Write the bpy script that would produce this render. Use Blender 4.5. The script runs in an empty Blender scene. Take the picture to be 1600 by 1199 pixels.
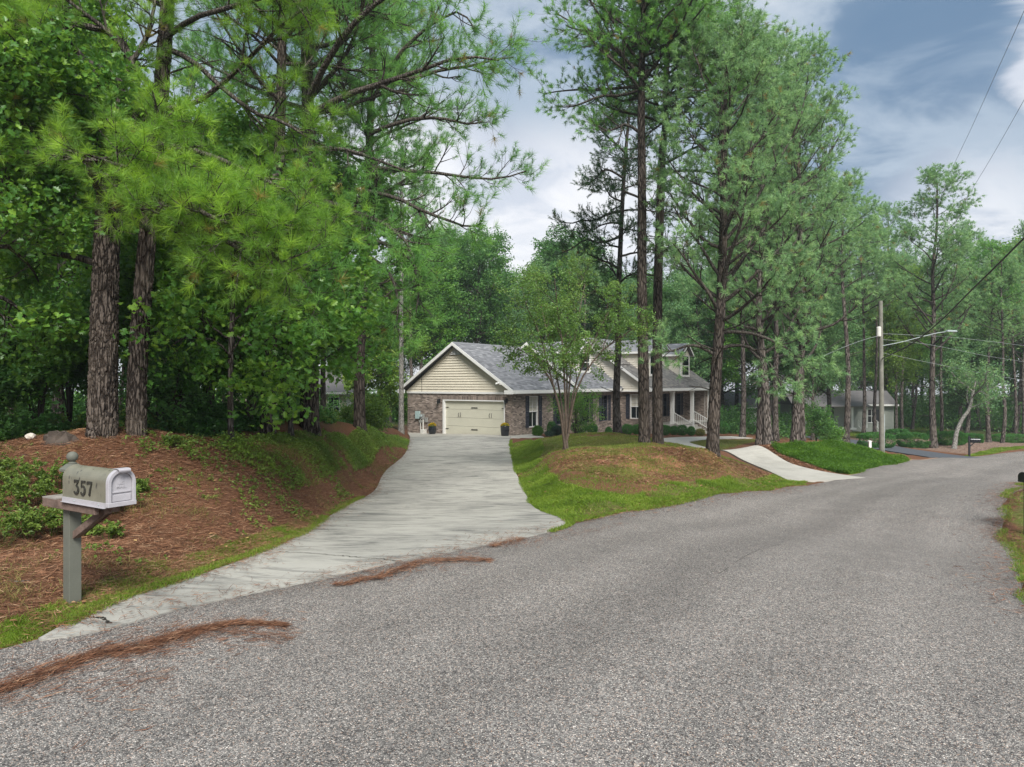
import bpy, bmesh, math, random
import numpy as np
from mathutils import Vector, Matrix
random.seed(7)
RNG = np.random.default_rng(11)
sc = bpy.context.scene
COL = sc.collection
PI = math.pi
# ------------------------------------------------------------------ camera
CAMZ = 2.4
HAZE = .0006
FPX = 1100.0                                   # focal length in photo pixels (photo 1600 x 1199)
cd = bpy.data.cameras.new('camera'); cam = bpy.data.objects.new('camera', cd); COL.objects.link(cam)
cd.lens = FPX/1600*36; cd.sensor_width = 36; cd.clip_start = .05; cd.clip_end = 3000
cam.location = (0, 0, CAMZ); cam.rotation_euler = (PI/2, 0, 0)
sc.camera = cam
# ------------------------------------------------------------------ view
sc.view_settings.view_transform = 'Standard'; sc.view_settings.look = 'None'
sc.view_settings.gamma = 1; sc.view_settings.use_curve_mapping = False
sc.view_settings.exposure = 2.1
sc.cycles.max_bounces = 7; sc.cycles.diffuse_bounces = 5; sc.cycles.transparent_max_bounces = 8
sc.cycles.use_adaptive_sampling = True
# ------------------------------------------------------------------ sun
SUN_EL, SUN_AZ = math.radians(44), math.radians(168)     # azimuth clockwise from +Y
sl = bpy.data.lights.new('sun', 'SUN'); so = bpy.data.objects.new('sun', sl); COL.objects.link(so)
sl.energy = 1.5; sl.angle = math.radians(25); sl.color = (1, .97, .92)
sd = Vector((math.sin(SUN_AZ)*math.cos(SUN_EL), math.cos(SUN_AZ)*math.cos(SUN_EL), math.sin(SUN_EL)))
so.rotation_euler = sd.to_track_quat('Z', 'Y').to_euler(); so.location = (0, 0, 60)

def lin(r, g, b):
    f = lambda c: (c/255/12.92) if c/255 <= .04045 else ((c/255+.055)/1.055)**2.4
    return (f(r), f(g), f(b), 1)

class NT:
    """tiny node helper"""
    def __init__(s, tree): s.t = tree; s.n = tree.nodes; s.l = tree.links
    def new(s, typ, **kw):
        n = s.n.new(typ)
        for k, v in kw.items():
            if k.startswith('i_'):
                k = k[2:]; k = int(k) if k.isdigit() else k.replace('_', ' ')
                if hasattr(v, 'is_linked') or isinstance(v, bpy.types.NodeSocket): s.l.new(v, n.inputs[k])
                else: n.inputs[k].default_value = v
            else: setattr(n, k, v)
        return n
    def math(s, op, a, b=0.0, c=None, clamp=False):
        n = s.n.new('ShaderNodeMath'); n.operation = op; n.use_clamp = clamp
        for i, v in enumerate((a, b, c)):
            if v is None: continue
            if isinstance(v, bpy.types.NodeSocket): s.l.new(v, n.inputs[i])
            else: n.inputs[i].default_value = v
        return n.outputs[0]
    def mix(s, f, a, b, blend='MIX'):
        n = s.n.new('ShaderNodeMix'); n.data_type = 'RGBA'; n.blend_type = blend
        for k, v in ((0, f), (6, a), (7, b)):
            if isinstance(v, bpy.types.NodeSocket): s.l.new(v, n.inputs[k])
            else: n.inputs[k].default_value = v
        return n.outputs[2]
    def noise(s, vec, scale, detail=4, rough=.55, dist=0.0):
        n = s.new('ShaderNodeTexNoise'); n.inputs['Scale'].default_value = scale
        n.inputs['Detail'].default_value = detail; n.inputs['Roughness'].default_value = rough; n.inputs['Distortion'].default_value = dist
        if vec is not None: s.l.new(vec, n.inputs['Vector'])
        return n.outputs[0]
    def vor(s, vec, scale, feature='F1', out=0):
        n = s.new('ShaderNodeTexVoronoi'); n.feature = feature; n.inputs['Scale'].default_value = scale
        if vec is not None: s.l.new(vec, n.inputs['Vector'])
        return n.outputs[out]
    def ramp(s, f, stops):
        n = s.n.new('ShaderNodeValToRGB'); e = n.color_ramp.elements
        while len(e) < len(stops): e.new(.5)
        for k, (p, c) in enumerate(stops):
            e[k].position = p; e[k].color = c if len(c) == 4 else (*c, 1)
        s.l.new(f, n.inputs[0]); return n.outputs[0]
    def smooth(s, f, a, b):
        n = s.n.new('ShaderNodeMapRange'); n.interpolation_type = 'SMOOTHSTEP'
        s.l.new(f, n.inputs[0]); n.inputs[1].default_value = a; n.inputs[2].default_value = b; return n.outputs[0]

# ------------------------------------------------------------------ world: broken grey-blue clouds with white gaps
W = bpy.data.worlds.new('World'); sc.world = W; W.use_nodes = True
n = NT(W.node_tree); W.node_tree.nodes.clear()
tc = n.new('ShaderNodeTexCoord'); dirv = tc.outputs['Generated']
sky = n.new('ShaderNodeTexSky'); sky.sky_type = 'NISHITA'; sky.sun_disc = False
sky.sun_elevation = SUN_EL; sky.sun_rotation = SUN_AZ
sep = n.new('ShaderNodeSeparateXYZ'); n.l.new(dirv, sep.inputs[0])
zz = n.math('ADD', n.math('MAXIMUM', sep.outputs[2], 0.0), .22)
cx = n.math('DIVIDE', sep.outputs[0], zz); cy = n.math('DIVIDE', sep.outputs[1], zz)
comb = n.new('ShaderNodeCombineXYZ'); n.l.new(cx, comb.inputs[0]); n.l.new(cy, comb.inputs[1])
cv = comb.outputs[0]
off = n.new('ShaderNodeVectorMath', operation='ADD'); n.l.new(cv, off.inputs[0]); off.inputs[1].default_value = (3.1, 7.4, 0)
big = n.noise(off.outputs[0], .95, 5, .5, .6)
med = n.noise(cv, 2.9, 7, .58, .7)
SKY_DARK, SKY_MID, SKY_LIGHT, SKY_WHITE = lin(118, 145, 173), lin(151, 171, 192), lin(187, 199, 212), lin(240, 240, 243)
tot = n.math('ADD', n.math('MULTIPLY', big, .55), n.math('MULTIPLY', med, .45))
def blob(px, py, rad, soft):                    # a cloud bank at a place in the sky
    d = Vector(((px-800)/FPX, 1, (600-py)/FPX)).normalized()
    vm = n.new('ShaderNodeVectorMath', operation='DISTANCE'); n.l.new(dirv, vm.inputs[0]); vm.inputs[1].default_value = d
    dist = n.math('ADD', vm.outputs['Value'], n.math('MULTIPLY', n.math('SUBTRACT', med, .5), .26))
    return n.math('SUBTRACT', 1.0, n.smooth(dist, rad-soft, rad+soft))
white = n.math('MAXIMUM', blob(880, 430, .20, .07), blob(640, 420, .22, .07))
white = n.math('MAXIMUM', white, blob(1800, 110, .10, .02))
white = n.math('MAXIMUM', white, n.math('MULTIPLY', blob(1540, 360, .09, .06), .8))
dark = n.math('MAXIMUM', blob(840, 215, .15, .10), n.math('MULTIPLY', blob(1410, 55, .09, .06), .95))
dark = n.math('MAXIMUM', dark, n.math('MULTIPLY', blob(1400, 275, .17, .10), .95))
light = n.math('MAXIMUM', blob(930, 20, .2, .14), n.math('MULTIPLY', blob(1500, 330, .16, .1), .5))
base = n.ramp(tot, [(.36, SKY_DARK), (.47, SKY_MID), (.58, SKY_LIGHT), (.74, SKY_WHITE)])
base = n.mix(n.math('MULTIPLY', light, .6), base, SKY_LIGHT)
base = n.mix(n.math('MULTIPLY', dark, .8), base, n.mix(n.smooth(med, .40, .60), lin(98, 127, 158), lin(170, 186, 203)))
base = n.mix(white, base, n.mix(n.smooth(med, .35, .6), lin(205, 212, 224), lin(240, 241, 245)))
hor = n.math('SUBTRACT', 1.0, n.smooth(sep.outputs[2], .02, .20))
base = n.mix(n.math('MULTIPLY', hor, .75), base, SKY_WHITE)
bg1 = n.new('ShaderNodeBackground'); n.l.new(sky.outputs[0], bg1.inputs[0]); bg1.inputs[1].default_value = .05
bg2 = n.new('ShaderNodeBackground'); n.l.new(base, bg2.inputs[0]); bg2.inputs[1].default_value = .268
mx = n.new('ShaderNodeMixShader'); mx.inputs[0].default_value = .97
n.l.new(bg1.outputs[0], mx.inputs[1]); n.l.new(bg2.outputs[0], mx.inputs[2])
wo = n.new('ShaderNodeOutputWorld'); n.l.new(mx.outputs[0], wo.inputs[0])

# ================================================================== helpers
def P(px, py, D):                               # photo pixel at a forward distance -> world point
    return np.array([(px-800)/FPX*D, D, CAMZ+(600-py)/FPX*D])

def tag(o, label=None, cat=None, group=None, kind=None):
    if label: o['label'] = label
    if cat: o['category'] = cat
    if group: o['group'] = group
    if kind: o['kind'] = kind
    return o

def empty(name, loc=(0, 0, 0), rz=0, label=None, cat=None, group=None, parent=None):
    o = bpy.data.objects.new(name, None); COL.objects.link(o)
    o.location = loc; o.rotation_euler = (0, 0, rz); o.empty_display_size = .1
    if parent: o.parent = parent
    return tag(o, label, cat, group)

def raw_mesh(name, V, faces, mat=None, tint=None, smooth=False, col=None):
    """V (n,3); faces = array (m,3|4) or list of such arrays"""
    me = bpy.data.meshes.new(name)
    V = np.asarray(V, np.float32); fl = faces if isinstance(faces, list) else [faces]
    fl = [np.asarray(f, np.int32) for f in fl if len(f)]
    tot = np.concatenate([np.full(len(f), f.shape[1], np.int32) for f in fl])
    idx = np.concatenate([f.ravel() for f in fl])
    me.vertices.add(len(V)); me.vertices.foreach_set('co', V.ravel())
    me.loops.add(len(idx)); me.loops.foreach_set('vertex_index', idx)
    me.polygons.add(len(tot)); me.polygons.foreach_set('loop_start', np.concatenate([[0], np.cumsum(tot)[:-1]]).astype(np.int32))
    try: me.polygons.foreach_set('loop_total', tot)
    except Exception: pass
    me.polygons.foreach_set('use_smooth', np.full(len(tot), bool(smooth)))
    me.update(calc_edges=True)
    if tint is not None:
        a = me.attributes.new('tint', 'FLOAT', 'POINT'); a.data.foreach_set('value', np.asarray(tint, np.float32))
    if col is not None:
        a = me.attributes.new('zone', 'FLOAT_COLOR', 'POINT')
        a.data.foreach_set('color', np.asarray(col, np.float32).ravel())
    if mat: me.materials.append(mat)
    return me

def link(name, me, parent=None, loc=None):
    o = bpy.data.objects.new(name, me); COL.objects.link(o)
    if parent: o.parent = parent
    if loc is not None: o.location = loc
    return o

class MB:
    """collects shapes into one mesh"""
    def __init__(s): s.v = []; s.f3 = []; s.f4 = []; s.n = 0; s.t = []
    def add(s, V, F, t=.5):
        V = np.asarray(V, float); s.v.append(V)
        F = np.asarray(F)
        if len(F): (s.f3 if F.shape[1] == 3 else s.f4).append(F+s.n)
        s.n += len(V); s.t.append(np.full(len(V), t) if np.isscalar(t) else t)
    def box(s, a, b, t=.5, M=None):
        x0, y0, z0 = a; x1, y1, z1 = b
        V = np.array([(x0,y0,z0),(x1,y0,z0),(x1,y1,z0),(x0,y1,z0),(x0,y0,z1),(x1,y0,z1),(x1,y1,z1),(x0,y1,z1)], float)
        if M is not None: V = V@np.array(M.to_3x3()).T+np.array(M.translation)
        s.add(V, [(0,3,2,1),(4,5,6,7),(0,1,5,4),(1,2,6,5),(2,3,7,6),(3,0,4,7)], t)
    def prism(s, poly, axis, a, b, t=.5):
        """poly = list of 2D pts in the plane normal to axis (0:yz 1:xz 2:xy)"""
        n = len(poly); V = []
        for d in (a, b):
            for p in poly:
                q = list(p); q.insert(axis, d); V.append(q)
        s.add(V, [(i, (i+1) % n, n+(i+1) % n, n+i) for i in range(n)], t)
        tri = [(0, i, i+1) for i in range(1, n-1)]
        m = s.n-2*n
        s.f3.append(np.array([(c, b_, a_) for a_, b_, c in tri])+m); s.f3.append(np.array(tri)+m+n)
    def cyl(s, c0, c1, r0, r1=None, n=10, t=.5, cap=True):
        V, F = tube(np.array([c0, c1], float)[None], np.array([r0, r0 if r1 is None else r1], float)[None], n)
        s.add(V, F, t)
        if cap:
            m = s.n-2*n
            s.f3.append(np.array([(0, i+1, i) for i in range(1, n-1)])+m)
            s.f3.append(np.array([(n, n+i, n+i+1) for i in range(1, n-1)])+m)
    def lathe(s, prof, c=(0, 0, 0), n=16, t=.5):
        V = [(c[0]+r*math.cos(2*PI*k/n), c[1]+r*math.sin(2*PI*k/n), c[2]+z) for r, z in prof for k in range(n)]
        s.add(V, [(i*n+k, i*n+(k+1) % n, (i+1)*n+(k+1) % n, (i+1)*n+k) for i in range(len(prof)-1) for k in range(n)], t)
    def mesh(s, name, mat, smooth=False):
        V = np.concatenate(s.v); F = []
        if s.f3: F.append(np.concatenate(s.f3))
        if s.f4: F.append(np.concatenate(s.f4))
        return raw_mesh(name, V, F, mat, np.concatenate(s.t), smooth)
    def build(s, name, mat, parent=None, loc=None, smooth=False, bevel=0):
        o = link(name, s.mesh(name, mat, smooth), parent, loc)
        if bevel:
            m = o.modifiers.new('bevel', 'BEVEL'); m.width = bevel; m.segments = 2; m.limit_method = 'ANGLE'
        return o

def tube(Pt, R, ns=6, flare=None):
    """Pt (N,K,3), R (N,K) -> verts, quad faces"""
    N, K, _ = Pt.shape
    T = np.empty_like(Pt); T[:, 1:-1] = Pt[:, 2:]-Pt[:, :-2] if K > 2 else 0
    T[:, 0] = Pt[:, 1]-Pt[:, 0]; T[:, -1] = Pt[:, -1]-Pt[:, -2]
    T /= np.linalg.norm(T, axis=2, keepdims=True)+1e-9
    ref = np.where(np.abs(T[:, :1, 2:3]) > .8, np.array([[[1., 0, 0]]]), np.array([[[0, 0, 1.]]]))
    A = np.cross(T, np.broadcast_to(ref, T.shape)); A /= np.linalg.norm(A, axis=2, keepdims=True)+1e-9
    B = np.cross(T, A)
    th = np.arange(ns)*2*PI/ns
    V = Pt[:, :, None]+R[:, :, None, None]*(A[:, :, None]*np.cos(th)[None, None, :, None]+B[:, :, None]*np.sin(th)[None, None, :, None])
    i = np.arange(N)[:, None, None]; k = np.arange(K-1)[None, :, None]; j = np.arange(ns)[None, None, :]
    b = (i*K+k)*ns; j2 = (j+1) % ns
    F = np.stack([b+j, b+j2, b+ns+j2, b+ns+j], -1).reshape(-1, 4)
    return V.reshape(-1, 3), F

def resample(pts, n):
    """Catmull-Rom through pts (k,d), n samples by parameter"""
    pts = np.asarray(pts, float); k = len(pts)
    e = np.concatenate([[2*pts[0]-pts[1]], pts, [2*pts[-1]-pts[-2]]])
    s = np.linspace(0, k-1-1e-6, n); i = s.astype(int); t = (s-i)[:, None]
    p0, p1, p2, p3 = e[i], e[i+1], e[i+2], e[i+3]
    return .5*((2*p1)+(-p0+p2)*t+(2*p0-5*p1+4*p2-p3)*t*t+(-p0+3*p1-3*p2+p3)*t**3)

def inpoly(X, Y, poly):
    c = np.zeros(X.shape, bool); n_ = len(poly); j = n_-1
    for i in range(n_):
        xi, yi = poly[i]; xj, yj = poly[j]
        m = ((yi > Y) != (yj > Y)) & (X < (xj-xi)*(Y-yi)/(yj-yi+1e-12)+xi)
        c ^= m; j = i
    return c

def seg_dist(X, Y, line):
    d = np.full(X.shape, 1e9)
    for (x0, y0), (x1, y1) in zip(line[:-1], line[1:]):
        vx, vy = x1-x0, y1-y0; t = np.clip(((X-x0)*vx+(Y-y0)*vy)/(vx*vx+vy*vy+1e-12), 0, 1)
        d = np.minimum(d, np.hypot(X-x0-t*vx, Y-y0-t*vy))
    return d

def vnoise(X, Y, f=1.0, seed=0):
    """smooth value noise"""
    X = X*f; Y = Y*f; ix = np.floor(X).astype(np.int64); iy = np.floor(Y).astype(np.int64)
    fx = X-ix; fy = Y-iy; fx = fx*fx*(3-2*fx); fy = fy*fy*(3-2*fy)
    def h(a, b):
        q = (a*374761393+b*668265263+seed*1442695041) & 0x7fffffff
        q = ((q ^ (q >> 13))*1274126177) & 0x7fffffff
        return ((q ^ (q >> 16)) & 0xffff)/65535.0
    return (h(ix, iy)*(1-fx)+h(ix+1, iy)*fx)*(1-fy)+(h(ix, iy+1)*(1-fx)+h(ix+1, iy+1)*fx)*fy

# ================================================================== materials
def new_mat(name, rough=.8, spec=.3):
    m = bpy.data.materials.new(name); m.use_nodes = True; t = NT(m.node_tree)
    b = m.node_tree.nodes['Principled BSDF']; b.inputs['Roughness'].default_value = rough
    b.inputs['Specular IOR Level'].default_value = spec
    return m, t, b

def geo_pos(t):
    return t.new('ShaderNodeNewGeometry').outputs['Position']
def obj_pos(t):
    return t.new('ShaderNodeTexCoord').outputs['Object']
def scaled(t, v, s):
    q = t.new('ShaderNodeMapping'); t.l.new(v, q.inputs[0]); q.inputs['Scale'].default_value = s; return q.outputs[0]
def bump(t, b, h, dist=.01, strength=1.0):
    q = t.new('ShaderNodeBump'); q.inputs['Strength'].default_value = strength; q.inputs['Distance'].default_value = dist
    t.l.new(h, q.inputs['Height']); t.l.new(q.outputs[0], b.inputs['Normal'])

def simple(name, c, rough=.7, spec=.3, var=.12, scale=6, bumpd=0, metal=0):
    m, t, b = new_mat(name, rough, spec)
    nz = t.noise(obj_pos(t), scale, 5, .6)
    lo = tuple(x*(1-var) for x in c[:3])+(1,); hi = tuple(min(1, x*(1+var)) for x in c[:3])+(1,)
    t.l.new(t.ramp(nz, [(.3, lo), (.7, hi)]), b.inputs['Base Color'])
    b.inputs['Metallic'].default_value = metal
    if bumpd: bump(t, b, t.noise(obj_pos(t), scale*8, 4, .6), bumpd)
    return m

def tinted(name, stops, rough=.7, spec=.3, nscale=8, nvar=.25):
    """colour from the per-piece tint attribute, with a little noise"""
    m, t, b = new_mat(name, rough, spec)
    a = t.new('ShaderNodeAttribute', attribute_name='tint')
    f = t.math('ADD', a.outputs['Fac'], t.math('MULTIPLY', t.math('SUBTRACT', t.noise(geo_pos(t), nscale, 4, .6), .5), nvar))
    t.l.new(t.ramp(f, stops), b.inputs['Base Color'])
    return m

def leafmat(name, dark, mid, bright, rough=.5, spec=.35, trans=.35, tcol=None):
    m, t, b = new_mat(name, rough, spec)
    a = t.new('ShaderNodeAttribute', attribute_name='tint')
    oi = t.new('ShaderNodeObjectInfo')
    nz = t.noise(geo_pos(t), .9, 3, .5)
    f = t.math('ADD', a.outputs['Fac'], t.math('MULTIPLY', t.math('SUBTRACT', nz, .5), .5))
    f = t.math('ADD', f, t.math('MULTIPLY', t.math('SUBTRACT', oi.outputs['Random'], .5), .15))
    f = t.math('MULTIPLY', f, .84)
    c = t.ramp(f, [(.06, dark), (.42, mid), (.80, bright), (.97, bright), (1.0, lin(150, 125, 70))])
    t.l.new(c, b.inputs['Base Color'])
    tr = t.new('ShaderNodeBsdfTranslucent')
    tc_ = t.mix(.5, c, tcol or bright); t.l.new(tc_, tr.inputs[0])
    mxs = t.new('ShaderNodeMixShader'); mxs.inputs[0].default_value = trans
    out = m.node_tree.nodes['Material Output']
    t.l.new(b.outputs[0], mxs.inputs[1]); t.l.new(tr.outputs[0], mxs.inputs[2]); t.l.new(mxs.outputs[0], out.inputs[0])
    return m

c4 = lambda r, g, b: (r, g, b, 1)
M = {}
M['needle_near'] = leafmat('needle_near', c4(0.075,0.167,0.0279), c4(0.1605,0.334,0.0436), c4(0.4065,0.6286,0.0612), .45, .4, .45)
M['needle_mid'] = leafmat('needle_mid', c4(0.0719,0.1955,0.0578), c4(0.1437,0.3389,0.0784), c4(0.2876,0.5474,0.1032), .5, .4, .45)
M['needle_hazed'] = leafmat('needle_hazed', c4(0.1263,0.2536,0.1177), c4(0.2366,0.4183,0.1817), c4(0.4103,0.6087,0.2353), .55, .4, .45)  # haze put into the needle colour: paler and bluer
M['needle_dark'] = leafmat('needle_dark', c4(0.0367,0.0966,0.0399), c4(0.0735,0.1716,0.0636), c4(0.1347,0.2574,0.0726), .5, .4, .45)
M['oak_leaf'] = leafmat('oak_leaf', c4(0.0436,0.1283,0.0223), c4(0.0934,0.2438,0.0372), c4(0.2804,0.462,0.0556), .42, .5, .45)
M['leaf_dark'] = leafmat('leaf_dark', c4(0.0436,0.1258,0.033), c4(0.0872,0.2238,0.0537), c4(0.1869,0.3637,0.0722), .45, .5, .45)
M['leaf_mid'] = leafmat('leaf_mid', c4(0.0669,0.189,0.0379), c4(0.1337,0.3072,0.0551), c4(0.294,0.5198,0.0774), .45, .45, .45)
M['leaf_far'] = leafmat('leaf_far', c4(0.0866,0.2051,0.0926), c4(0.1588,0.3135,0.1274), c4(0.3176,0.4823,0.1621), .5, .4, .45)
M['leaf_light'] = leafmat('leaf_light', c4(0.0838,0.1746,0.0284), c4(0.1676,0.2909,0.0455), c4(0.3352,0.4655,0.0683), .45, .45, .45)
M['myrtle_leaf'] = leafmat('myrtle_leaf', c4(0.0814,0.1763,0.0406), c4(0.1629,0.311,0.0645), c4(0.3053,0.4147,0.0922), .45, .5, .45)
M['boxwood'] = leafmat('boxwood', c4(0.0306,0.1171,0.0262), c4(0.0612,0.1953,0.041), c4(0.1273,0.3384,0.0559), .45, .5, .45)
M['boxwood_light'] = leafmat('boxwood_light', c4(0.0403,0.1235,0.0114), c4(0.0806,0.209,0.019), c4(0.141,0.304,0.0285), .45, .5, .45)
M['boxwood_grey'] = leafmat('boxwood_grey', c4(0.044,0.088,0.0605), c4(0.077,0.143,0.099), c4(0.121,0.198,0.132), .5, .4, .45)
M['weed_leaf'] = leafmat('weed_leaf', c4(0.0717,0.129,0.0222), c4(0.1434,0.2284,0.039), c4(0.2631,0.3574,0.0667), .5, .4, .45)
M['grass'] = leafmat('grass', c4(0.0813,0.1368,0.0137), c4(0.1558,0.261,0.0205), c4(0.2979,0.3854,0.057), .55, .3, .45)
M['dry_grass'] = leafmat('dry_grass', c4(0.1306,0.1436,0.0315), c4(0.2176,0.2258,0.0578), c4(0.3482,0.3079,0.105), .6, .3, .45)
M['ivy'] = leafmat('ivy', c4(0.0454,0.118,0.01), c4(0.0907,0.2065,0.0167), c4(0.1812,0.3245,0.0251), .5, .4, .45)
M['brown_needle'] = leafmat('brown_needle', c4(0.106,0.045,0.02), c4(0.212,0.09,0.035), c4(0.3604,0.18,0.08), .6, .3, .45)
M['straw'] = tinted('straw', [(0, c4(.08,.036,.02)), (.5, c4(.235,.108,.058)), (.85, c4(.37,.19,.105)), (1, c4(.5,.34,.21))], .75, .25)
M['straw_red'] = tinted('straw_red', [(0, c4(.07,.03,.018)), (.5, c4(.16,.07,.038)), (.85, c4(.25,.12,.065)), (1, c4(.38,.24,.15))], .75, .25)
M['mum'] = leafmat('mum', c4(0.53,0.35,0.02), c4(0.742,0.52,0.02), c4(0.848,0.65,0.05), .6, .3, .45)
M['dead_leaf'] = tinted('dead_leaf', [(0, c4(.12,.05,.025)), (.5, c4(.28,.15,.07)), (.85, c4(.36,.22,.12)), (1, c4(.55,.4,.12))], .7, .3)

def bark(name, c0, c1, c2, s=1.0, bd=.03):
    m, t, b = new_mat(name, .92, .15)
    p = scaled(t, geo_pos(t), (1, 1, .17))
    wob = t.new('ShaderNodeVectorMath', operation='ADD'); t.l.new(p, wob.inputs[0])
    nn = t.new('ShaderNodeTexNoise'); nn.inputs['Scale'].default_value = 6*s; t.l.new(p, nn.inputs['Vector'])
    sc_ = t.new('ShaderNodeVectorMath', operation='SCALE'); t.l.new(nn.outputs['Color'], sc_.inputs[0]); sc_.inputs['Scale'].default_value = .09/s
    t.l.new(sc_.outputs[0], wob.inputs[1])
    d = t.vor(wob.outputs[0], 17*s, 'DISTANCE_TO_EDGE')
    fine = t.noise(scaled(t, geo_pos(t), (1, 1, .35)), 60*s, 5, .65)
    plate = t.smooth(d, .02, .22)
    colr = t.ramp(t.math('ADD', t.math('MULTIPLY', plate, .6), t.math('MULTIPLY', fine, .4)), [(.15, c0), (.5, c1), (.85, c2)])
    big = t.noise(geo_pos(t), 1.3, 3)
    colr = t.mix(t.math('MULTIPLY', t.smooth(big, .45, .7), .35), colr, c4(c2[0]*1.1, c2[1]*1.08, c2[2]*1.0))
    t.l.new(colr, b.inputs['Base Color'])
    bump(t, b, t.math('ADD', plate, t.math('MULTIPLY', fine, .4)), bd)
    return m
M['bark_near'] = bark('bark_near', c4(0.012,0.009,0.0074), c4(0.0544,0.0428,0.0347), c4(0.1197,0.0981,0.0832), 1, .02)
M['bark_pine'] = bark('bark_pine', c4(0.024,0.0192,0.016), c4(0.096,0.0784,0.068), c4(0.2,0.172,0.152), .8, .035)
M['bark_brown'] = bark('bark_brown', c4(0.0272,0.0176,0.0116), c4(0.102,0.0692,0.0492), c4(0.204,0.151,0.1156), .7, .035)
M['bark_dark'] = bark('bark_dark', c4(.015,.012,.01), c4(.05,.042,.036), c4(.12,.105,.095), 1, .02)
M['bark_grey'] = bark('bark_grey', c4(.09,.085,.075), c4(.2,.19,.17), c4(.38,.36,.33), 1.4, .01)
M['bark_myrtle'] = simple('bark_myrtle', c4(.10,.075,.056), .7, .3, .45, 9, .004)
M['bark_limb'] = bark('bark_limb', c4(.02,.017,.014), c4(.06,.05,.042), c4(.12,.105,.09), 1.2, .015)
M['twig'] = simple('twig', c4(.07,.055,.045), .85, .2, .3, 4)

# ================================================================== terrain
CP = [  # px, py, forward distance (what the photograph shows of the ground)
 (800,1199,4.0),(0,1199,4.0),(1600,1199,4.0),(60,1005,5.6),(890,822,13.0),(1320,747,26),(1480,715,40),(1600,706,47),
 (1565,800,15.4),(1596,927,8.2),(1600,758,20.5),(1200,768,21),(1015,800,15.5),(650,875,9.3),(400,930,7.4),
 (584,769,20.3),(816,759,21),(803,731,26),(797,697,36),(834,794,16.4),(478,834,11.8),(400,869,9.4),(156,953,6.4),(700,720,29),
 (637,677,46.8),(798,682,42),(720,682,41),(659,690,38),(600,740,24.5),
 (108,940,6.2),(220,880,7.7),(0,880,7.6),(0,700,12),(150,678,12),(250,688,12.4),(300,760,11),(450,760,13.5),(130,780,10),
 (420,684,17),(484,672,20.7),(562,668,27.2),(520,676,23.5),(450,680,18.5),(600,683,32),(640,684,38),(627,671,44),(520,800,14),(540,720,19),
 (883,700,25),(1007,692,26),(1028,693,27),(1113,707,24),(950,683,30),(860,684,33),(965,679,34),(1010,735,21),(900,780,16),(860,752,19),
 (1150,745,23.8),(930,730,20.5),(940,706,24.2),(1000,712,23.2),(900,712,22.8),(1060,708,25.2),(980,698,26.5),(300,686,15),(150,682,14.5),(60,690,14),(360,688,14.5),
 (1293,752,25.4),(1237,761,22.8),(1195,724,30),(1128,711,35),(1075,700,39),(1045,692,42.5),(1062,688,45),(1110,685,49),(1155,684,52),(1040,683,48),(925,682,44),
 (1200,694,33),(1250,692,35),(1330,699,33.5),(1320,737,28),(1400,728,32),(1420,716,37),(1378,711,42),(1440,709,43),(1400,704,45),(1360,701,47),
 (1518,714,43),(1425,698,50),(1380,694,50),(1488,696,50),(1560,697,52),(1458,698,50),(1330,676,72),(1275,676,70),
 (1600,840,13.75),(1240,690,40),(1115,679,56),
]
cp = np.array([P(*c) for c in CP])
EX = np.array([  # beyond what can be measured: X, Y, Z
 (-6,12.6,1.33),(-12,13,1.15),(-14,22,.75),(-30,30,.2),(-9,30,.2),(-20,55,-1.1),(-6.5,62,-1.35),(-40,70,-1.6),(-60,10,.8),(-30,8,1.4),(-12,5,.2),(-9,1,.0),(-10,9,.9),
 (-25,-10,.3),(0,-20,-.1),(0,-4,0),(20,-10,-.4),(12,6,-.2),(25,12,-.7),(40,25,-1.4),(60,40,-2.1),(18,20,-.7),
 (10,70,-1.8),(20,70,-2.3),(35,70,-2.6),(60,60,-2.5),(80,80,-3),(30,100,-3),(0,100,-2.6),(-40,120,-2.6),(90,10,-2),(0,150,-3.5),(-120,60,-2),(120,140,-4),(-120,-80,0),(120,-80,-2),(0,-120,-1),(0,260,-5),(220,200,-5),(-220,200,-4),
])
CT = np.concatenate([cp, EX]); CT[:, 2] += 0
DRP = [((60,1003,5.62),(66,1006,5.6)),((156,953,6.4),(180,982,5.95)),((300,905,7.8),(400,932,7.38)),((400,869,9.4),(640,878,9.3)),((478,834,11.9),(884,824,12.9)),
 ((537,794,16.6),(834,794,16.6)),((584,769,20.2),(816,759,21.4)),((602,738,25),(803,731,26)),((634,708,31.5),(797,699,34.5)),((641,684,42.5),(797,685,40))]
def _U(r2): return r2*np.log(r2+1e-9)*.5
def _fit(CT, lam):
    n_ = len(CT); K = _U(((CT[:, None, :2]-CT[None, :, :2])**2).sum(-1)); K[np.arange(n_), np.arange(n_)] = lam
    Pm = np.column_stack([np.ones(n_), CT[:, :2]]); A = np.block([[K, Pm], [Pm.T, np.zeros((3, 3))]])
    return CT, np.linalg.solve(A, np.concatenate([CT[:, 2], np.zeros(3)]))
HARDCP = np.array([P(*c) for r in DRP for c in r]+[P(*c) for c in ((800,1199,4.0),(0,1199,4.0),(1015,800,15.3),(637,677,46.8),(798,682,42),(720,682,41),(850,684,41),(836,679,45),(1200,768,21),(650,875,9.3),(1320,747,26))]+[(-10,12,.2),(-20,40,-.9),(10,60,-1)])
_DF = _fit(HARDCP, .5)
_n = len(CT); _K = _U(((CT[:, None, :2]-CT[None, :, :2])**2).sum(-1))
_K[np.arange(_n), np.arange(_n)] = .04
_Pm = np.column_stack([np.ones(_n), CT[:, :2]])
_A = np.block([[_K, _Pm], [_Pm.T, np.zeros((3, 3))]])
_w = np.linalg.solve(_A, np.concatenate([CT[:, 2], np.zeros(3)]))
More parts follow.
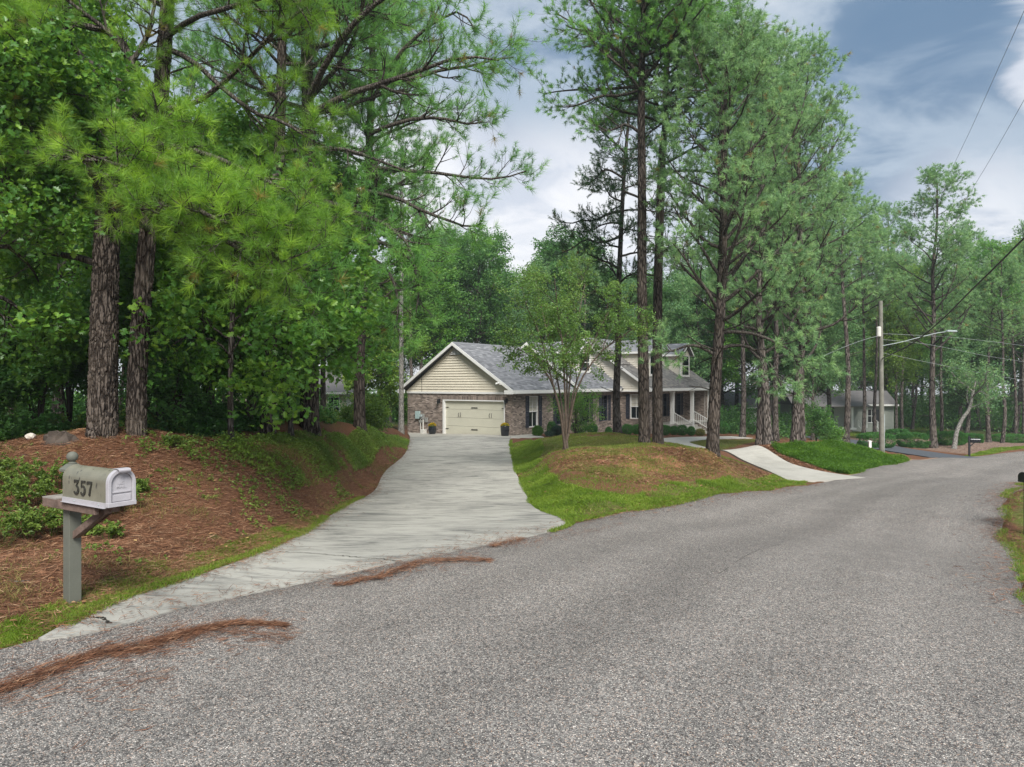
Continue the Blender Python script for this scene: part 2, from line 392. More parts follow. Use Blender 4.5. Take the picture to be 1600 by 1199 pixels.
def HT(X, Y):
    X = np.asarray(X, float); Y = np.asarray(Y, float); sh = X.shape; x = X.ravel(); y = Y.ravel(); out = np.empty(x.shape)
    for a in range(0, len(x), 40000):
        s = slice(a, a+40000)
        r2 = (x[s, None]-CT[None, :, 0])**2+(y[s, None]-CT[None, :, 1])**2
        out[s] = _U(r2)@_w[:_n]+_w[_n]+_w[_n+1]*x[s]+_w[_n+2]*y[s]
    R = np.hypot(x, y); far = np.clip((R-200)/150, 0, 1)
    return (np.clip(out, -9, 4)*(1-far)+(-5)*far).reshape(sh)
_drp = np.concatenate([np.array([P(*a)[:2] for a, _ in DRP]), [P(637,677,46.8)[:2], P(798,682,42)[:2], P(850,684,41)[:2]], np.array([P(*b_)[:2] for _, b_ in DRP])[::-1]])
def H(X, Y):
    X = np.asarray(X, float); Y = np.asarray(Y, float); z = HT(X, Y)
    nb = (X > -14) & (X < 8) & (Y > 3) & (Y < 54)
    if not nb.any(): return z
    x, y = np.atleast_1d(X)[np.atleast_1d(nb)], np.atleast_1d(Y)[np.atleast_1d(nb)]
    C, w = _DF; r2 = (x[:, None]-C[None, :, 0])**2+(y[:, None]-C[None, :, 1])**2; k = len(C)
    hd = _U(r2)@w[:k]+w[k]+w[k+1]*x+w[k+2]*y
    ins = inpoly(x, y, _drp); d = seg_dist(x, y, np.concatenate([_drp, _drp[:1]])); d = np.where(ins, 0, d)
    rng_ = np.where(x < -1.2-y*.02, 1.15, 1.0+np.clip((y-12)*.03, 0, .6)); f = np.clip(d/rng_, 0, 1); f = f*f*(3-2*f)
    zz = np.atleast_1d(z).copy(); nbb = np.atleast_1d(nb); zz[nbb] = hd*(1-f)+zz[nbb]*f
    return zz.reshape(np.shape(z)) if np.ndim(z) else float(zz[0])
def Wp(px, py, d0=3.5, d1=140):
    """first meeting of the view ray through a photo pixel with the ground"""
    D = np.exp(np.linspace(math.log(d0), math.log(d1), 500))
    X = (px-800)/FPX*D; Z = CAMZ+(600-py)/FPX*D; h = H(X, D)
    k = np.argmax(Z < h)
    if Z[k] >= h[k]: k = len(D)-1
    a, b = Z[k-1]-h[k-1], Z[k]-h[k]; t = a/(a-b+1e-9); d = D[k-1]+(D[k]-D[k-1])*t
    return np.array([(px-800)/FPX*d, d])
WW = lambda L: np.array([Wp(*p) for p in L])

# road edges (world)
RL = np.array([(-40,-46),(-26,-26),(-13,-7),(-8.2,-.8),(-3.82,5.6)]+[tuple(P(*c)[:2]) for c in ((400,930,7.4),(650,875,9.3),(890,822,13.0),(1015,800,15.5),(1200,768,21),(1262,755,24.0),(1320,747,26.3),(1400,729,32),(1480,715,40),(1600,706,47))]+[(48,54),(70,62),(110,74)])
RR = np.array([(-32,-50),(-19,-28),(-6,-9),(-.5,-1.7),(3.9,4.6),(5.95,8.2),(8.2,11.4),(9.6,13.7),(11.6,16.6),(14.9,20.4),(18.3,24),(22.5,28),(27,32),(32,37),(42,43.5),(60,51),(76,56),(112,66)])
def arc(pts, n):
    p = resample(pts, 600); d = np.concatenate([[0], np.cumsum(np.hypot(*np.diff(p, axis=0).T))]); s = np.linspace(0, d[-1], n)
    return np.column_stack([np.interp(s, d, p[:, k]) for k in range(p.shape[1])])
ROADL, ROADR = arc(RL, 420), arc(RR, 420)
ROADL = ROADL+np.column_stack([vnoise(np.arange(420)*1., np.zeros(420), .45, 3)-.5, vnoise(np.arange(420)*1., np.zeros(420), .45, 4)-.5])*.16
ROADR = ROADR+np.column_stack([vnoise(np.arange(420)*1., np.zeros(420), .45, 5)-.5, vnoise(np.arange(420)*1., np.zeros(420), .45, 6)-.5])*.16
ROADPOLY = np.concatenate([ROADL, ROADR[::-1]])
# driveway rows (left, right)
DLw = np.array([P(*a)[:2] for a, _ in DRP]); DRw = np.array([P(*b_)[:2] for _, b_ in DRP])
NROW = 10*24
DL, DRR = resample(DLw, NROW), resample(DRw, NROW)
PAD = np.array([P(641,684,42.5)[:2], P(797,685,40)[:2], P(850,684,41)[:2], P(836,679,45)[:2], P(798,682,41.98)[:2], P(637,677,46.8)[:2]])
DRIVEPOLY = np.concatenate([DL, DRR[::-1]])
WALKC = np.array([P(*c)[:2] for c in ((1293,752,25.4),(1195,724,30),(1128,711,35),(1075,700,39),(1048,692,42.5),(1062,688,45),(1110,685,49),(1160,684,52))])
ASPC = np.array([P(*c)[:2] for c in ((1515,719,39.5),(1480,714,41.5),(1440,709,43.5),(1400,704,46),(1360,701,49),(1310,697,53),(1260,690,58))])
def ribbon_edges(c, w, n=80):
    p = arc(c, n); t = np.gradient(p, axis=0); t /= np.linalg.norm(t, axis=1, keepdims=True); nn = np.column_stack([-t[:, 1], t[:, 0]])
    w = w if np.ndim(w) == 0 else np.interp(np.linspace(0, 1, n), np.linspace(0, 1, len(w)), w)[:, None]
    return p+nn*w/2, p-nn*w/2
WALKL, WALKR = ribbon_edges(WALKC, [3.0, 1.9, 1.7, 1.7, 2.2, 2.2, 1.7, 1.7])
ASPL, ASPR = ribbon_edges(ASPC, [4.6, 3.2, 3, 3, 3, 3])
WALKPOLY = np.concatenate([WALKL, WALKR[::-1]]); ASPPOLY = np.concatenate([ASPL, ASPR[::-1]])
HARD = [ROADPOLY, DRIVEPOLY, PAD, WALKPOLY, ASPPOLY]
def on_hard(X, Y):
    m = np.zeros(X.shape, bool)
    for p in HARD: m |= inpoly(X, Y, p)
    return m

# zones painted on the ground as different ground covers
def poly_w(L): return WW(L)
Z_VERGE = poly_w([(0,1012),(60,1004),(156,952),(300,904),(400,868),(478,833),(537,795),(470,812),(400,838),(330,862),(250,880),(150,915),(60,950),(0,975)])
Z_LAWN1 = poly_w([(797,696),(803,731),(818,762),(836,796),(868,816),(892,820),(1015,799),(1200,767),(1262,754),(1210,742),(1120,752),(1040,757),(990,775),(930,770),(880,758),(840,720),(850,700),(830,688)])
Z_MOUNDTOP = poly_w([(800,694),(845,686),(900,684),(1000,684),(1040,688),(1010,700),(960,702),(900,708),(850,712),(815,722)])
Z_CLAY1 = poly_w([(895,702),(945,700),(1000,706),(1060,716),(1130,722),(1200,740),(1190,748),(1110,745),(1060,750),(1000,758),(950,745),(900,738),(870,725)])
Z_CLAY2 = poly_w([(1005,765),(1050,760),(1090,768),(1060,778),(1010,780)])
Z_RIGHT = np.array([(6.1,8.2),(9.7,13.7),(11.7,16.6),(15,20.4),(18.4,24),(30,30),(30,10),(8,3)])
Z_IVY = poly_w([(1205,698),(1250,696),(1345,702),(1395,716),(1440,724),(1400,734),(1330,742),(1300,738),(1250,722),(1215,708)])
Z_VERGE2 = poly_w([(1320,747),(1400,729),(1480,716),(1440,722),(1400,733),(1330,741)])
Z_BACKLAWN = np.array([P(1050,696,40)[:2], P(1125,705,37)[:2], P(1200,700,42)[:2], P(1180,686,50)[:2], P(1110,689,46)[:2], P(1066,692,43)[:2]])
Z_MULCH = np.array([P(1395,700,49)[:2], P(1520,711,44.5)[:2], P(1640,700,52)[:2], P(1640,690,62)[:2], P(1380,688,60)[:2], P(1300,690,56)[:2], P(1330,699,49.5)[:2]])
Z_FARLAWN = np.array([P(1250,683,62)[:2], P(1400,680,62)[:2], P(1470,683,62)[:2], P(1480,676,85)[:2], P(1240,676,85)[:2]])
Z_FARVERGE = np.array([P(1500,716,42)[:2], P(1600,704,49)[:2], P(1700,700,55)[:2], P(1600,699,52)[:2], P(1530,707,46.5)[:2]])
Z_BANKGREEN = poly_w([(330,700),(400,690),(470,676),(560,672),(620,682),(654,688),(600,700),(560,735),(500,760),(450,770),(420,735),(370,720)])
Z_WEEDS = poly_w([(0,760),(60,755),(190,800),(185,850),(110,852),(0,862)])

def soft(X, Y, poly, w):
    ins = inpoly(X, Y, poly); d = seg_dist(X, Y, np.concatenate([poly, poly[:1]]))
    return np.clip(.5+np.where(ins, d, -d)/w, 0, 1)

# ---- ground mesh
ang = np.concatenate([np.linspace(-180, -50, 40)[:-1], np.linspace(-50, 50, 460)[:-1], np.linspace(50, 180, 40)[:-1]])*PI/180
rad = np.concatenate([[.01, .8, 1.6, 2.4], np.exp(np.linspace(math.log(3), math.log(90), 360)), np.exp(np.linspace(math.log(94), math.log(520), 24))])
A_, R_ = np.meshgrid(ang, rad); GX = R_*np.sin(A_); GY = R_*np.cos(A_)
GZ = H(GX, GY)
bumpz = (vnoise(GX, GY, 1.1, 1)-.5)*.10+(vnoise(GX, GY, 3.7, 2)-.5)*.05
gx, gy = GX.ravel(), GY.ravel()
hard_d = np.full(gx.shape, 0.0)
near = (np.hypot(gx, gy) < 130)
sdm = np.full(gx.shape, 9.0)
for p in HARD:
    q = p[::max(1, len(p)//140)]
    ins = inpoly(gx[near], gy[near], p); d = seg_dist(gx[near], gy[near], np.concatenate([q, q[:1]]))
    sdm[near] = np.minimum(sdm[near], np.where(ins, -d, d))
sdm = sdm.reshape(GX.shape)
GZ = GZ+bumpz*np.clip(sdm/.8, 0, 1)-np.clip(.5-(sdm-.02)/.12, 0, 1)*.09
def zone(polys, w):
    v = np.zeros(gx.shape); 
    for p in polys: v[near] = np.maximum(v[near], soft(gx[near], gy[near], p, w))
    return v
zg = zone([Z_VERGE, Z_LAWN1, Z_RIGHT, Z_IVY, Z_VERGE2, Z_BACKLAWN, Z_FARLAWN, Z_FARVERGE, Z_MOUNDTOP], 1.0)
zb = zone([Z_BANKGREEN, Z_MOUNDTOP], 1.2)
zc = zone([Z_CLAY1, Z_CLAY2], 2.2)*.9
zm = zone([Z_MULCH], 1.0)
zone_col = np.column_stack([zg, zc, np.maximum(zm, 0), zb])
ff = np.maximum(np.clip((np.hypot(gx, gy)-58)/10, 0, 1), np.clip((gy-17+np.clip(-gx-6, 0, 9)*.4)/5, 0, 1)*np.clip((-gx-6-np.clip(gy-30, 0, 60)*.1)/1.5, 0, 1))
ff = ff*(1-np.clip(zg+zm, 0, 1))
nr, na = GX.shape; i = np.arange(nr-1)[:, None]; j = np.arange(na)[None, :]
GF = np.stack([i*na+j, i*na+(j+1) % na, (i+1)*na+(j+1) % na, (i+1)*na+j], -1).reshape(-1, 4)[:, ::-1]

m, t, b = new_mat('ground_cover', .95, .1)
at = t.new('ShaderNodeAttribute', attribute_name='zone'); sp = t.new('ShaderNodeSeparateColor'); t.l.new(at.outputs['Color'], sp.inputs[0])
gp = geo_pos(t)
rot = t.new('ShaderNodeMapping'); t.l.new(gp, rot.inputs[0]); rot.inputs['Rotation'].default_value = (0, 0, .7); rot.inputs['Scale'].default_value = (1, 5, 1)
str1 = t.noise(rot.outputs[0], 24, 6, .7, 1.5)
rot2 = t.new('ShaderNodeMapping'); t.l.new(gp, rot2.inputs[0]); rot2.inputs['Rotation'].default_value = (0, 0, -.6); rot2.inputs['Scale'].default_value = (5, 1, 1)
str2 = t.noise(rot2.outputs[0], 20, 6, .7, 1.5)
patch = t.noise(gp, 1.6, 5, .6)
sfac = t.math('MAXIMUM', str1, str2)
straw = t.ramp(sfac, [(.38, c4(.055,.028,.017)), (.55, c4(.165,.078,.045)), (.72, c4(.29,.148,.085)), (.85, c4(.40,.26,.16))])
straw = t.mix(t.math('MULTIPLY', t.smooth(patch, .5, .75), .4), straw, c4(.11,.075,.045))
gn = t.noise(gp, 30, 6, .7)
turf = t.ramp(gn, [(.3, c4(.045,.06,.014)), (.5, c4(.09,.135,.022)), (.75, c4(.17,.2,.05))])
turf = t.mix(t.smooth(patch, .52, .68), turf, c4(.13,.12,.045))
clay = t.ramp(t.noise(gp, 9, 6, .65), [(.3, c4(.17,.075,.04)), (.55, c4(.3,.14,.08)), (.8, c4(.45,.26,.17))])
mulch = t.ramp(t.vor(gp, 14, 'F1', 1), [(.1, c4(.1,.06,.045)), (.6, c4(.22,.15,.115)), (.9, c4(.34,.25,.2))])
br = t.math('SUBTRACT', t.noise(gp, 3.2, 5, .6), .5)
c_ = t.mix(t.smooth(t.math('ADD', sp.outputs[1], t.math('MULTIPLY', br, 1.4)), .35, .65), straw, clay)
c_ = t.mix(t.smooth(t.math('ADD', sp.outputs[2], br), .35, .65), c_, mulch)
c_ = t.mix(t.math('MULTIPLY', t.smooth(t.math('ADD', sp.outputs[0], t.math('MULTIPLY', br, 1.7)), .4, .8), .85), c_, turf)
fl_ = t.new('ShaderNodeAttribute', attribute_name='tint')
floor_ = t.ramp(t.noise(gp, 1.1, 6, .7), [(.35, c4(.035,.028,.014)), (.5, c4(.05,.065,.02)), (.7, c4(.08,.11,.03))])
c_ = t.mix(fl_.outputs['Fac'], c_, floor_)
t.l.new(c_, b.inputs['Base Color']); bump(t, b, t.math('ADD', t.math('MULTIPLY', sfac, .7), gn), .03, .8)
M['ground'] = m
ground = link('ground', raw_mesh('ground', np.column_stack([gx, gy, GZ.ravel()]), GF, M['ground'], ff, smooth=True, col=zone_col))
tag(ground, kind='structure')

def grid_sheet(name, L, R, ncol, mat, lift, kind='structure', parent=None, crown=0, skirt=.12, tint=.5):
    s = np.linspace(0, 1, ncol)[None, :, None]
    G = L[:, None]*(1-s)+R[:, None]*s
    Zt = H(G[..., 0], G[..., 1])+lift+crown*(1-(2*s[..., 0]-1)**2)
    nr, nc = G.shape[:2]; V = np.dstack([G, Zt]).reshape(-1, 3)
    i = np.arange(nr-1)[:, None]; j = np.arange(nc-1)[None]
    F = np.stack([i*nc+j, i*nc+j+1, (i+1)*nc+j+1, (i+1)*nc+j], -1).reshape(-1, 4)
    ring = np.concatenate([np.arange(nc), np.arange(1, nr)*nc+nc-1, ((nr-1)*nc+np.arange(nc-2, -1, -1)), np.arange(nr-2, 0, -1)*nc])
    lo = V[ring]-(0, 0, skirt); m = len(V); k = len(ring); q = np.arange(k)
    F2 = np.stack([ring[q], m+q, m+(q+1) % k, ring[(q+1) % k]], -1)
    o = link(name, raw_mesh(name, np.concatenate([V, lo]), [F, F2], mat, np.full(m+k, tint)), parent)
    # outward winding upwards
    me = o.data
    if me.polygons[0].normal.z < 0: me.flip_normals()
    if kind: o['kind'] = kind
    return o

# ---- road: chip-seal
m, t, b = new_mat('chip_seal', .85, .25); gp = geo_pos(t)
v1 = t.new('ShaderNodeTexVoronoi'); v1.inputs['Scale'].default_value = 112; t.l.new(gp, v1.inputs['Vector'])
v2 = t.new('ShaderNodeTexVoronoi'); v2.inputs['Scale'].default_value = 58; t.l.new(gp, v2.inputs['Vector'])
sc1 = t.new('ShaderNodeSeparateColor'); t.l.new(v1.outputs['Color'], sc1.inputs[0])
sc2 = t.new('ShaderNodeSeparateColor'); t.l.new(v2.outputs['Color'], sc2.inputs[0])
chip = t.ramp(sc1.outputs[0], [(0, c4(.035,.031,.028)), (.32, c4(.112,.106,.096)), (.6, c4(.185,.174,.155)), (.82, c4(.37,.35,.315)), (.92, c4(.34,.21,.14)), (1, c4(.72,.67,.6))])
edge = t.smooth(v1.outputs['Distance'], .75, .35)
chip = t.mix(edge, c4(.035,.03,.03), chip)
chip2 = t.ramp(sc2.outputs[1], [(0, c4(.05,.045,.045)), (.5, c4(.2,.19,.18)), (.9, c4(.42,.38,.35)), (1, c4(.55,.5,.45))])
chip = t.mix(.25, chip, chip2)
lg = t.noise(gp, .35, 4, .6); lg2 = t.noise(gp, 2.2, 5, .6)
tone = t.math('ADD', 1.0, t.math('ADD', t.math('MULTIPLY', lg, .55), t.math('MULTIPLY', t.math('SUBTRACT', lg2, .5), .5)))
tone = t.math('ADD', tone, t.math('MULTIPLY', t.math('SUBTRACT', t.new('ShaderNodeAttribute', attribute_name='tint').outputs['Fac'], .5), .55))
hv = t.new('ShaderNodeHueSaturation'); t.l.new(chip, hv.inputs['Color']); t.l.new(tone, hv.inputs['Value'])
t.l.new(hv.outputs[0], b.inputs['Base Color'])
hh = t.math('ADD', t.math('SUBTRACT', 1.0, v1.outputs['Distance']), t.math('MULTIPLY', sc1.outputs[1], .5))
bump(t, b, hh, .006, .9)
M['road'] = m
road = grid_sheet('road', ROADL, ROADR, 33, M['road'], .012, crown=.03, skirt=.1)
_u = np.tile(np.linspace(0, 1, 33), len(ROADL)); _s = np.repeat(np.arange(len(ROADL)), 33)
_tr = sum(np.exp(-((_u-c0)/.055)**2) for c0 in (.17, .36, .62, .82))*.55-np.exp(-((_u-.49)/.06)**2)*.35-np.exp(-(_u/.03)**2)*.6-np.exp(-((1-_u)/.03)**2)*.6
_tr = .5+_tr*.5*(.5+vnoise(_s*.05, _u*3, 1, 91)); _full = np.full(len(road.data.vertices), .5); _full[:len(_tr)] = _tr
road.data.attributes['tint'].data.foreach_set('value', _full.astype(np.float32))

# sandy gravel shoulder along the road edge
m, t, b = new_mat('sandy_edge', .95, .1); gp = geo_pos(t)
t.l.new(t.mix(t.smooth(t.noise(gp, 5, 4, .6), .35, .7), t.ramp(t.vor(gp, 50, 'F1', 1), [(0, c4(.25,.17,.11)), (.6, c4(.42,.32,.23)), (1, c4(.62,.54,.44))]), c4(.22,.11,.06)), b.inputs['Base Color'])
bump(t, b, t.vor(gp, 50), .006)
M['sand'] = m
def edge_strip(name, line, a, b_, w0, w1, side, lift=.004, seed=1):
    p = line[a:b_]; tg = np.gradient(p, axis=0); tg /= np.linalg.norm(tg, axis=1, keepdims=True); nn = np.column_stack([-tg[:, 1], tg[:, 0]])*side
    wv = w0+(w1-w0)*vnoise(np.arange(len(p))*1., np.zeros(len(p)), .16, seed)
    return grid_sheet(name, p-nn*.12, p+nn*wv[:, None], 5, M['sand'], lift, skirt=.06)
kx = lambda line, x: int(np.argmin(np.hypot(line[:, 0]-x[0], line[:, 1]-x[1])))
e0 = kx(ROADL, (1.1, 13.6)); e1 = kx(ROADL, tuple(P(1262,755,24.3)[:2])); e2 = kx(ROADL, tuple(P(1325,746,26.5)[:2])); e3 = kx(ROADL, tuple(P(1478,716,39.5)[:2])); ea = kx(ROADL, (-3.85, 5.5))
edge_strip('gravel_shoulder', ROADL, e0, e1, .08, .4, 1, seed=2)
edge_strip('gravel_shoulder', ROADL, e2, e3, .05, .45, 1, seed=3)
edge_strip('gravel_shoulder', ROADL, max(0, ea-60), ea, .35, .9, 1, seed=4)

# ---- concrete driveway slabs
def concrete(name, base, stain, amt, streak):
    m, t, b = new_mat(name, .85, .2); gp = geo_pos(t)
    at = t.new('ShaderNodeAttribute', attribute_name='tint')
    fine = t.noise(gp, 55, 5, .7)
    big = t.noise(gp, .55, 5, .6, .5)
    q = t.new('ShaderNodeMapping'); t.l.new(gp, q.inputs[0]); q.inputs['Rotation'].default_value = (0, 0, -.12); q.inputs['Scale'].default_value = (.7, 2.4, 1)
    st = t.noise(q.outputs[0], 1.7, 8, .68, .9)
    f = t.math('ADD', t.math('MULTIPLY', t.smooth(st, .44, .66), streak), t.math('MULTIPLY', t.smooth(big, .42, .7), 1-streak))
    c = t.mix(t.math('MULTIPLY', f, amt), base, stain)
    c = t.mix(t.math('MULTIPLY', t.smooth(fine, .5, .75), .25), c, tuple(min(1, x*1.35) for x in base[:3])+(1,))
    c = t.mix(t.math('MULTIPLY', t.smooth(t.noise(gp, 140, 3, .6), .55, .8), .35), c, c4(.2,.19,.17))
    hv = t.new('ShaderNodeHueSaturation'); t.l.new(c, hv.inputs['Color']); t.l.new(t.math('ADD', .7, t.math('ADD', t.math('MULTIPLY', at.outputs['Fac'], .35), t.math('MULTIPLY', t.noise(gp, .33, 4, .6), .3))), hv.inputs['Value'])
    t.l.new(hv.outputs[0], b.inputs['Base Color']); bump(t, b, fine, .002, .6)
    return m
M['concrete'] = concrete('concrete', c4(.37,.355,.315), c4(.12,.118,.11), 1.0, .6)
M['concrete_new'] = concrete('concrete_new', c4(.42,.40,.355), c4(.27,.255,.225), .8, .5)
M['asphalt'] = simple('asphalt', c4(.085,.092,.105), .9, .2, .15, 8, .004)
drive = empty('driveway'); drive['kind'] = 'structure'
cuts = [0, 24, 58, 84, 107, 128, 150, 172, 196, 216, NROW-1]
for k, (a, b_) in enumerate(zip(cuts[:-1], cuts[1:])):
    g = .12 if a else 0
    L = DL[a:b_+1].copy(); R = DRR[a:b_+1].copy()
    if a: L[0] += (L[1]-L[0])*g; R[0] += (R[1]-R[0])*g
    grid_sheet('concrete_slab', L, R, 15, M['concrete'], .028-.002*k, kind=None, parent=drive, tint=.45+.18*random.random())
# pad in front of the garage, two slabs
pl = resample(PAD[[0, 5]], 20) if False else np.linspace(PAD[0], PAD[5], 20); pr = np.linspace(PAD[1], PAD[4], 20)
grid_sheet('concrete_slab', pl, pr, 14, M['concrete_new'], .022, kind=None, parent=drive, tint=.55)
grid_sheet('concrete_slab', np.linspace(PAD[1]+(.02, 0), PAD[4]+(.02, 0), 12), np.linspace(PAD[2], PAD[3], 12), 8, M['concrete_new'], .018, kind=None, parent=drive, tint=.6)
walk = empty('front_walk'); walk['kind'] = 'structure'
for a in range(0, 80, 8):
    e = min(79, a+8)
    L = WALKL[a:e+1].copy(); R = WALKR[a:e+1].copy()
    if a: L[0] += (L[1]-L[0])*.06; R[0] += (R[1]-R[0])*.06
    grid_sheet('concrete_slab', L, R, 7, M['concrete_new'], .03, kind=None, parent=walk, tint=.5+.2*random.random())
grid_sheet('asphalt_drive', ASPL, ASPR, 9, M['asphalt'], .025)

# crack lines in the apron, as narrow recessed dark seams
def seam(pts, w):
    b_ = MB()
    for (p, q) in zip(pts[:-1], pts[1:]):
        d = q-p; d /= np.linalg.norm(d)+1e-9; nn = np.array([-d[1], d[0]])*w*(.5+random.random()*.6)
        V = [(*(p+nn), 0), (*(q+nn), 0), (*(q-nn), 0), (*(p-nn), 0)]
        V = [(x, y, float(H(x, y))+.033) for x, y, z in V]; b_.add(V, [(3, 2, 1, 0)])
    return b_
M['seam'] = simple('seam', c4(.035,.03,.025), .95, .1)
def crack(pl):
    p = arc(WW(pl), 46); p[1:-1] += (RNG.random((44, 2))-.5)*.05; seam(p, .009).build('crack', M['seam'], drive)
crack([(436,866),(480,868),(540,873),(590,877),(622,881)])
crack([(124,965),(145,970),(160,972),(172,980)])

# ================================================================== vegetation engine
def unit(v): return v/(np.linalg.norm(v, axis=-1, keepdims=True)+1e-9)
def grow(Pp, Rp, n, t0, t1, length, angle, rng, K=6, up=0.0, wig=.12, rfac=.5, prof=None, az0=None, rmin=.004, toward=None):
    """children of paths Pp (N,K0,3), radii Rp (N,K0) -> child paths, radii, parent t"""
    N, K0, _ = Pp.shape
    idx = np.repeat(np.arange(N), n); m = len(idx)
    t = t0+(t1-t0)*((np.tile(np.arange(n), N)+rng.random(m))/n)
    s = t*(K0-1); a = np.minimum(s.astype(int), K0-2); f = (s-a)[:, None]
    pos = Pp[idx, a]*(1-f)+Pp[idx, a+1]*f
    rad = Rp[idx, a]*(1-f[:, 0])+Rp[idx, a+1]*f[:, 0]
    tan = unit(Pp[idx, a+1]-Pp[idx, a])
    ref = np.where(np.abs(tan[:, 2:3]) > .9, np.array([[1., 0, 0]]), np.array([[0, 0, 1.]]))
    A = unit(np.cross(tan, ref)); B = np.cross(tan, A)
    az = rng.random(m)*2*PI if az0 is None else az0+2.399963*np.arange(m)+rng.random(m)*.5
    ang = np.radians(angle[0]+(angle[1]-angle[0])*rng.random(m))
    perp = A*np.cos(az)[:, None]+B*np.sin(az)[:, None]
    d = tan*np.cos(ang)[:, None]+perp*np.sin(ang)[:, None]
    if toward is not None: d = unit(d+toward*rng.random((m, 1)))
    L = length[0]+(length[1]-length[0])*rng.random(m)
    if prof is not None: L = L*prof(t)
    pts = [pos]; step = (L/(K-1))[:, None]
    for k in range(K-1):
        d = unit(d+np.array([0, 0, up])*.5/(K-1)*2+(rng.random((m, 3))-.5)*wig*2)
        pts.append(pts[-1]+d*step)
    C = np.stack(pts, 1)
    r0 = np.maximum(rad*rfac, rmin)*np.clip(L/(L.mean()+1e-9), .5, 1.3)
    Rr = r0[:, None]*np.linspace(1, .35, K)[None]
    return C, np.maximum(Rr, rmin*.5), t

def needles(C, D, n, ln, w, rng, back=.12, cone=(22, 78), droop=.15, seg=1, tint=None):
    """needle tufts: C (M,3) twig tips, D (M,3) twig directions"""
    Mn = len(C); c = np.repeat(C, n, 0); d = np.repeat(unit(D), n, 0); m = len(c)
    ref = np.where(np.abs(d[:, 2:3]) > .9, np.array([[1., 0, 0]]), np.array([[0, 0, 1.]]))
    A = unit(np.cross(d, ref)); B = np.cross(d, A); az = rng.random(m)*2*PI
    a = np.radians(cone[0]+(cone[1]-cone[0])*rng.random(m)**1.0)
    q = d*np.cos(a)[:, None]+(A*np.cos(az)[:, None]+B*np.sin(az)[:, None])*np.sin(a)[:, None]
    base = c-d*(rng.random(m)*back)[:, None]
    L = ln*(.75+.4*rng.random(m))[:, None]*np.repeat(.62+.62*rng.random(Mn), n)[:, None]
    side = unit(np.cross(q, rng.normal(size=(m, 3))))*w*.5
    tt = np.repeat(np.where(rng.random(Mn) < .018, 1.3, rng.random(Mn)*.7) if tint is None else tint, n)+rng.random(m)*.3
    if seg == 1:
        tip = base+q*L-np.array([0, 0, 1])*droop*L
        V = np.stack([base-side, base+side, tip], 1).reshape(-1, 3)
        F = np.arange(m*3).reshape(-1, 3); return V, F, np.repeat(tt, 3), None
    mid = base+q*L*.55; tip = base+q*L-np.array([0, 0, 1])*droop*L*1.2
    V = np.stack([base-side, base+side, mid+side*.9, mid-side*.9, tip], 1).reshape(-1, 3)
    o = np.arange(m)[:, None]*5
    return V, np.concatenate([o+[0, 1, 2], o+[0, 2, 3], o+[3, 2, 4]]), np.repeat(tt, 5), None

def leaves(C, size, rng, spread=.3, n=8, tint=None, flat=.5, lobed=False, aspect=.5):
    """leaf clouds of n leaves round each point C"""
    Mn = len(C); c = np.repeat(C, n, 0); m = len(c)
    c = c+rng.normal(size=(m, 3))*spread*np.array([.55, .55, .42])
    nrm = unit(rng.normal(size=(m, 3))+np.array([0, 0, flat*2]))
    u = unit(np.cross(nrm, rng.normal(size=(m, 3)))); v = np.cross(nrm, u)
    s = size*(.65+.7*rng.random(m))[:, None]; w = s*aspect
    fold = nrm*s*.14
    tt = np.repeat(rng.random(Mn)*.6 if tint is None else tint, n)+rng.random(m)*.35
    if not lobed:
        V = np.stack([c-u*s*.5, c+v*w*.5+fold, c+u*s*.5-fold*.6, c-v*w*.5+fold], 1).reshape(-1, 3)
        o = np.arange(m)[:, None]*4
        return V, np.concatenate([o+[0, 1, 2], o+[0, 2, 3]]), np.repeat(tt, 4), None
    pr = np.array([(-.5, 0), (-.22, .30), (-.10, .16), (.12, .42), (.2, .18), (.34, .24), (.52, 0), (.34, -.24), (.2, -.18), (.12, -.42), (-.10, -.16), (-.22, -.30)])
    V = np.stack([c]+[c+u*s*a+v*s*b_*aspect*1.9+nrm*s*(abs(b_)*.35-.25*max(a, 0)**2) for a, b_ in pr], 1).reshape(-1, 3)
    o = np.arange(m)[:, None]*13
    F = np.concatenate([o+[0, 1+k, 1+(k+1) % 12] for k in range(12)])
    return V, F, np.repeat(tt, 13), None

def cat(parts):
    V = []; F = []; T = []; n_ = 0
    for v, f, t_ in parts:
        V.append(v); F.append(f+n_); T.append(t_); n_ += len(v)
    return np.concatenate(V), np.concatenate(F), np.concatenate(T)

def tubes_mesh(name, sets, mat):
    V = []; F = []; n_ = 0
    for Pt, R, ns in sets:
        v, f = tube(Pt, R, ns); V.append(v); F.append(f+n_); n_ += len(v)
    return raw_mesh(name, np.concatenate(V), np.concatenate(F), mat, smooth=True)

def tips(C):
    return C[:, -1], C[:, -1]-C[:, -2]

def worley(u, v, nu, seed=0):
    """F2-F1 of a jittered grid, periodic in u with nu cells"""
    iu = np.floor(u).astype(int); iv = np.floor(v).astype(int); best = np.full(u.shape, 9.); sec = np.full(u.shape, 9.)
    for du in (-1, 0, 1):
        for dv in (-1, 0, 1):
            cu = iu+du; cv_ = iv+dv; k = (cu % nu)*7919+cv_*104729+seed*31
            h1 = np.modf(np.abs(np.sin(k*12.9898)*43758.5453))[0]; h2 = np.modf(np.abs(np.sin(k*78.233)*24634.6345))[0]
            d = np.hypot(cu+.15+.7*h1-u, cv_+.15+.7*h2-v); nb = d < best
            sec = np.where(nb, best, np.minimum(sec, d)); best = np.where(nb, d, best)
    return sec-best

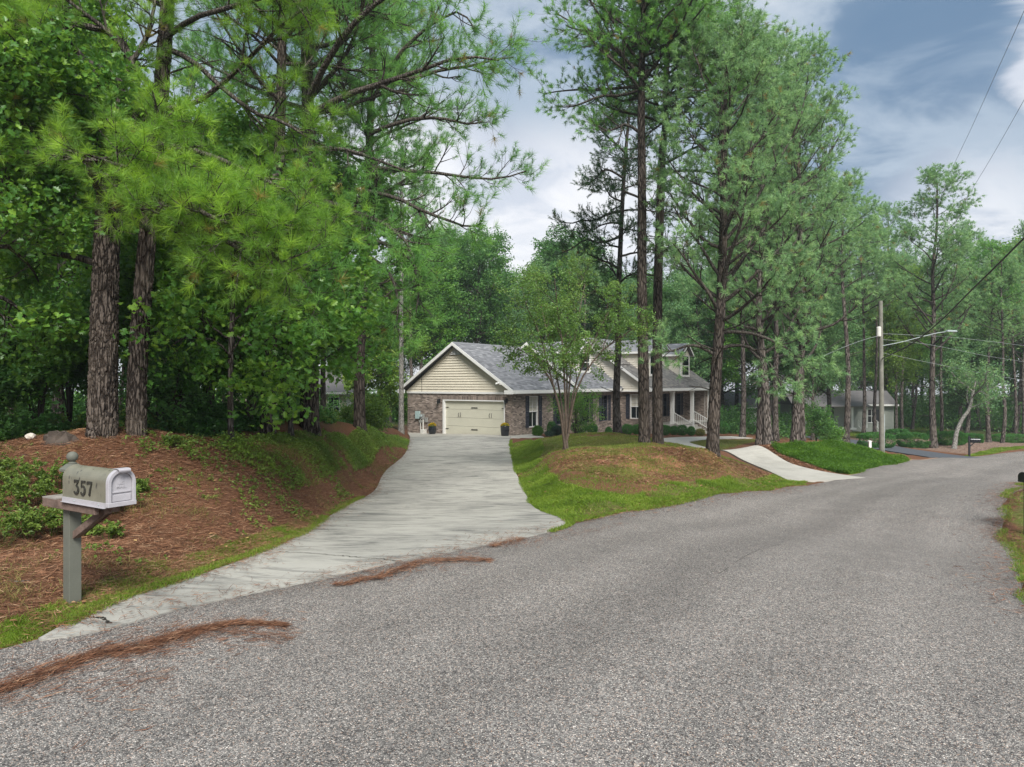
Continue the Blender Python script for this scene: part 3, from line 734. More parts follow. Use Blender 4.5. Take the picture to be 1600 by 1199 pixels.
def hero_trunk(path, radii, ns, nr, plates, depth, seed):
    """furrowed bark trunk mesh along a path"""
    p = resample(path, nr); r = np.interp(np.linspace(0, 1, nr), np.linspace(0, 1, len(radii)), radii)
    V, F = tube(p[None], r[None], ns)
    V = V.reshape(nr, ns, 3); c = p[:, None]
    s = np.concatenate([[0], np.cumsum(np.linalg.norm(np.diff(p, axis=0), axis=1))])
    U, Hh = np.meshgrid(np.arange(ns)/ns, s)
    wob = (vnoise(U*8, Hh*3, 1, seed)-.5)*.9
    w1 = worley(U*plates+wob, Hh/.42+wob*1.3, plates, seed); w2 = worley(U*plates*2+wob, Hh/.13+wob, plates*2, seed+5)
    h = np.clip(w1/.32, 0, 1)**.7*.62+np.clip(w2/.35, 0, 1)*.38
    h += (vnoise(U*plates*5, Hh*30, 1, seed+2)-.5)*.2
    n_ = unit(V-c)
    flare = 1+.30*np.exp(-Hh/.22)*(.7+.5*np.sin(U*2*PI*4+seed))
    V = c+(V-c)*flare[..., None]+n_*((h-.8)*depth)[..., None]
    return raw_mesh('trunk', V.reshape(-1, 3), F, M['bark_near'], smooth=True)

# ================================================================== the brick house
gdir = np.array([math.cos(math.radians(35)), -math.sin(math.radians(35))]); rdir = np.array([-gdir[1], gdir[0]])
BX, BY = -.076, 42.0
HZ = CAMZ                                       # local z = 0 is the camera's height; floor -3.2
house = empty('brick_house', (BX, BY, HZ), math.radians(-35), 'long brown brick house with cream gables, grey shingles and a two-car garage', 'house')
M['cream'] = simple('cream', c4(.64,.585,.47), .6, .3, .05, 3)
M['cream_up'] = simple('cream_up', c4(.66,.61,.52), .6, .3, .05, 3)
M['white'] = simple('white', c4(.74,.73,.70), .5, .35, .04, 3)
M['garage'] = simple('garage', c4(.54,.52,.42), .5, .35, .04, 2)
M['black'] = simple('black', c4(.015,.015,.017), .45, .5, .2, 4)
M['shutter'] = simple('shutter', c4(.035,.04,.055), .6, .3, .15, 4)
M['mortar'] = simple('mortar', c4(.40,.36,.32), .95, .1, .15, 12)
M['brick'] = tinted('brick', [(0, c4(.10,.08,.07)), (.35, c4(.23,.185,.155)), (.65, c4(.33,.265,.225)), (1, c4(.5,.41,.35))], .9, .15, 9, .35)
M['shingle'] = tinted('shingle', [(0, c4(.12,.122,.13)), (.5, c4(.20,.203,.215)), (1, c4(.31,.31,.32))], .92, .15, 5, .3)
M['shingle_worn'] = tinted('shingle_worn', [(0, c4(.11,.105,.10)), (.5, c4(.19,.182,.172)), (1, c4(.30,.27,.24))], .92, .15, 3, .6)
m, t, b = new_mat('glass_dark', .06, .6); b.inputs['Base Color'].default_value = c4(.012,.016,.018); M['glass'] = m
M['curtain'] = simple('curtain', c4(.5,.47,.4), .8, .2, .1, 3)
M['galv'] = simple('galv', c4(.35,.4,.4), .5, .5, .08, 6)
M['grey_box'] = simple('grey_box', c4(.28,.28,.26), .5, .4, .1, 6)
M['blue_box'] = simple('blue_box', c4(.36,.47,.46), .5, .4, .08, 6)
M['pvc'] = simple('pvc', c4(.62,.6,.55), .5, .3, .06, 5)

BRK_L, BRK_H, JT = .203, .060, .011
def brick_wall(mb, axis, at, a, b_, z0, z1, out, holes, mortar, thick=.20):
    """wall in the local plane axis=at from a to b; out=+-1 outward; holes [(a0,a1,z0,z1)]; real bricks proud of a mortar backing"""
    # mortar backing, split round the holes
    xs = sorted({a, b_, *[h[0] for h in holes], *[h[1] for h in holes]}); zs = sorted({z0, z1, *[h[2] for h in holes], *[h[3] for h in holes]})
    for xa, xb in zip(xs[:-1], xs[1:]):
        for za, zb in zip(zs[:-1], zs[1:]):
            if any(h[0] < (xa+xb)/2 < h[1] and h[2] < (za+zb)/2 < h[3] for h in holes): continue
            p0 = [0, 0, za]; p1 = [0, 0, zb]
            p0[axis] = min(at, at-out*thick); p1[axis] = max(at, at-out*thick); p0[1-axis] = xa; p1[1-axis] = xb
            mortar.box(p0, p1)
    z = z0; k = 0; step = BRK_H+JT
    while z+BRK_H <= z1+.005:
        x = a-(BRK_L+JT)*(.5 if k % 2 else 0)
        while x < b_:
            x0, x1 = max(x, a), min(x+BRK_L, b_)
            for (h0, h1, hz0, hz1) in holes:
                if z+BRK_H > hz0 and z < hz1:
                    if x0 >= h0 and x1 <= h1: x1 = x0
                    elif x0 < h0 < x1: x1 = h0
                    elif x0 < h1 < x1: x0 = h1
            if x1-x0 > .02:
                pr = .010+.004*random.random()
                f0 = [0, 0, z]; f1 = [0, 0, z+BRK_H]
                f0[axis] = min(at-out*.01, at+out*pr); f1[axis] = max(at-out*.01, at+out*pr); f0[1-axis] = x0; f1[1-axis] = x1
                mb.box(f0, f1, min(1, max(0, random.gauss(.45, .22))))
            x += BRK_L+JT
        z += step; k += 1

bricks, mort = MB(), MB()
ZF, ZE = -3.2, -.62                               # floor line, top of brick
E1, S1, E2, S2, E3, S3 = 0.0, 7.4, .4, 13.45, 2.77, 26.45
WG = 8.37
gd = (-5.30, -.42, -3.22, -1.02)                  # garage opening a0,a1,z0,z1
brick_wall(bricks, 1, 0, -WG, 0, -3.9, ZE, -1, [gd], mort)
win1 = (1.95, 3.0, -2.72, -.78)
brick_wall(bricks, 0, E1, .0, S1, -3.9, ZE, 1, [win1, (5.2, 6.2, -2.72, -.78)], mort)
brick_wall(bricks, 1, S1, E1, E2, -3.9, ZE, -1, [], mort)
win3 = (S1+3.35, S1+4.35, -2.7, -.85)
brick_wall(bricks, 0, E2, S1, S2, -4.4, ZE, 1, [(S1+.6, S1+1.6, -2.7, -.85), win3], mort)
win4 = (E2+.98, E2+1.88, -2.6, -.8)
brick_wall(bricks, 1, S2, E2, E3, -4.6, ZE, -1, [win4], mort)
S2b = S2+2.7
brick_wall(bricks, 0, E3, S2, S2b, -4.6, ZE, 1, [], mort)
EP = .9                                           # porch back wall
brick_wall(bricks, 1, S2b, EP, E3, -3.3, ZE, 1, [], mort)
door_h = (S2b+1.6, S2b+2.6, -3.2, -1.0); pw1 = (S2b+4.5, S2b+5.4, -2.75, -.85); pw2 = (S2b+7.6, S2b+8.5, -2.75, -.85)
brick_wall(bricks, 0, EP, S2b, S3-.9, -3.25, ZE, 1, [door_h, pw1, pw2], mort)
brick_wall(bricks, 1, S3-.9, EP, E3-.12, -4.6, ZE, -1, [], mort)
# porch foundation in brick
brick_wall(bricks, 0, E3+.02, S2b, S3, -4.7, -3.32, 1, [], mort)
brick_wall(bricks, 0, E3+.0, S3-.9, S3, -3.2, ZE, 1, [], mort)
o = bricks.build('brick_facing', M['brick'], house); o['kind'] = 'stuff'
# soldier course over the garage door
sold = MB(); x = gd[0]-.25
while x < gd[1]+.25:
    sold.box((x, -.026, gd[3]+.012), (x+.06, -.016, gd[3]+.215), random.gauss(.35, .15)); x += .071
sold.build('soldier_course', M['brick'], house)['kind'] = 'stuff'
# mortar backing, hidden backs
mort.box((-WG, 18-.2, -3.9), (-.2, 18, ZE)); mort.box((-WG, .2, -3.9), (-WG+.2, 18, ZE))
mort.box((-7, S3-.2, -4.6), (EP, S3, ZE))
mort.box((-7, 18, -4.6), (-6.8, S3-.2, ZE))
mort.build('wall', M['mortar'], house)

# roofs -------------------------------------------------------------
def roof_plane(name, y0, y1, xe, ze, xr, zr, mat, thick=.05, clip=None):
    """shingled plane from eave line (x=xe,z=ze) to ridge (xr,zr) between y0..y1, real overlapping courses"""
    Ls = math.hypot(xr-xe, zr-ze); nC = max(1, int(Ls/.145)); ux, uz = (xr-xe)/Ls, (zr-ze)/Ls; sgn = 1 if ux > 0 else -1
    nx, nz = -uz*sgn*1, abs(ux)
    nx = -uz if ux > 0 else uz; nx = nx if False else (-uz*ux/abs(ux))
    mb = MB(); deck = MB()
    V = [(xe, y0, ze), (xr, y0, zr), (xr, y1, zr), (xe, y1, ze)]
    Vl = [(x-nx*thick*0, y, z-thick) for x, y, z in V]
    deck.add(V+Vl, [(0,1,2,3) if sgn < 0 else (3,2,1,0), (4,5,6,7), (0,4,5,1), (1,5,6,2), (2,6,7,3), (3,7,4,0)])
    off_ = (nx*.004, nz*.004)
    for c in range(nC):
        a = c*Ls/nC; b_ = (c+1)*Ls/nC+.02; y = y0-(random.random()*.3)
        while y < y1:
            w = .22+.22*random.random(); ya, yb = max(y, y0), min(y+w, y1); y += w
            if yb-ya < .03: continue
            lift = .012+.006*random.random(); t_ = min(1, max(0, random.gauss(.5, .2)))
            pl_ = [(xe+ux*a+nx*lift, ya, ze+uz*a+nz*lift), (xe+ux*a+nx*lift, yb-.006, ze+uz*a+nz*lift), (xe+ux*b_+nx*.004, yb-.006, ze+uz*b_+nz*.004), (xe+ux*b_+nx*.004, ya, ze+uz*b_+nz*.004)]
            lo = [(xe+ux*a+off_[0]*.5, ya, ze+uz*a+off_[1]*.5), (xe+ux*a+off_[0]*.5, yb-.006, ze+uz*a+off_[1]*.5)]
            mb.add(pl_+lo, [(0, 1, 2, 3), (4, 5, 1, 0)], t_)
    d = deck.build(name, M['shingle'], house)
    s_ = mb.build('shingles', mat, d); s_['kind'] = 'stuff'
    return d
OV = .45
def gable_block(y0, y1, xr, zr, xe, ze, xl, zl, mat, left=True):
    roof_plane('roof', y0, y1, xe, ze, xr, zr, mat)
    roof_plane('roof', y0, y1, xl, zl, xr, zr, mat) if left else None
    cap = MB(); cap.prism([(xr-.16, zr-.08), (xr, zr+.045), (xr+.16, zr-.08), (xr+.16, zr-.06+.0), (xr, zr+.065), (xr-.16, zr-.06)][:3]+[(xr, zr+.02)], 1, y0, y1, .4); cap.build('ridge_cap', M['shingle'], house)
xr1, zr1, xe1, ze1 = -WG/2, 2.58, OV, -.40
gable_block(-.42, S1, xr1, zr1, xe1, ze1, -WG-OV, ze1, M['shingle'])
xr2, zr2, xe2, ze2 = -3.5, 2.92, E2+OV, -.36
gable_block(S1-.42, S2, xr2, zr2, xe2, ze2, -8.3, -.4, M['shingle'])
xr3, zr3, xe3, ze3 = -2.5, 3.55, E3+OV, -.36
gable_block(S2-.42, S3+.35, xr3, zr3, xe3, ze3, -8.1, -.36, M['shingle_worn'])

def rake(yface, pts, w=.20, th=.045, mat='white'):
    """bargeboards along a gable's slopes: pts [(x,z) left eave, ridge, right eave] """
    for (x0, z0), (x1, z1) in zip(pts[:-1], pts[1:]):
        mb = MB(); mb.prism([(x0, z0), (x1, z1), (x1, z1-w), (x0, z0-w)], 1, yface-th, yface); mb.build('rake_board', M[mat], house)
rake(-.42, [(-WG-OV, ze1+.012), (xr1, zr1+.012), (xe1, ze1+.012)])
rake(S1-.42, [(-6.0, xr2*0+1.25), (xr2, zr2+.012), (xe2, ze2+.012)])
rake(S2-.42, [(-4.5, 2.3), (xr3, zr3+.012), (xe3, ze3+.012)])
def soffit_box(a, b_): mb = MB(); mb.box(a, b_); return mb
# eave fascias and soffits (boxed eaves)
for (x, y0, y1, z, xw) in ((xe1, -.42, S1-.42, ze1, E1), (xe2, S1-.42, S2-.42, ze2, E2), (xe3, S2-.42, S3+.35, ze3, E3)):
    soffit_box((x, y0, z-.20), (x+.03, y1, z+.0)).build('fascia', M['white'], house)
    soffit_box((xw-.1 if xw != E3 else EP-.1, y0+.05, z-.235), (x-.003, y1, z-.203)).build('soffit', M['white'], house)
    mb = MB(); mb.prism([(x+.03, z-.235), (x+.03, z+.0), (x-.6, z+.0), (x-.6, z-.235)], 1, y0-.048, y0-.003)
    mb.build('eave_return', M['white'], house)
mb = MB(); mb.prism([(-WG-OV-.03, ze1-.235), (-WG-OV-.03, ze1), (-WG+.15, ze1), (-WG+.15, ze1-.235)], 1, -.468, -.423); mb.build('eave_return', M['white'], house)
# frieze under the garage gable
soffit_box((-WG-.02, -.085, ZE-.02), (.0, -.002, ZE+.10)).build('frieze_board', M['white'], house)
soffit_box((E1+.0, S1-.05, ZE-.02), (E2+.0, S1-.002, ZE+.10)).build('frieze_board', M['white'], house)
soffit_box((E2, S2-.05, ZE-.02), (E3, S2-.002, ZE+.10)).build('frieze_board', M['white'], house)

def siding(yface, pts, z0, step, mat, clipx=None, name='siding_board'):
    """horizontal lap boards filling a gable (pts left eave, ridge, right eave), each its own board"""
    (xl, zl), (xm, zm), (xr_, zr_) = pts
    z = z0
    while z < zm-.05:
        zt = min(z+step, zm-.02)
        def lim(zz):
            a = xl if zz <= zl else xl+(xm-xl)*(zz-zl)/(zm-zl); b_ = xr_ if zz <= zr_ else xr_+(xm-xr_)*(zz-zr_)/(zm-zr_)
            return a, b_
        (a0, b0), (a1, b1) = lim(z), lim(zt)
        mb = MB(); y = yface
        V = [(a0, y-.058, z), (b0, y-.058, z), (b1, y-.010, zt), (a1, y-.010, zt), (a0, y, z), (b0, y, z), (b1, y, zt), (a1, y, zt)]
        mb.add(V, [(0,1,2,3), (4,7,6,5), (0,4,5,1), (3,2,6,7), (0,3,7,4), (1,5,6,2)], .5)
        mb.build(name, M[mat], house); z += step
siding(-.002, [(-WG-.1, ze1-.12), (xr1, zr1-.1), (.1, ze1-.12)], ZE+.10, .165, 'cream')
siding(S1-.002, [(-6, 1.1), (xr2, zr2-.1), (E2+.1, ze2-.12)], ZE+.10, .165, 'cream_up')
siding(S2-.002, [(-4.5, 2.1), (xr3, zr3-.1), (E3+.1, ze3-.12)], ZE+.10, .165, 'cream_up')
# backing boards behind the siding
for yf, pts in ((0, [(-WG, ze1-.15), (xr1, zr1-.12), (0, ze1-.15)]), (S1, [(-6, 1.0), (xr2, zr2-.12), (E2, ze2-.15)]), (S2, [(-4.5, 2.0), (xr3, zr3-.12), (E3, ze3-.15)])):
    mb = MB(); mb.prism([pts[0], (pts[0][0], ZE), (pts[2][0], ZE), pts[2], pts[1]], 1, yf+.002, yf+.1); mb.build('sheathing', M['cream'], house)
# louvred vent in the garage gable
vent = MB(); hz = zr1-.42; vent.prism([(xr1-.52, hz-.36), (xr1+.52, hz-.36), (xr1, hz+.10)], 1, -.09, -.065); vo = vent.build('gable_vent', M['grey_box'], house)
for k in range(5):
    z = hz-.33+k*.085; hw = .46*(1-(z-hz+.36)/.48)
    s_ = MB(); s_.prism([(-.135, z), (-.092, z+.05), (-.092, z+.062), (-.135, z+.012)], 0, xr1-hw, xr1+hw); s_.build('louver', M['white'], vo)
soffit_box((xr1-.02, -.15, hz-.36), (xr1+.02, -.136, hz+.05)).build('mullion', M['white'], vo)

# garage door --------------------------------------------------------
soffit_box((gd[0]-.0, -.035, gd[2]), (gd[0]+.14, .20, gd[3])).build('door_jamb', M['white'], house)
soffit_box((gd[1]-.07, -.035, gd[2]), (gd[1], .20, gd[3])).build('door_jamb', M['white'], house)
soffit_box((gd[0]+.14, -.03, gd[3]-.07), (gd[1]-.07, .20, gd[3])).build('door_head', M['white'], house)
gdo = empty('garage_door', parent=house)
x0, x1, z0, z1 = gd[0]+.143, gd[1]-.073, gd[2]+.02, gd[3]-.073
for r in range(4):
    za = z0+(z1-z0)*r/4; zb = z0+(z1-z0)*(r+1)/4-.012
    mb = MB(); mb.box((x0, .12, za), (x1, .16, zb))
    nP = 4
    for k in range(nP):
        xa = x0+(x1-x0)*k/nP+.04; xb = x0+(x1-x0)*(k+1)/nP-.04
    mb.build('panel', M['garage'], gdo)
def hw(a, b_, nm): mb = MB(); mb.box(a, b_); return mb.build(nm, M['black'], gdo)
for z in (z0+.33, z1-.42):
    hw((x0+.01, .09, z-.02), (x0+.24, .11, z+.02), 'strap_hinge'); hw((x1-.24, .09, z-.02), (x1-.01, .11, z+.02), 'strap_hinge')
    xc = (x0+x1)/2
    mb = MB(); mb.prism([(xc-.27, z-.01), (xc-.2, z+.035), (xc-.05, z+.02), (xc, z+.03), (xc+.05, z+.02), (xc+.2, z+.035), (xc+.27, z-.01), (xc+.2, z-.035), (xc+.05, z-.02), (xc, z-.03), (xc-.05, z-.02), (xc-.2, z-.035)], 1, .09, .11); mb.build('strap_hinge', M['black'], gdo)
for xc in (x0+(x1-x0)*.25, x0+(x1-x0)*.77):
    for s_ in (-.06, .06):
        a = np.linspace(-1, 1, 7); p = np.column_stack([xc+s_+np.sign(s_)*(1-a*a)*.03, .085-.035*(1-a*a)+.02*np.abs(a), (z0+z1)/2+.18+a*.14])
        mb = MB(); v, f = tube(p[None], np.full((1, 7), .014), 6); mb.add(v, f); mb.build('door_handle', M['black'], gdo)

# windows with shutters ----------------------------------------------
def window(axis, at, out, h, upper='curtain', shut=True, sw=.36, grid=(2, 3)):
    a0, a1, z0, z1 = h
    f = MB()
    def bx(mb, u0, u1, w0, w1, d0, d1):
        p0 = [0, 0, w0]; p1 = [0, 0, w1]; p0[1-axis] = u0; p1[1-axis] = u1; p0[axis] = min(at+out*d0, at+out*d1); p1[axis] = max(at+out*d0, at+out*d1); mb.box(p0, p1)
    for (u0, u1, w0, w1) in ((a0, a0+.05, z0, z1), (a1-.05, a1, z0, z1), (a0+.05, a1-.05, z1-.05, z1), (a0+.05, a1-.05, z0, z0+.05)): bx(f, u0, u1, w0, w1, -.12, -.02)
    fo = f.build('window', M['white'] if upper != 'dark' else M['shutter'], house)
    zm = (z0+z1)/2
    s1 = MB(); bx(s1, a0+.05, a1-.05, zm-.03, zm+.03, -.11, -.03)
    for k in range(1, grid[0]): u = a0+.05+(a1-a0-.1)*k/grid[0]; bx(s1, u-.01, u+.01, zm+.03, z1-.05, -.09, -.06); bx(s1, u-.01, u+.01, z0+.05, zm-.03, -.10, -.07)
    for k in range(1, grid[1]): w = zm+(z1-zm)*k/grid[1]; bx(s1, a0+.05, a1-.05, w-.01, w+.01, -.092, -.062)
    s1.build('sash', M['white'] if upper != 'dark' else M['shutter'], fo)
    for (w0, w1) in ((z0+.05, zm-.03), (zm+.03, z1-.05)):
        p = MB(); bx(p, a0+.05, a1-.05, w0, w1, -.118, -.112); p.build('pane', M['glass'], fo)
    if upper == 'curtain':
        c = MB(); bx(c, a0+.06, a1-.06, zm+.04, z1-.06, -.1115, -.108); c.build('curtain', M['curtain'], fo)
    sl_ = MB(); bx(sl_, a0-.06, a1+.06, z0-.07, z0-.001, -.02, .05); sl_.build('sill', M['brick'] if shut else M['white'], fo)
    if shut:
        for u0, u1 in ((a0-sw-.03, a0-.03), (a1+.03, a1+sw+.03)):
            q = MB()
            for (ua, ub, wa, wb) in ((u0, u0+.05, z0, z1), (u1-.05, u1, z0, z1), (u0+.05, u1-.05, z1-.06, z1), (u0+.05, u1-.05, z0, z0+.06), (u0+.05, u1-.05, zm-.03, zm+.03)): bx(q, ua, ub, wa, wb, .018, .05)
            w = z0+.07
            while w < z1-.08:
                if abs(w-zm) > .05: bx(q, u0+.05, u1-.05, w, w+.03, .02, .038)
                w += .042
            q.build('shutter', M['shutter'], house)
window(0, E1, 1, win1); window(0, E1, 1, (5.2, 6.2, -2.72, -.78), 'dark')
window(0, E2, 1, (S1+.6, S1+1.6, -2.7, -.85), 'dark'); window(0, E2, 1, win3, 'dark')
window(1, S2, -1, win4, 'curtain', sw=.3)
window(0, EP, 1, pw1, 'dark'); window(0, EP, 1, pw2, 'dark')
mb = MB(); mb.box((EP-.12, door_h[0], door_h[2]), (EP-.06, door_h[1], door_h[3])); mb.build('front_door', M['shutter'], house)
q = MB()
for u0, u1 in ((EP+.55, EP+.9),): q.box((u0, S3-.9-.05, -2.75), (u1, S3-.9-.015, -.85))
q.build('shutter', M['shutter'], house)
# crawl-space vent
mb = MB(); mb.box((E2+.016, S1+2.4, -3.75), (E2+.03, S1+2.75, -3.55)); mb.build('crawl_vent', M['black'], house)

# dormers --------------------------------------------------------------
def dormer(y0, xf, w, zsill, zeave, zpk, slope, xe, ze, xback, mat):
    """gabled dormer facing the road: front at x=xf, cheeks of lap siding following the roof"""
    d = empty('dormer', parent=house); y1 = y0+w
    rz = lambda x: ze+(xe-x)*slope
    z = zsill; 
    while z < zeave-.01:                            # near cheek boards
        zt = min(z+.165, zeave)
        xa = xback; xb = min(xf, xe-(z-ze)/slope); xt = min(xf, xe-(zt-ze)/slope)
        if z < rz(xf)-.2: xb = xf
        mb = MB(); V = [(xa, y0-.055, z), (xf if z >= rz(xf) else xb, y0-.055, z), (xf, y0-.008, zt), (xa, y0-.008, zt), (xa, y0, z), (xf, y0, z), (xf, y0, zt), (xa, y0, zt)]
        mb.add(V, [(0,1,2,3), (4,7,6,5), (0,4,5,1), (3,2,6,7), (0,3,7,4), (1,5,6,2)]); mb.build('siding_board', M['cream_up'], d); z += .165
    core = MB(); core.box((xback, y0+.003, zsill), (xf-.01, y1, zeave)); core.build('wall', M['cream_up'], d)
    mb = MB(); mb.box((xf-.07, y0-.062, zsill), (xf+.012, y0+.02, zeave)); mb.build('corner_board', M['white'], d)
    mb = MB(); mb.box((xf-.002, y1-.08, zsill), (xf+.012, y1+.02, zeave)); mb.build('corner_board', M['white'], d)
    mb = MB(); mb.box((xf+.0, y0+.2, zsill+.32), (xf+.035, y1-.2, zeave-.08)); fo = mb.build('window', M['white'], d)
    for za, zb in ((zsill+.38, (zsill+zeave)/2+.08), ((zsill+zeave)/2+.14, zeave-.14)):
        mb = MB(); mb.box((xf+.036, y0+.28, za), (xf+.042, y1-.28, zb)); mb.build('pane', M['glass'], fo)
    mb = MB(); mb.box((xf+.0, y0+.12, zsill+.2), (xf+.09, y1-.12, zsill+.30)); mb.build('sill', M['white'], d)
    yc = (y0+y1)/2; o_ = .28
    for sgn, ya in ((-1, y0-o_), (1, y1+o_)):
        mb = MB(); L = math.hypot(yc-ya, zpk-zeave)
        mb.add([(xback, ya, zeave), (xf+.3, ya, zeave), (xf+.3, yc, zpk), (xback, yc, zpk), (xback, ya, zeave-.05), (xf+.3, ya, zeave-.05), (xf+.3, yc, zpk-.05), (xback, yc, zpk-.05)], [(0,1,2,3), (7,6,5,4), (0,4,5,1), (1,5,6,2), (3,2,6,7)])
        k = 0; nC = 7
        for c in range(nC):
            a, b_ = c/nC, (c+1.15)/nC; x = xback-.2*random.random()
            while x < xf+.3:
                wd = .2+.2*random.random(); xa, xb = max(x, xback), min(x+wd, xf+.3); x += wd
                if xb-xa < .03: continue
                ys = ya+(yc-ya)*a; ye = ya+(yc-ya)*min(b_, 1); zs = zeave+(zpk-zeave)*a+.018; ze_ = zeave+(zpk-zeave)*min(b_, 1)+.006
                mb.add([(xa, ys, zs), (xb-.006, ys, zs), (xb-.006, ye, ze_), (xa, ye, ze_), (xa, ys, zs-.016), (xb, ys, zs-.016)], [(0,1,2,3), (4,5,1,0)], min(1, max(0, random.gauss(.5, .2))))
        mb.build('roof', M[mat], d)
        mb = MB(); mb.box((xback, min(ya, ya+sgn*.03), zeave-.16), (xf+.3, max(ya, ya+sgn*.03), zeave+.0)); mb.build('fascia', M['white'], d)
        mb = MB(); mb.prism([(ya, zeave-.16), (ya, zeave+.01), (yc, zpk+.01), (yc, zpk-.15)], 0, xf+.3, xf+.33); mb.build('rake_board', M['white'], d)
    mb = MB(); mb.prism([(y0, zeave), (y1, zeave), (yc, zpk-.1)], 0, xf-.1, xf+.005); mb.build('gable_end', M['cream_up'], d)
dormer(22.0, 1.93, 1.95, .35, 2.45, 3.40, .69, xe3, ze3, -2.3, 'shingle')
dormer(15.5, 1.93, 1.95, .35, 2.45, 3.40, .69, xe3, ze3, -2.3, 'shingle')
dormer(9.3, -.75, 1.95, .55, 2.3, 3.1, .74, xe2, ze2, -3.4, 'shingle')

# porch ------------------------------------------------------------------
mb = MB(); mb.box((EP, S2b, -3.32), (E3+.12, S3, -3.2)); mb.build('porch_floor', M['concrete_new'], house)
def col_at(y):
    mb = MB(); z1_ = ze3-.24; mb.box((E3-.16, y-.13, -3.198), (E3+.10, y+.13, z1_)); mb.box((E3-.20, y-.17, z1_-.14), (E3+.14, y+.17, z1_-.002)); mb.box((E3-.19, y-.16, -3.197), (E3+.13, y+.16, -3.0))
    mb.build('porch_column', M['white'], house, bevel=.01)
cy1, cy2, cy3 = S2+4.75, S2+9.0, S2+12.7
for y in (cy1, cy2, cy3): col_at(y)
st = empty('porch_steps', parent=house)
for k in range(4):
    mb = MB(); mb.box((E3+.13+k*.34, cy1+.05, -4.4), (E3+.13+(k+1)*.34-.003, cy2-.05, -3.4-k*.18)); mb.build('step', M['concrete_new'], st)
def railing(y):
    r = empty('stair_railing', parent=house); xa, za, xb, zb = E3+.10, -2.25, E3+1.62, -3.10
    for dz, h in ((0, .06), (-.72, .05)):
        mb = MB(); mb.prism([(xa, za+dz), (xb, zb+dz), (xb, zb+dz-h), (xa, za+dz-h)], 1, y-.03, y+.03); mb.build('rail', M['white'], r)
    for k in range(9):
        u = (k+.7)/9.6; x = xa+(xb-xa)*u; z = za+(zb-za)*u
        mb = MB(); mb.box((x-.018, y-.018, z-.73), (x+.018, y+.018, z-.05)); mb.build('baluster', M['white'], r)
    mb = MB(); mb.box((xb-.0, y-.06, -4.35), (xb+.12, y+.06, zb+.10)); mb.lathe([(.09, 0), (.09, .03), (.03, .05), (.07, .10), (.0, .16)], (xb+.06, y, zb+.10), 10); mb.build('newel_post', M['white'], r)
railing(cy1); railing(cy2)

# utilities on the garage wall -------------------------------------------
def local(px, D_off=0): return None
def wall_x(px):                                    # local x on the gable face for a photo column
    r = (px-800)/FPX; # BX+g0*a = r*(BY+g1*a)
    return (r*BY-BX)/(gdir[0]-r*gdir[1])
def lw(px, py):
    a = wall_x(px); D = BY+gdir[1]*a; return a, (600-py)/FPX*D
ut = empty('utility_meter', (BX, BY, HZ), math.radians(-35), 'pale electric meter panel with grey boxes and conduits on the garage brick', 'utility meter')
def ubox(nm, px0, py0, px1, py1, d, mat, y=-.03):
    a0, z1_ = lw(px0, py0); a1, z0_ = lw(px1, py1); mb = MB(); mb.box((a0, y-d, z0_), (a1, y, z1_)); return mb.build(nm, M[mat], ut, bevel=.008)
ubox('breaker_panel', 651, 643, 657.5, 655, .13, 'blue_box'); ubox('meter_box', 658, 647, 664, 655.5, .11, 'grey_box')
a, z = lw(660.5, 650.5); mb = MB(); mb.cyl((a, -.14, z), (a, -.24, z), .085, .08, 14); mb.build('meter_dial', M['galv'], ut)
ubox('junction_box', 656.5, 657, 660.5, 661, .1, 'grey_box'); ubox('cable_box', 665, 653, 669.5, 660.5, .09, 'grey_box')
for px, r in ((658.7, .03), (662.8, .045)):
    a, z = lw(px, 656); mb = MB(); mb.cyl((a, -.10, z), (a, -.10, -3.45), r, n=8); mb.build('conduit', M['pvc'], ut)
a, z = lw(665, 675); mb = MB(); mb.box((a-.16, -.35, -3.45), (a+.16, -.05, -2.98)); mb.build('pedestal', M['pvc'], ut, bevel=.03)
a, z = lw(660, 580); mb = MB(); mb.cyl((a+.0, -.06, -.6), (a, -.06, 1.0), .012, n=6); mb.build('service_drop', M['black'], ut)
# wall lanterns
for px, lb in ((687.5, 'black lantern on the brick left of the garage door, above the pot'), (792.5, 'black lantern on the brick right of the garage door')):
    a, z = lw(px, 626); L_ = empty('wall_lantern', (BX, BY, HZ), math.radians(-35), lb, 'lantern', 'lanterns beside the garage door')
    mb = MB(); mb.box((a-.06, -.05, z-.16), (a+.06, -.02, z+.10)); mb.build('back_plate', M['black'], L_)
    mb = MB(); p = np.array([(a, -.05, z+.02), (a, -.10, z+.12), (a, -.18, z+.13), (a, -.2, z+.06)]); v, f = tube(resample(p, 10)[None], np.full((1, 10), .01), 6); mb.add(v, f); mb.build('arm', M['black'], L_)
    mb = MB(); mb.lathe([(0, .08), (.09, .03), (.095, .02), (.075, .0)], (a, -.2, z), 8); mb.lathe([(.03, -.24), (.06, -.22), (.02, -.26)], (a, -.2, z), 8)
    for k in range(4): 
        an = PI/4+k*PI/2; mb.cyl((a+.07*math.cos(an), -.2+.07*math.sin(an), z), (a+.055*math.cos(an), -.2+.055*math.sin(an), z-.22), .008, n=4)
    mb.build('cage', M['black'], L_)
    mb = MB(); mb.lathe([(.05, -.21), (.062, -.01)], (a, -.2, z), 8); mb.build('pane', M['glass'], L_)
fl = empty('floodlight', (BX, BY, HZ), math.radians(-35), 'small white twin floodlight under the right end of the garage gable', 'floodlight')
a, z = lw(788, 599); mb = MB(); mb.box((a-.05, -.50, z-.05), (a+.05, -.47, z+.05)); mb.build('base_plate', M['white'], fl)
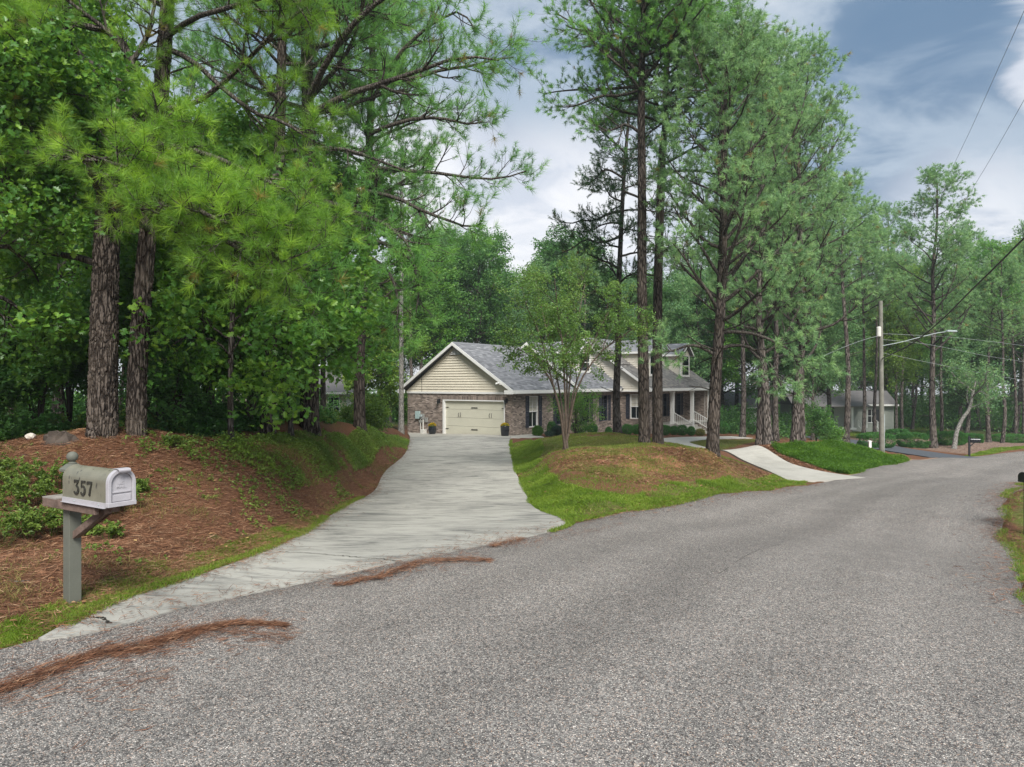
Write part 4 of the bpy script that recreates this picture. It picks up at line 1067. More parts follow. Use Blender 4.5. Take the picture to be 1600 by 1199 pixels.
for s_ in (-1, 1):
    mb = MB(); mb.cyl((a+s_*.04, -.5, z), (a+s_*.17, -.66, z-.06), .035, .065, 10); mb.build('lamp_head', M['white'], fl)

# ================================================================== far houses
def small_house(label, pos, rz, w, dpt, hwall, mat, zb, name='grey_house', porch=True):
    hs = empty(name, (pos[0], pos[1], zb), rz, label, 'house')
    core = MB(); core.box((-w/2, 0, -.6), (w/2, dpt, hwall)); core.build('wall', M[mat], hs)
    z = .35
    while z < hwall-.05:
        mb = MB(); mb.add([(-w/2, -.035, z), (w/2, -.035, z), (w/2, -.006, z+.17), (-w/2, -.006, z+.17), (-w/2, -.003, z), (w/2, -.003, z)], [(0,1,2,3), (0,4,5,1)]); mb.build('siding_board', M[mat], hs); z += .17
    rf = MB(); e = .5; rh = hwall+dpt*.3
    rf.prism([(-e, hwall-.1), (dpt/2, rh), (dpt+e, hwall-.1), (dpt+e, hwall), (dpt/2, rh+.12), (-e, hwall)][:3], 0, -w/2-.3, w/2+.3); ro = rf.build('roof', M['roof_far'], hs)
    mb = MB(); mb.box((-w/2-.3, -e-.03, hwall-.2), (w/2+.3, -e-.002, hwall-.02)); mb.build('fascia', M['white'], hs)
    return hs
M['grey_siding'] = simple('grey_siding', c4(.33,.35,.31), .7, .3, .08, 3)
M['white_siding'] = simple('white_siding', c4(.66,.66,.62), .6, .3, .06, 3)
M['yellow_siding'] = simple('yellow_siding', c4(.62,.56,.42), .6, .3, .06, 3)
M['roof_far'] = tinted('roof_far', [(0, c4(.13,.12,.12)), (.5, c4(.18,.17,.17)), (1, c4(.25,.24,.23))], .9, .2, 6, .6)
def hwin(hs, x, z, w, h, y=-.04, shut=True):
    mb = MB()
    for a, b_ in (((x-w/2-.08, z-h/2-.08), (x-w/2, z+h/2+.08)), ((x+w/2, z-h/2-.08), (x+w/2+.08, z+h/2+.08)), ((x-w/2, z+h/2), (x+w/2, z+h/2+.08)), ((x-w/2, z-h/2-.08), (x+w/2, z-h/2)), ((x-w/2, z-.025), (x+w/2, z+.025)), ((x-.02, z-h/2), (x+.02, z-.025)), ((x-.02, z+.025), (x+.02, z+h/2))):
        mb.box((a[0], y-.04, a[1]), (b_[0], y, b_[1]))
    f = mb.build('window', M['white'], hs)
    mb = MB(); mb.box((x-w/2, y-.01, z-h/2), (x+w/2, y-.002, z+h/2)); mb.build('pane', M['glass'], f)
    if shut:
        for s_ in (-1, 1): mb = MB(); xx = x+s_*(w/2+.3); mb.box((xx-.2, y-.05, z-h/2), (xx+.2, y, z+h/2)); mb.build('shutter', M['black'], hs)
D2 = 74
p2 = P(1318, 672, D2); zb2 = p2[2]
gh = small_house('grey sided house with white porch rails among the trees beyond the utility pole', (p2[0], D2), math.radians(-4), 10.2, 4.6, 2.7, 'grey_siding', zb2)
def gx2(px): return (px-1318)/FPX*D2
hwin(gh, gx2(1360), 1.45, .75, 1.35); hwin(gh, gx2(1283), 1.4, .6, 1.6, shut=False)
mb = MB(); mb.box((gx2(1297), -.09, .4), (gx2(1303), -.045, 2.4)); mb.build('front_door', M['black'], gh)
mb = MB(); mb.box((gx2(1262), -2.0, .12), (gx2(1326), -.04, .3)); mb.build('porch_floor', M['white'], gh)
mb = MB(); mb.box((gx2(1262), -1.9, -.6), (gx2(1320), -.2, .118)); mb.build('porch_base', M['brick'], gh)
for px in (1262, 1279, 1320, 1341): mb = MB(); mb.box((gx2(px)-.1, -1.95, .3), (gx2(px)+.1, -1.75, 2.6)); mb.build('porch_column', M['white'], gh)
mb = MB(); mb.prism([(-2.3, 2.56), (-.04, 3.0), (-.04, 2.62), (-2.3, 2.45)], 0, gx2(1255), gx2(1345)); mb.build('porch_roof', M['roof_far'], gh)
for a, b_ in ((1328, 1339), (1354, 1366)):
    r = empty('stair_railing', parent=gh)
    for dz in (0, -.6):
        mb = MB(); mb.prism([(gx2(a), 1.15+dz), (gx2(b_), .45+dz), (gx2(b_), .38+dz), (gx2(a), 1.08+dz)], 1, -2.06, -2.0); mb.build('rail', M['white'], r)
    for k in range(6):
        u = k/5; x = gx2(a+(b_-a)*u); z = 1.1-.7*u; mb = MB(); mb.box((x-.025, -2.055, z-.62), (x+.025, -2.005, z)); mb.build('baluster', M['white'], r)
p3 = P(520, 668, 58)
yh = small_house('pale cream neighbouring house seen through the trees left of the garage', (p3[0]-3.2, 58), math.radians(8), 9.2, 7, 2.9, 'yellow_siding', p3[2], 'cream_house')
hwin(yh, 3.2, 1.65, .85, 1.5, shut=False)
mb = MB(); mb.box((4.2, -.08, -.3), (4.62, -.036, 2.9)); mb.build('corner_board', M['white'], yh)
mb = MB(); mb.box((1.9, -1.1, .35), (4.6, -1.04, .45)); mb.build('porch_rail', M['white'], yh)
for k in range(12): mb = MB(); mb.box((2.0+k*.22, -1.09, -.4), (2.05+k*.22, -1.05, .35)); mb.build('baluster', M['white'], yh)
p4 = P(1170, 668, 84)
small_house('white sided building glimpsed behind the pines right of the porch', (p4[0]+.5, 84), 0, 5, 6, 2.4, 'white_siding', p4[2], 'white_house')

# ================================================================== trees
UPV = np.array([0, 0, 1.])
def tree_obj(name, loc, meshes, label, cat='tree', group=None, rz=0, sxy=1.0, sz=1.0):
    """meshes: [(part name, mesh, parent index or None)]"""
    e = empty(name, loc, rz, label, cat, group); e.scale = (sxy, sxy, sz)
    for nm, me in meshes: link(nm, me, e)
    return e

def pine(seed, path, r0, r1, cb, n1, L1, n2, n3, nn, ln, w, needle, barkm, prof=None, ang=(55, 85), up=.35, stubs=8, ns=10, extra=None, tuftback=.16, drop=.12, wig=.16, hero=None, L2f=.42, L3=(.35, .75), nd1=.25):
    """path (K,3) local. returns [(part, mesh)]"""
    rng = np.random.default_rng(seed)
    tp = resample(path, 24)[None]; tr = (r0+(r1-r0)*np.linspace(0, 1, 24)**.8)[None]
    prof = prof or (lambda t: .25+.95*np.clip((1-(t-cb)/(1-cb)), 0, 1)**.7)
    C1, R1, t1 = grow(tp, tr, n1, cb, .985, (L1*.7, L1*1.15), ang, rng, 9, up, wig, .42, prof, az0=rng.random()*6, rmin=.012)
    if extra is not None:
        E = np.stack([resample(e, 9) for e in extra]); er = np.linspace(r0*.32, .02, 9)[None].repeat(len(E), 0)
        C1 = np.concatenate([C1, E]); R1 = np.concatenate([R1, er])
    l1 = np.linalg.norm(C1[:, -1]-C1[:, 0], axis=1).mean()
    C2, R2, _ = grow(C1, R1, n2, nd1, 1.0, (l1*L2f*.6, l1*L2f*1.2), (30, 65), rng, 6, .35, .2, .5, lambda t: 1.15-.55*t, rmin=.007)
    C3, R3, _ = grow(C2, R2, n3, .25, 1.0, L3, (25, 60), rng, 4, .5, .2, .55, rmin=.005)
    tp1, d1 = tips(C1); tp2, d2 = tips(C2); tp3, d3 = tips(C3)
    m3 = (C3[:, 1]+C3[:, 2])*.5
    Cn = np.concatenate([tp1, tp2, tp3]); Dn = unit(np.concatenate([d1, d2, d3]))
    Dn = unit(Dn+UPV*.25)
    V, F, T, _ = needles(Cn, Dn, nn, ln, w, rng, tuftback, (18, 80), drop)
    crown = raw_mesh('crown', V, F, needle, T)
    sets = [(C1, R1, 5), (C2, R2, 4), (C3, R3, 3)]
    if stubs:
        S, SR, _ = grow(tp, tr, stubs, max(.12, cb-.35), cb, (.5, L1*.55), (60, 95), rng, 6, -.1, .2, .18, rmin=.008); sets.append((S, SR, 4))
        S2, SR2, _ = grow(S, SR, 3, .3, 1, (.2, .7), (30, 60), rng, 4, 0, .2, .5, rmin=.004); sets.append((S2, SR2, 3))
    br = tubes_mesh('branches', sets, M['bark_limb'])
    if hero: tm = hero_trunk(path, np.linspace(r0, r1, 5), *hero)
    else:
        q = resample(path, 40); rr = r0+(r1-r0)*np.linspace(0, 1, 40)**.8; rr = rr*(1+.35*np.exp(-np.linspace(0, 1, 40)*40))
        v, f = tube(q[None], rr[None], ns); tm = raw_mesh('trunk', v, f, barkm, smooth=True)
    return [('trunk', tm), ('branches', br), ('crown', crown)]

def broad(seed, path, r0, r1, cb, n1, L1, n2, n3, nl, size, spread, leafm, barkm, ang=(35, 75), up=.3, prof=None, lobed=False, extra=None, aspect=.55, ns=9, flat=.5, L2f=.5, L3=(.4, .9), wig=.2):
    rng = np.random.default_rng(seed)
    tp = resample(path, 20)[None]; tr = (r0+(r1-r0)*np.linspace(0, 1, 20)**.8)[None]
    prof = prof or (lambda t: .35+.8*np.clip(1-np.abs((t-cb)/(1-cb)-.35)*1.2, 0, 1))
    sets = []
    if n1:
        C1, R1, _ = grow(tp, tr, n1, cb, .98, (L1*.7, L1*1.2), ang, rng, 8, up, wig, .5, prof, az0=rng.random()*6, rmin=.01)
    if extra is not None:
        E = np.stack([resample(e, 8) for e in extra]); er = np.linspace(r0*.35, .015, 8)[None].repeat(len(E), 0)
        C1, R1 = (np.concatenate([C1, E]), np.concatenate([R1, er])) if n1 else (E, er)
    l1 = np.linalg.norm(C1[:, -1]-C1[:, 0], axis=1).mean()
    C2, R2, _ = grow(C1, R1, n2, .2, 1.0, (l1*L2f*.6, l1*L2f*1.2), (30, 70), rng, 6, .25, .25, .5, lambda t: 1.15-.5*t, rmin=.006)
    C3, R3, _ = grow(C2, R2, n3, .2, 1.0, L3, (30, 70), rng, 4, .1, .25, .5, rmin=.004)
    Cn = np.concatenate([tips(C1)[0], tips(C2)[0], tips(C3)[0], C3[:, 2]])
    V, F, T, _ = leaves(Cn, size, rng, spread, nl, None, flat, lobed, aspect)
    q = resample(path, 30); rr = r0+(r1-r0)*np.linspace(0, 1, 30)**.8; rr = rr*(1+.4*np.exp(-np.linspace(0, 1, 30)*25))
    v, f = tube(q[None], rr[None], ns)
    return [('trunk', raw_mesh('trunk', v, f, barkm, smooth=True)), ('branches', tubes_mesh('branches', [(C1, R1, 5), (C2, R2, 4), (C3, R3, 3)], barkm)), ('crown', raw_mesh('crown', V, F, leafm, T))]

def pxpath(L, base=None):
    """list of (px,py,D) -> world points relative to base"""
    p = np.array([P(*c) for c in L]); return p-(p[0] if base is None else base)
def gbase(px, D, dz=-.12):
    x = (px-800)/FPX*D; return np.array([x, D, float(H(np.array([x]), np.array([D]))[0])+dz])

# ---- the big double pine over the mailbox bank
b0 = gbase(160, 12, -.15)
T1 = [tuple(b0)]
tp_ = np.concatenate([[b0], [P(*c) for c in ((162,560,12),(165,430,12.0),(170,300,12),(174,200,12))]])-b0
ex1 = [pxpath([(174,200,12),(168,160,11.9),(140,105,11.6),(98,60,11.2),(40,30,10.8),(-40,5,10.5)], b0),
       pxpath([(174,205,12),(188,160,12),(192,120,12),(215,85,12),(235,40,12.2),(250,-40,12.4)], b0),
       pxpath([(205,100,12),(180,55,11.9),(120,38,11.6),(60,20,11.4),(0,8,11.2),(-60,0,11)], b0),
       pxpath([(190,150,12),(176,118,11.8),(130,95,11.3),(60,70,10.8),(10,78,10.4),(-40,90,10.2)], b0),
       pxpath([(170,320,12),(150,290,11.2),(140,260,10.4),(150,250,9.7),(170,255,9.2),(200,262,8.9)], b0),
       pxpath([(168,330,12),(190,290,11.3),(215,255,10.6),(235,230,10),(250,205,9.6),(262,190,9.4)], b0),
       pxpath([(168,330,12),(200,300,11),(240,295,10),(290,315,9.3),(330,340,8.9),(360,350,8.7)], b0),
       pxpath([(170,290,12),(140,250,11.6),(90,230,11.2),(40,240,10.9),(0,250,10.7),(-40,260,10.5)], b0),
       pxpath([(165,420,12),(130,405,12.3),(90,398,12.6),(50,392,12.8),(20,390,13),(-20,395,13)], b0)]
m1 = pine(101, tp_, .235, .165, .97, 1, .5, 12, 9, 62, .20, .0046, M['needle_near'], M['bark_pine'], extra=ex1, stubs=10, hero=(150, 420, 15, .045, 3), L2f=.30, L3=(.2, .42), tuftback=.09, drop=.1, up=.5, nd1=.42)
tree_obj('pine_tree', b0, m1, 'thick furrowed pine forking high above the mailbox, nearest trunk on the left bank')
b0 = gbase(212, 12.4, -.15)
tp_ = np.concatenate([[b0], [P(*c) for c in ((216,560,12.4),(224,450,12.4),(234,330,12.4),(247,200,12.4),(256,90,12.4),(262,0,12.4),(268,-140,12.5),(272,-300,12.6))]])-b0
ex2 = [pxpath([(256,75,12.4),(300,95,12),(350,140,11.6),(400,178,11.2),(440,190,10.9),(480,215,10.7)], b0),
       pxpath([(244,225,12.4),(300,235,11.8),(350,252,11.2),(400,275,10.6),(450,300,10.1),(500,325,9.8)], b0),
       pxpath([(240,260,12.4),(290,275,11.6),(340,300,10.8),(390,325,10),(430,345,9.4),(460,360,9.1)], b0),
       pxpath([(236,320,12.4),(290,330,11.4),(340,345,10.4),(390,370,9.7),(430,400,9.2),(450,430,8.9)], b0),
       pxpath([(236,310,12.4),(255,330,11.2),(275,345,10.4),(300,355,9.8),(330,362,9.4),(350,370,9.1)], b0),
       pxpath([(250,170,12.4),(300,165,11.9),(360,120,11.5),(410,70,11),(440,40,10.8),(480,10,10.6)], b0),
       pxpath([(252,140,12.4),(220,120,12.0),(180,60,11.8),(130,20,11.6),(80,-20,11.4),(40,-60,11.2)], b0),
       pxpath([(258,60,12.4),(300,30,11.8),(350,15,11.3),(400,0,10.9),(450,-10,10.6),(500,-15,10.4)], b0),
       pxpath([(232,360,12.4),(205,340,11.2),(195,325,10.2),(200,320,9.6),(225,325,9.2),(250,335,9)], b0),
       pxpath([(236,310,12.4),(280,330,11.4),(320,350,10.3),(350,375,9.6),(380,390,9.1),(420,385,8.8)], b0)]
m2 = pine(102, tp_, .165, .09, .72, 10, 2.6, 12, 8, 62, .20, .0046, M['needle_near'], M['bark_pine'], extra=ex2, stubs=14, hero=(110, 420, 11, .035, 8), L2f=.30, L3=(.2, .42), tuftback=.09, drop=.1, up=.4, nd1=.42)
tree_obj('pine_tree', b0, m2, 'slimmer furrowed pine leaning right, touching the thick forked pine by the mailbox bank')

# ---- the pines further along the bank
def hero_pine(name, px, D, pathpx, r0, r1, label, seed, needle, barkm, cb, n1, L1, n2=9, n3=6, nn=34, ln=.2, w=.008, extra=None, hero=None, group=None, **kw):
    b_ = gbase(px, D)
    pth = np.concatenate([[b_], [P(*c) for c in pathpx]])-b_
    ex = [pxpath(e, b_) for e in extra] if extra else None
    me = pine(seed, pth, r0, r1, cb, n1, L1, n2, n3, nn, ln, w, needle, barkm, extra=ex, hero=hero, **kw)
    return tree_obj(name, b_, me, label, group=group)
hero_pine('pine_tree', 418, 17, [(422,540,17),(430,400,17),(436,250,17),(440,100,17),(442,-60,17),(446,-250,17)], .18, .07,
  'dark straight pine on the bank between the sapling and the wide trunk', 103, M['needle_mid'], M['bark_dark'], .60, 24, 2.4, 8, 6, 44, .2, .008,
  extra=[[(437,240,16),(470,235,15.5),(520,232,15),(560,240,14.6),(600,255,14.2),(640,270,14)],[(436,270,16),(400,300,15.3),(380,330,14.6),(370,360,14.2),(380,400,13.8),(400,420,13.6)]], hero=(72, 260, 10, .03, 12))
hero_pine('pine_tree', 484, 20.5, [(484,560,20.5),(486,400,20.5),(484,260,20.5),(480,120,20.5),(478,0,20.5),(476,-160,20.5),(474,-330,20.5)], .275, .08,
  'wide dark pine trunk rising from the bank crest left of the cream house', 104, M['needle_mid'], M['bark_dark'], .50, 34, 3.4, 12, 7, 36, .25, .010,
  extra=[[(484,310,16.8),(520,320,16.2),(560,335,15.6),(600,350,15),(640,385,14.6),(650,430,14.3)],[(484,180,16.8),(540,150,16.3),(600,130,16),(660,110,15.8),(720,90,15.6),(780,95,15.5)],
         [(485,330,16.8),(470,350,15.5),(455,390,14.4),(460,420,13.6),(480,450,13.2),(500,470,13)],[(484,150,16.8),(520,80,16),(560,30,15.6),(610,-10,15.2),(650,-30,15),(700,-60,14.8)]], tuftback=.2, hero=(84, 280, 11, .035, 15))
hero_pine('pine_tree', 562, 27, [(562,560,27),(568,440,27),(573,320,27),(578,200,27),(582,80,27),(585,-60,27),(588,-200,27)], .225, .07,
  'slender pine curving slightly, standing on the bank just left of the garage roof', 105, M['needle_mid'], M['bark_dark'], .38, 40, 3.2, 12, 7, 36, .26, .011,
  extra=[[(577,262,22),(640,268,21.6),(690,272,21.2),(730,278,21),(780,280,20.8),(822,268,20.6)],[(579,130,22),(640,125,21.5),(690,110,21.2),(730,105,21),(770,95,20.8),(802,90,20.6)],
         [(575,300,22),(620,310,21.5),(660,330,21),(700,345,20.8),(730,355,20.6),(752,350,20.4)],[(578,210,22),(630,190,21.6),(680,185,21.4),(710,190,21.2),(735,195,21),(755,190,20.9)],
         [(580,160,22),(620,90,21.5),(660,50,21.2),(690,30,21),(720,20,20.9),(745,50,20.8)],
         [(570,380,22),(600,380,21),(630,395,20.4),(650,420,20),(655,450,19.8),(650,490,19.7)],[(570,400,22),(590,410,20.8),(610,430,20.2),(620,460,19.9),(622,490,19.8),(615,520,19.7)]], hero=(60, 240, 10, .03, 19), wig=.2, tuftback=.2, L3=(.3, .7))
hero_pine('pine_tree', 627, 44, [(627,560,44),(627,480,44),(628,380,44),(628,300,44),(628,230,44)], .17, .07,
  'bare grey pine trunk standing against the left corner of the garage', 106, M['needle_hazed'], M['bark_grey'], .55, 26, 3.2, 7, 4, 24, .26, .02)

# ---- pines on the middle island
hero_pine('pine_tree', 1007, 26, [(1005,560,26),(1003,440,26),(1003,300,26),(1002,180,26),(1003,90,26),(1005,0,26),(1008,-60,26)], .215, .08,
  'tall straight pine, left of the close pair of trunks on the island', 107, M['needle_mid'], M['bark_brown'], .60, 46, 3.3, 8, 6, 34, .2, .016,
  extra=[[(1002,140,26),(970,150,26),(940,150,26),(915,160,26),(890,168,26),(868,166,26)],[(1002,120,26),(970,85,26),(940,65,26),(915,50,26),(895,45,26),(884,40,26)],
         [(1003,210,26),(980,195,26),(965,200,26),(950,205,26),(940,200,26),(928,195,26)]], wig=.22, hero=(48, 240, 10, .025, 31))
hero_pine('pine_tree', 1028, 27, [(1027,560,27),(1028,450,27),(1031,340,27),(1034,250,27),(1040,190,27),(1040,130,27),(1046,60,27),(1052,10,27)], .205, .07,
  'tall pine with a slight kink, right of the close pair of trunks on the island', 108, M['needle_mid'], M['bark_brown'], .60, 38, 3.2, 8, 6, 34, .2, .016,
  extra=[[(1033,260,27),(1060,245,27),(1085,232,27),(1110,222,27),(1125,218,27),(1140,222,27)],[(1030,400,27),(1050,385,27),(1060,395,27),(1070,400,27),(1078,405,27),(1085,402,27)],
         [(1034,275,27),(1060,268,27),(1090,268,27),(1115,272,27),(1130,275,27),(1150,280,27)]], wig=.2, hero=(48, 240, 10, .025, 33))
hero_pine('pine_tree', 1113, 24, [(1118,600,24),(1125,500,24),(1129,400,24),(1131,300,24.2),(1131,200,24.4),(1133,140,24.6),(1136,90,24.8)], .215, .05,
  'full pine with low limbs, leaning slightly, where the front walk bends', 109, M['needle_hazed'], M['bark_brown'], .27, 50, 3.3, 9, 6, 34, .2, .018,
  extra=[[(1126,545,24),(1150,540,24),(1175,545,23.8),(1200,565,23.6),(1215,590,23.5),(1225,615,23.4)],[(1124,560,24),(1100,545,24),(1080,540,24),(1062,545,24),(1050,550,24),(1040,545,24)],
         [(1127,520,24),(1165,520,24),(1200,530,24),(1230,545,24),(1255,560,24),(1275,570,24)],[(1128,440,24),(1165,400,24.2),(1200,350,24.4),(1230,310,24.5),(1255,290,24.6),(1280,270,24.7)],
         [(1130,380,24),(1170,330,24.2),(1205,270,24.4),(1235,220,24.5),(1255,170,24.6),(1262,120,24.7)]], up=.7, nd1=.42, L2f=.36, hero=(48, 220, 10, .025, 35), ang=(40, 75), prof=lambda t: .5+.7*np.clip(1-(t-.36)/.64, 0, 1)**.8)

# ---- prototypes reused for the woods
def lp(h, lean=.3, seed=0, k=7):
    r = np.random.default_rng(seed); z = np.linspace(0, h, k); w = np.cumsum(r.normal(size=(k, 2))*.12, 0); w -= w[0]
    return np.column_stack([w[:, 0]+lean*(z/h)**1.5, w[:, 1], z])
PINES = [pine(200+k, lp(19, .4*(k-1), 200+k), .22, .05, (.36, .55, .60, .20)[k], (42, 36, 32, 54)[k], (3.3, 3.0, 3.0, 3.6)[k], 8, 5, 26, .25, .024, M['needle_hazed'], M['bark_pine'], ang=((45, 75), (60, 90), (55, 85), (45, 70))[k], up=(.6, .35, .2, .7)[k], prof=(lambda t: .4+.75*np.clip(1-(t-.4)/.6, 0, 1)**.8) if k in (0, 3) else None, wig=.2, nd1=.45, L2f=.38) for k in range(4)]
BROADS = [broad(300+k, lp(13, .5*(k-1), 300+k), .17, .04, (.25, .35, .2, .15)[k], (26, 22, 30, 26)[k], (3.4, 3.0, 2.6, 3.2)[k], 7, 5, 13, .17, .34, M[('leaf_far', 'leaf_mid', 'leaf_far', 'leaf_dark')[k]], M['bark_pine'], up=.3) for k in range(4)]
def swap(meshes, crown=None, barkm=None):
    out = []
    for nm, me in meshes:
        if (nm == 'crown' and crown) or (nm != 'crown' and barkm):
            me = me.copy(); me.materials.clear(); me.materials.append(crown if nm == 'crown' else barkm)
        out.append((nm, me))
    return out
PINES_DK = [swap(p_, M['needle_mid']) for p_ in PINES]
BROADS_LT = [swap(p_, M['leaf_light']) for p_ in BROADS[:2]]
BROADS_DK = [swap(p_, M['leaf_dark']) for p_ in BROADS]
def plant(name, proto, h0, px, D, top, label, width=1.0, group=None, rz=None, fat=1.0):
    b_ = gbase(px, D); h = CAMZ+(600-top)/FPX*D-b_[2]; s = h/h0
    return tree_obj(name, b_, proto, label, group=group, rz=random.random()*6.3 if rz is None else rz, sxy=s*width, sz=s)

# right-hand pines beyond the front walk
R = random.Random(5)
plant('pine_tree', PINES[3], 19.5, 1200, 33, 62, 'full pine with a pale barked trunk edge at the head of the ivy bank', 1.0, rz=1.0)
plant('pine_tree', PINES[0], 19.5, 1187, 38, 120, 'pine with dark trunk just left of the pale edged pine beyond the walk', .9, rz=2.4)
plant('pine_tree', PINES[3], 19.5, 1242, 36, 90, 'stout pine on top of the ivy bank, left of a thin pale trunk', 1.0, rz=4.1)
plant('pine_tree', PINES[1], 19.5, 1254, 37.5, 150, 'thin pale pine on top of the ivy bank', .7, rz=.6)
plant('pine_tree', PINES[0], 19.5, 1212, 44, 160, 'pine set back between two stouter trunks behind the ivy bank', .85, rz=5.1)
plant('pine_tree', PINES[0], 19.5, 1160, 52, 240, 'dark pine beside the right end of the porch', .9, rz=3.1)
plant('pine_tree', PINES[2], 19.5, 1322, 50, 282, 'loose thin crowned pine in front of the grey house', 1.05, rz=2.2)
plant('pine_tree', PINES[1], 19.5, 1349, 55, 330, 'thin dark pine beside the white railing of the grey house', .8, rz=1.2)
plant('pine_tree', PINES[2], 19.5, 1367, 58, 360, 'narrow pine right behind the utility pole', .8, rz=4.2)
plant('pine_tree', PINES[0], 19.5, 1459, 49, 278, 'tall flat topped pine with a reddish trunk beside the second driveway', 1.1, rz=.3)
plant('pine_tree', PINES[1], 19.5, 1470, 51, 400, 'shorter pine trunk touching the tall flat topped pine', .9, rz=3.3)
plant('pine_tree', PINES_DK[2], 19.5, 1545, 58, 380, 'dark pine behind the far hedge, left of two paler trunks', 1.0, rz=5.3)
plant('pine_tree', PINES[1], 19.5, 1566, 56, 400, 'pine with a pale trunk behind the far hedge', .9, rz=2.0)
plant('pine_tree', PINES[2], 19.5, 1586, 60, 430, 'slim pale pine nearest the right edge, behind the road bend', .9, rz=1.7)
plant('oak_tree', BROADS_LT[0], 13.5, 1400, 66, 430, 'light green leafy tree right of the utility pole above the hedges', .85)
plant('oak_tree', BROADS_LT[1], 13.5, 1585, 74, 392, 'yellowish green leafy tree at the top right edge of the woods', 1.1)
plant('oak_tree', BROADS[0], 13.5, 1270, 52, 440, 'bushy green tree in front of the grey house porch', .95)
plant('oak_tree', BROADS[2], 13.5, 1292, 64, 380, 'leafy tree rising behind the left end of the grey house', 1.0)
plant('oak_tree', BROADS[0], 13.5, 1345, 84, 470, 'rounded tree behind the roof of the grey house', 1.0)
plant('oak_tree', BROADS[1], 13.5, 1425, 80, 500, 'leafy tree over the far lawn beyond the hedges', 1.1)
plant('oak_tree', BROADS[2], 13.5, 1510, 70, 470, 'spreading tree behind the black mailbox at the road bend', 1.2)
# pale leaning tree by the hedge
b_ = gbase(1490, 48); pth = np.concatenate([[b_], [P(*c) for c in ((1495,675,48),(1504,655,48),(1514,640,48),(1520,615,48),(1524,595,48))]])-b_
tree_obj('leaning_tree', b_, broad(401, pth, .16, .07, .6, 8, 2.2, 5, 4, 6, .16, .3, M['leaf_far'], M['bark_grey'], up=.4), 'crooked pale grey tree leaning right over the hedge near the black mailbox')
# dark tree in front of the house with a flared root
b_ = gbase(965, 34); pth = np.concatenate([[b_], [P(*c) for c in ((963,620,34),(966,540,34),(967,450,34),(971,350,34),(976,260,34),(982,190,34),(986,150,34))]])-b_
exc = [pxpath(e, b_) for e in ([(972,330,34),(950,335,33.8),(930,345,33.6),(910,345,33.4),(890,350,33.2),(872,345,33)], [(970,370,34),(940,380,33.8),(915,375,33.6),(900,385,33.4),(888,392,33.2),(872,398,33)],
   [(975,280,34),(960,270,34),(945,265,34),(935,275,34),(925,285,34),(915,290,34)], [(978,240,34),(962,225,34),(950,215,34),(940,205,34),(935,200,34),(930,190,34)], [(974,300,34),(1000,310,34),(1015,320,34),(1030,330,34),(1045,335,34),(1060,345,34)])]
tree_obj('cedar_tree', b_, pine(402, pth, .21, .05, .30, 34, 2.2, 10, 7, 40, .12, .018, M['needle_dark'], M['bark_dark'], extra=exc, ang=(60, 100), up=-.1, drop=.25, tuftback=.3, stubs=4, L3=(.3, .6)), 'dark feathery tree with flared roots in front of the brick house windows')
# crape myrtle: several stems from one foot
b_ = gbase(883, 24.8)
stems = [[(883,700),(878,660),(870,620),(852,580),(825,555),(800,540)], [(884,700),(880,650),(872,600),(862,550),(850,500),(838,440)], [(885,700),(884,650),(882,600),(880,550),(872,490),(866,430)],
  [(886,700),(887,650),(890,600),(896,545),(905,490),(915,440)], [(887,700),(890,655),(897,610),(915,560),(940,510),(960,470)], [(887,700),(892,650),(905,600),(935,555),(965,530),(990,515)], [(882,700),(876,650),(866,610),(856,570),(842,520),(818,470)], [(884,700),(885,640),(886,590),(884,540),(888,480),(890,420)]]
depths = [21.0, 21.9, 20.6, 22.3, 21.2, 20.8, 20.4, 22.6]
E = [pxpath([(x, y, 24.8+(dd-21.5)*k/5*1.9) for k, (x, y) in enumerate(s_)], b_) for s_, dd in zip(stems, depths)]
rngm = np.random.default_rng(9)
C1 = np.stack([resample(e, 12) for e in E]); C1[:, 0] = C1[:, 0]*.0+np.column_stack([np.cos(np.arange(8)*.8)*.1, np.sin(np.arange(8)*.8)*.1, np.full(8, -.02)]); R1 = np.linspace(.045, .012, 12)[None].repeat(8, 0)
C2, R2, _ = grow(C1, R1, 12, .42, 1.0, (.5, 1.3), (20, 55), rngm, 6, .15, .2, .5, rmin=.006)
C3, R3, _ = grow(C2, R2, 5, .2, 1.0, (.25, .7), (25, 65), rngm, 4, .0, .25, .5, rmin=.004)
V, F, T, _ = leaves(np.concatenate([tips(C1)[0], tips(C2)[0], tips(C3)[0], C3[:, 2], C2[:, 3]]), .085, rngm, .15, 17, None, .7, False, .55)
tree_obj('crape_myrtle', b_, [('trunk', tubes_mesh('trunk', [(C1, R1, 8)], M['bark_myrtle'])), ('branches', tubes_mesh('branches', [(C2, R2, 4), (C3, R3, 3)], M['bark_myrtle'])), ('crown', raw_mesh('crown', V, F, M['myrtle_leaf'], T))],
  'vase shaped small tree with many tan stems on the mound before the garage roof')

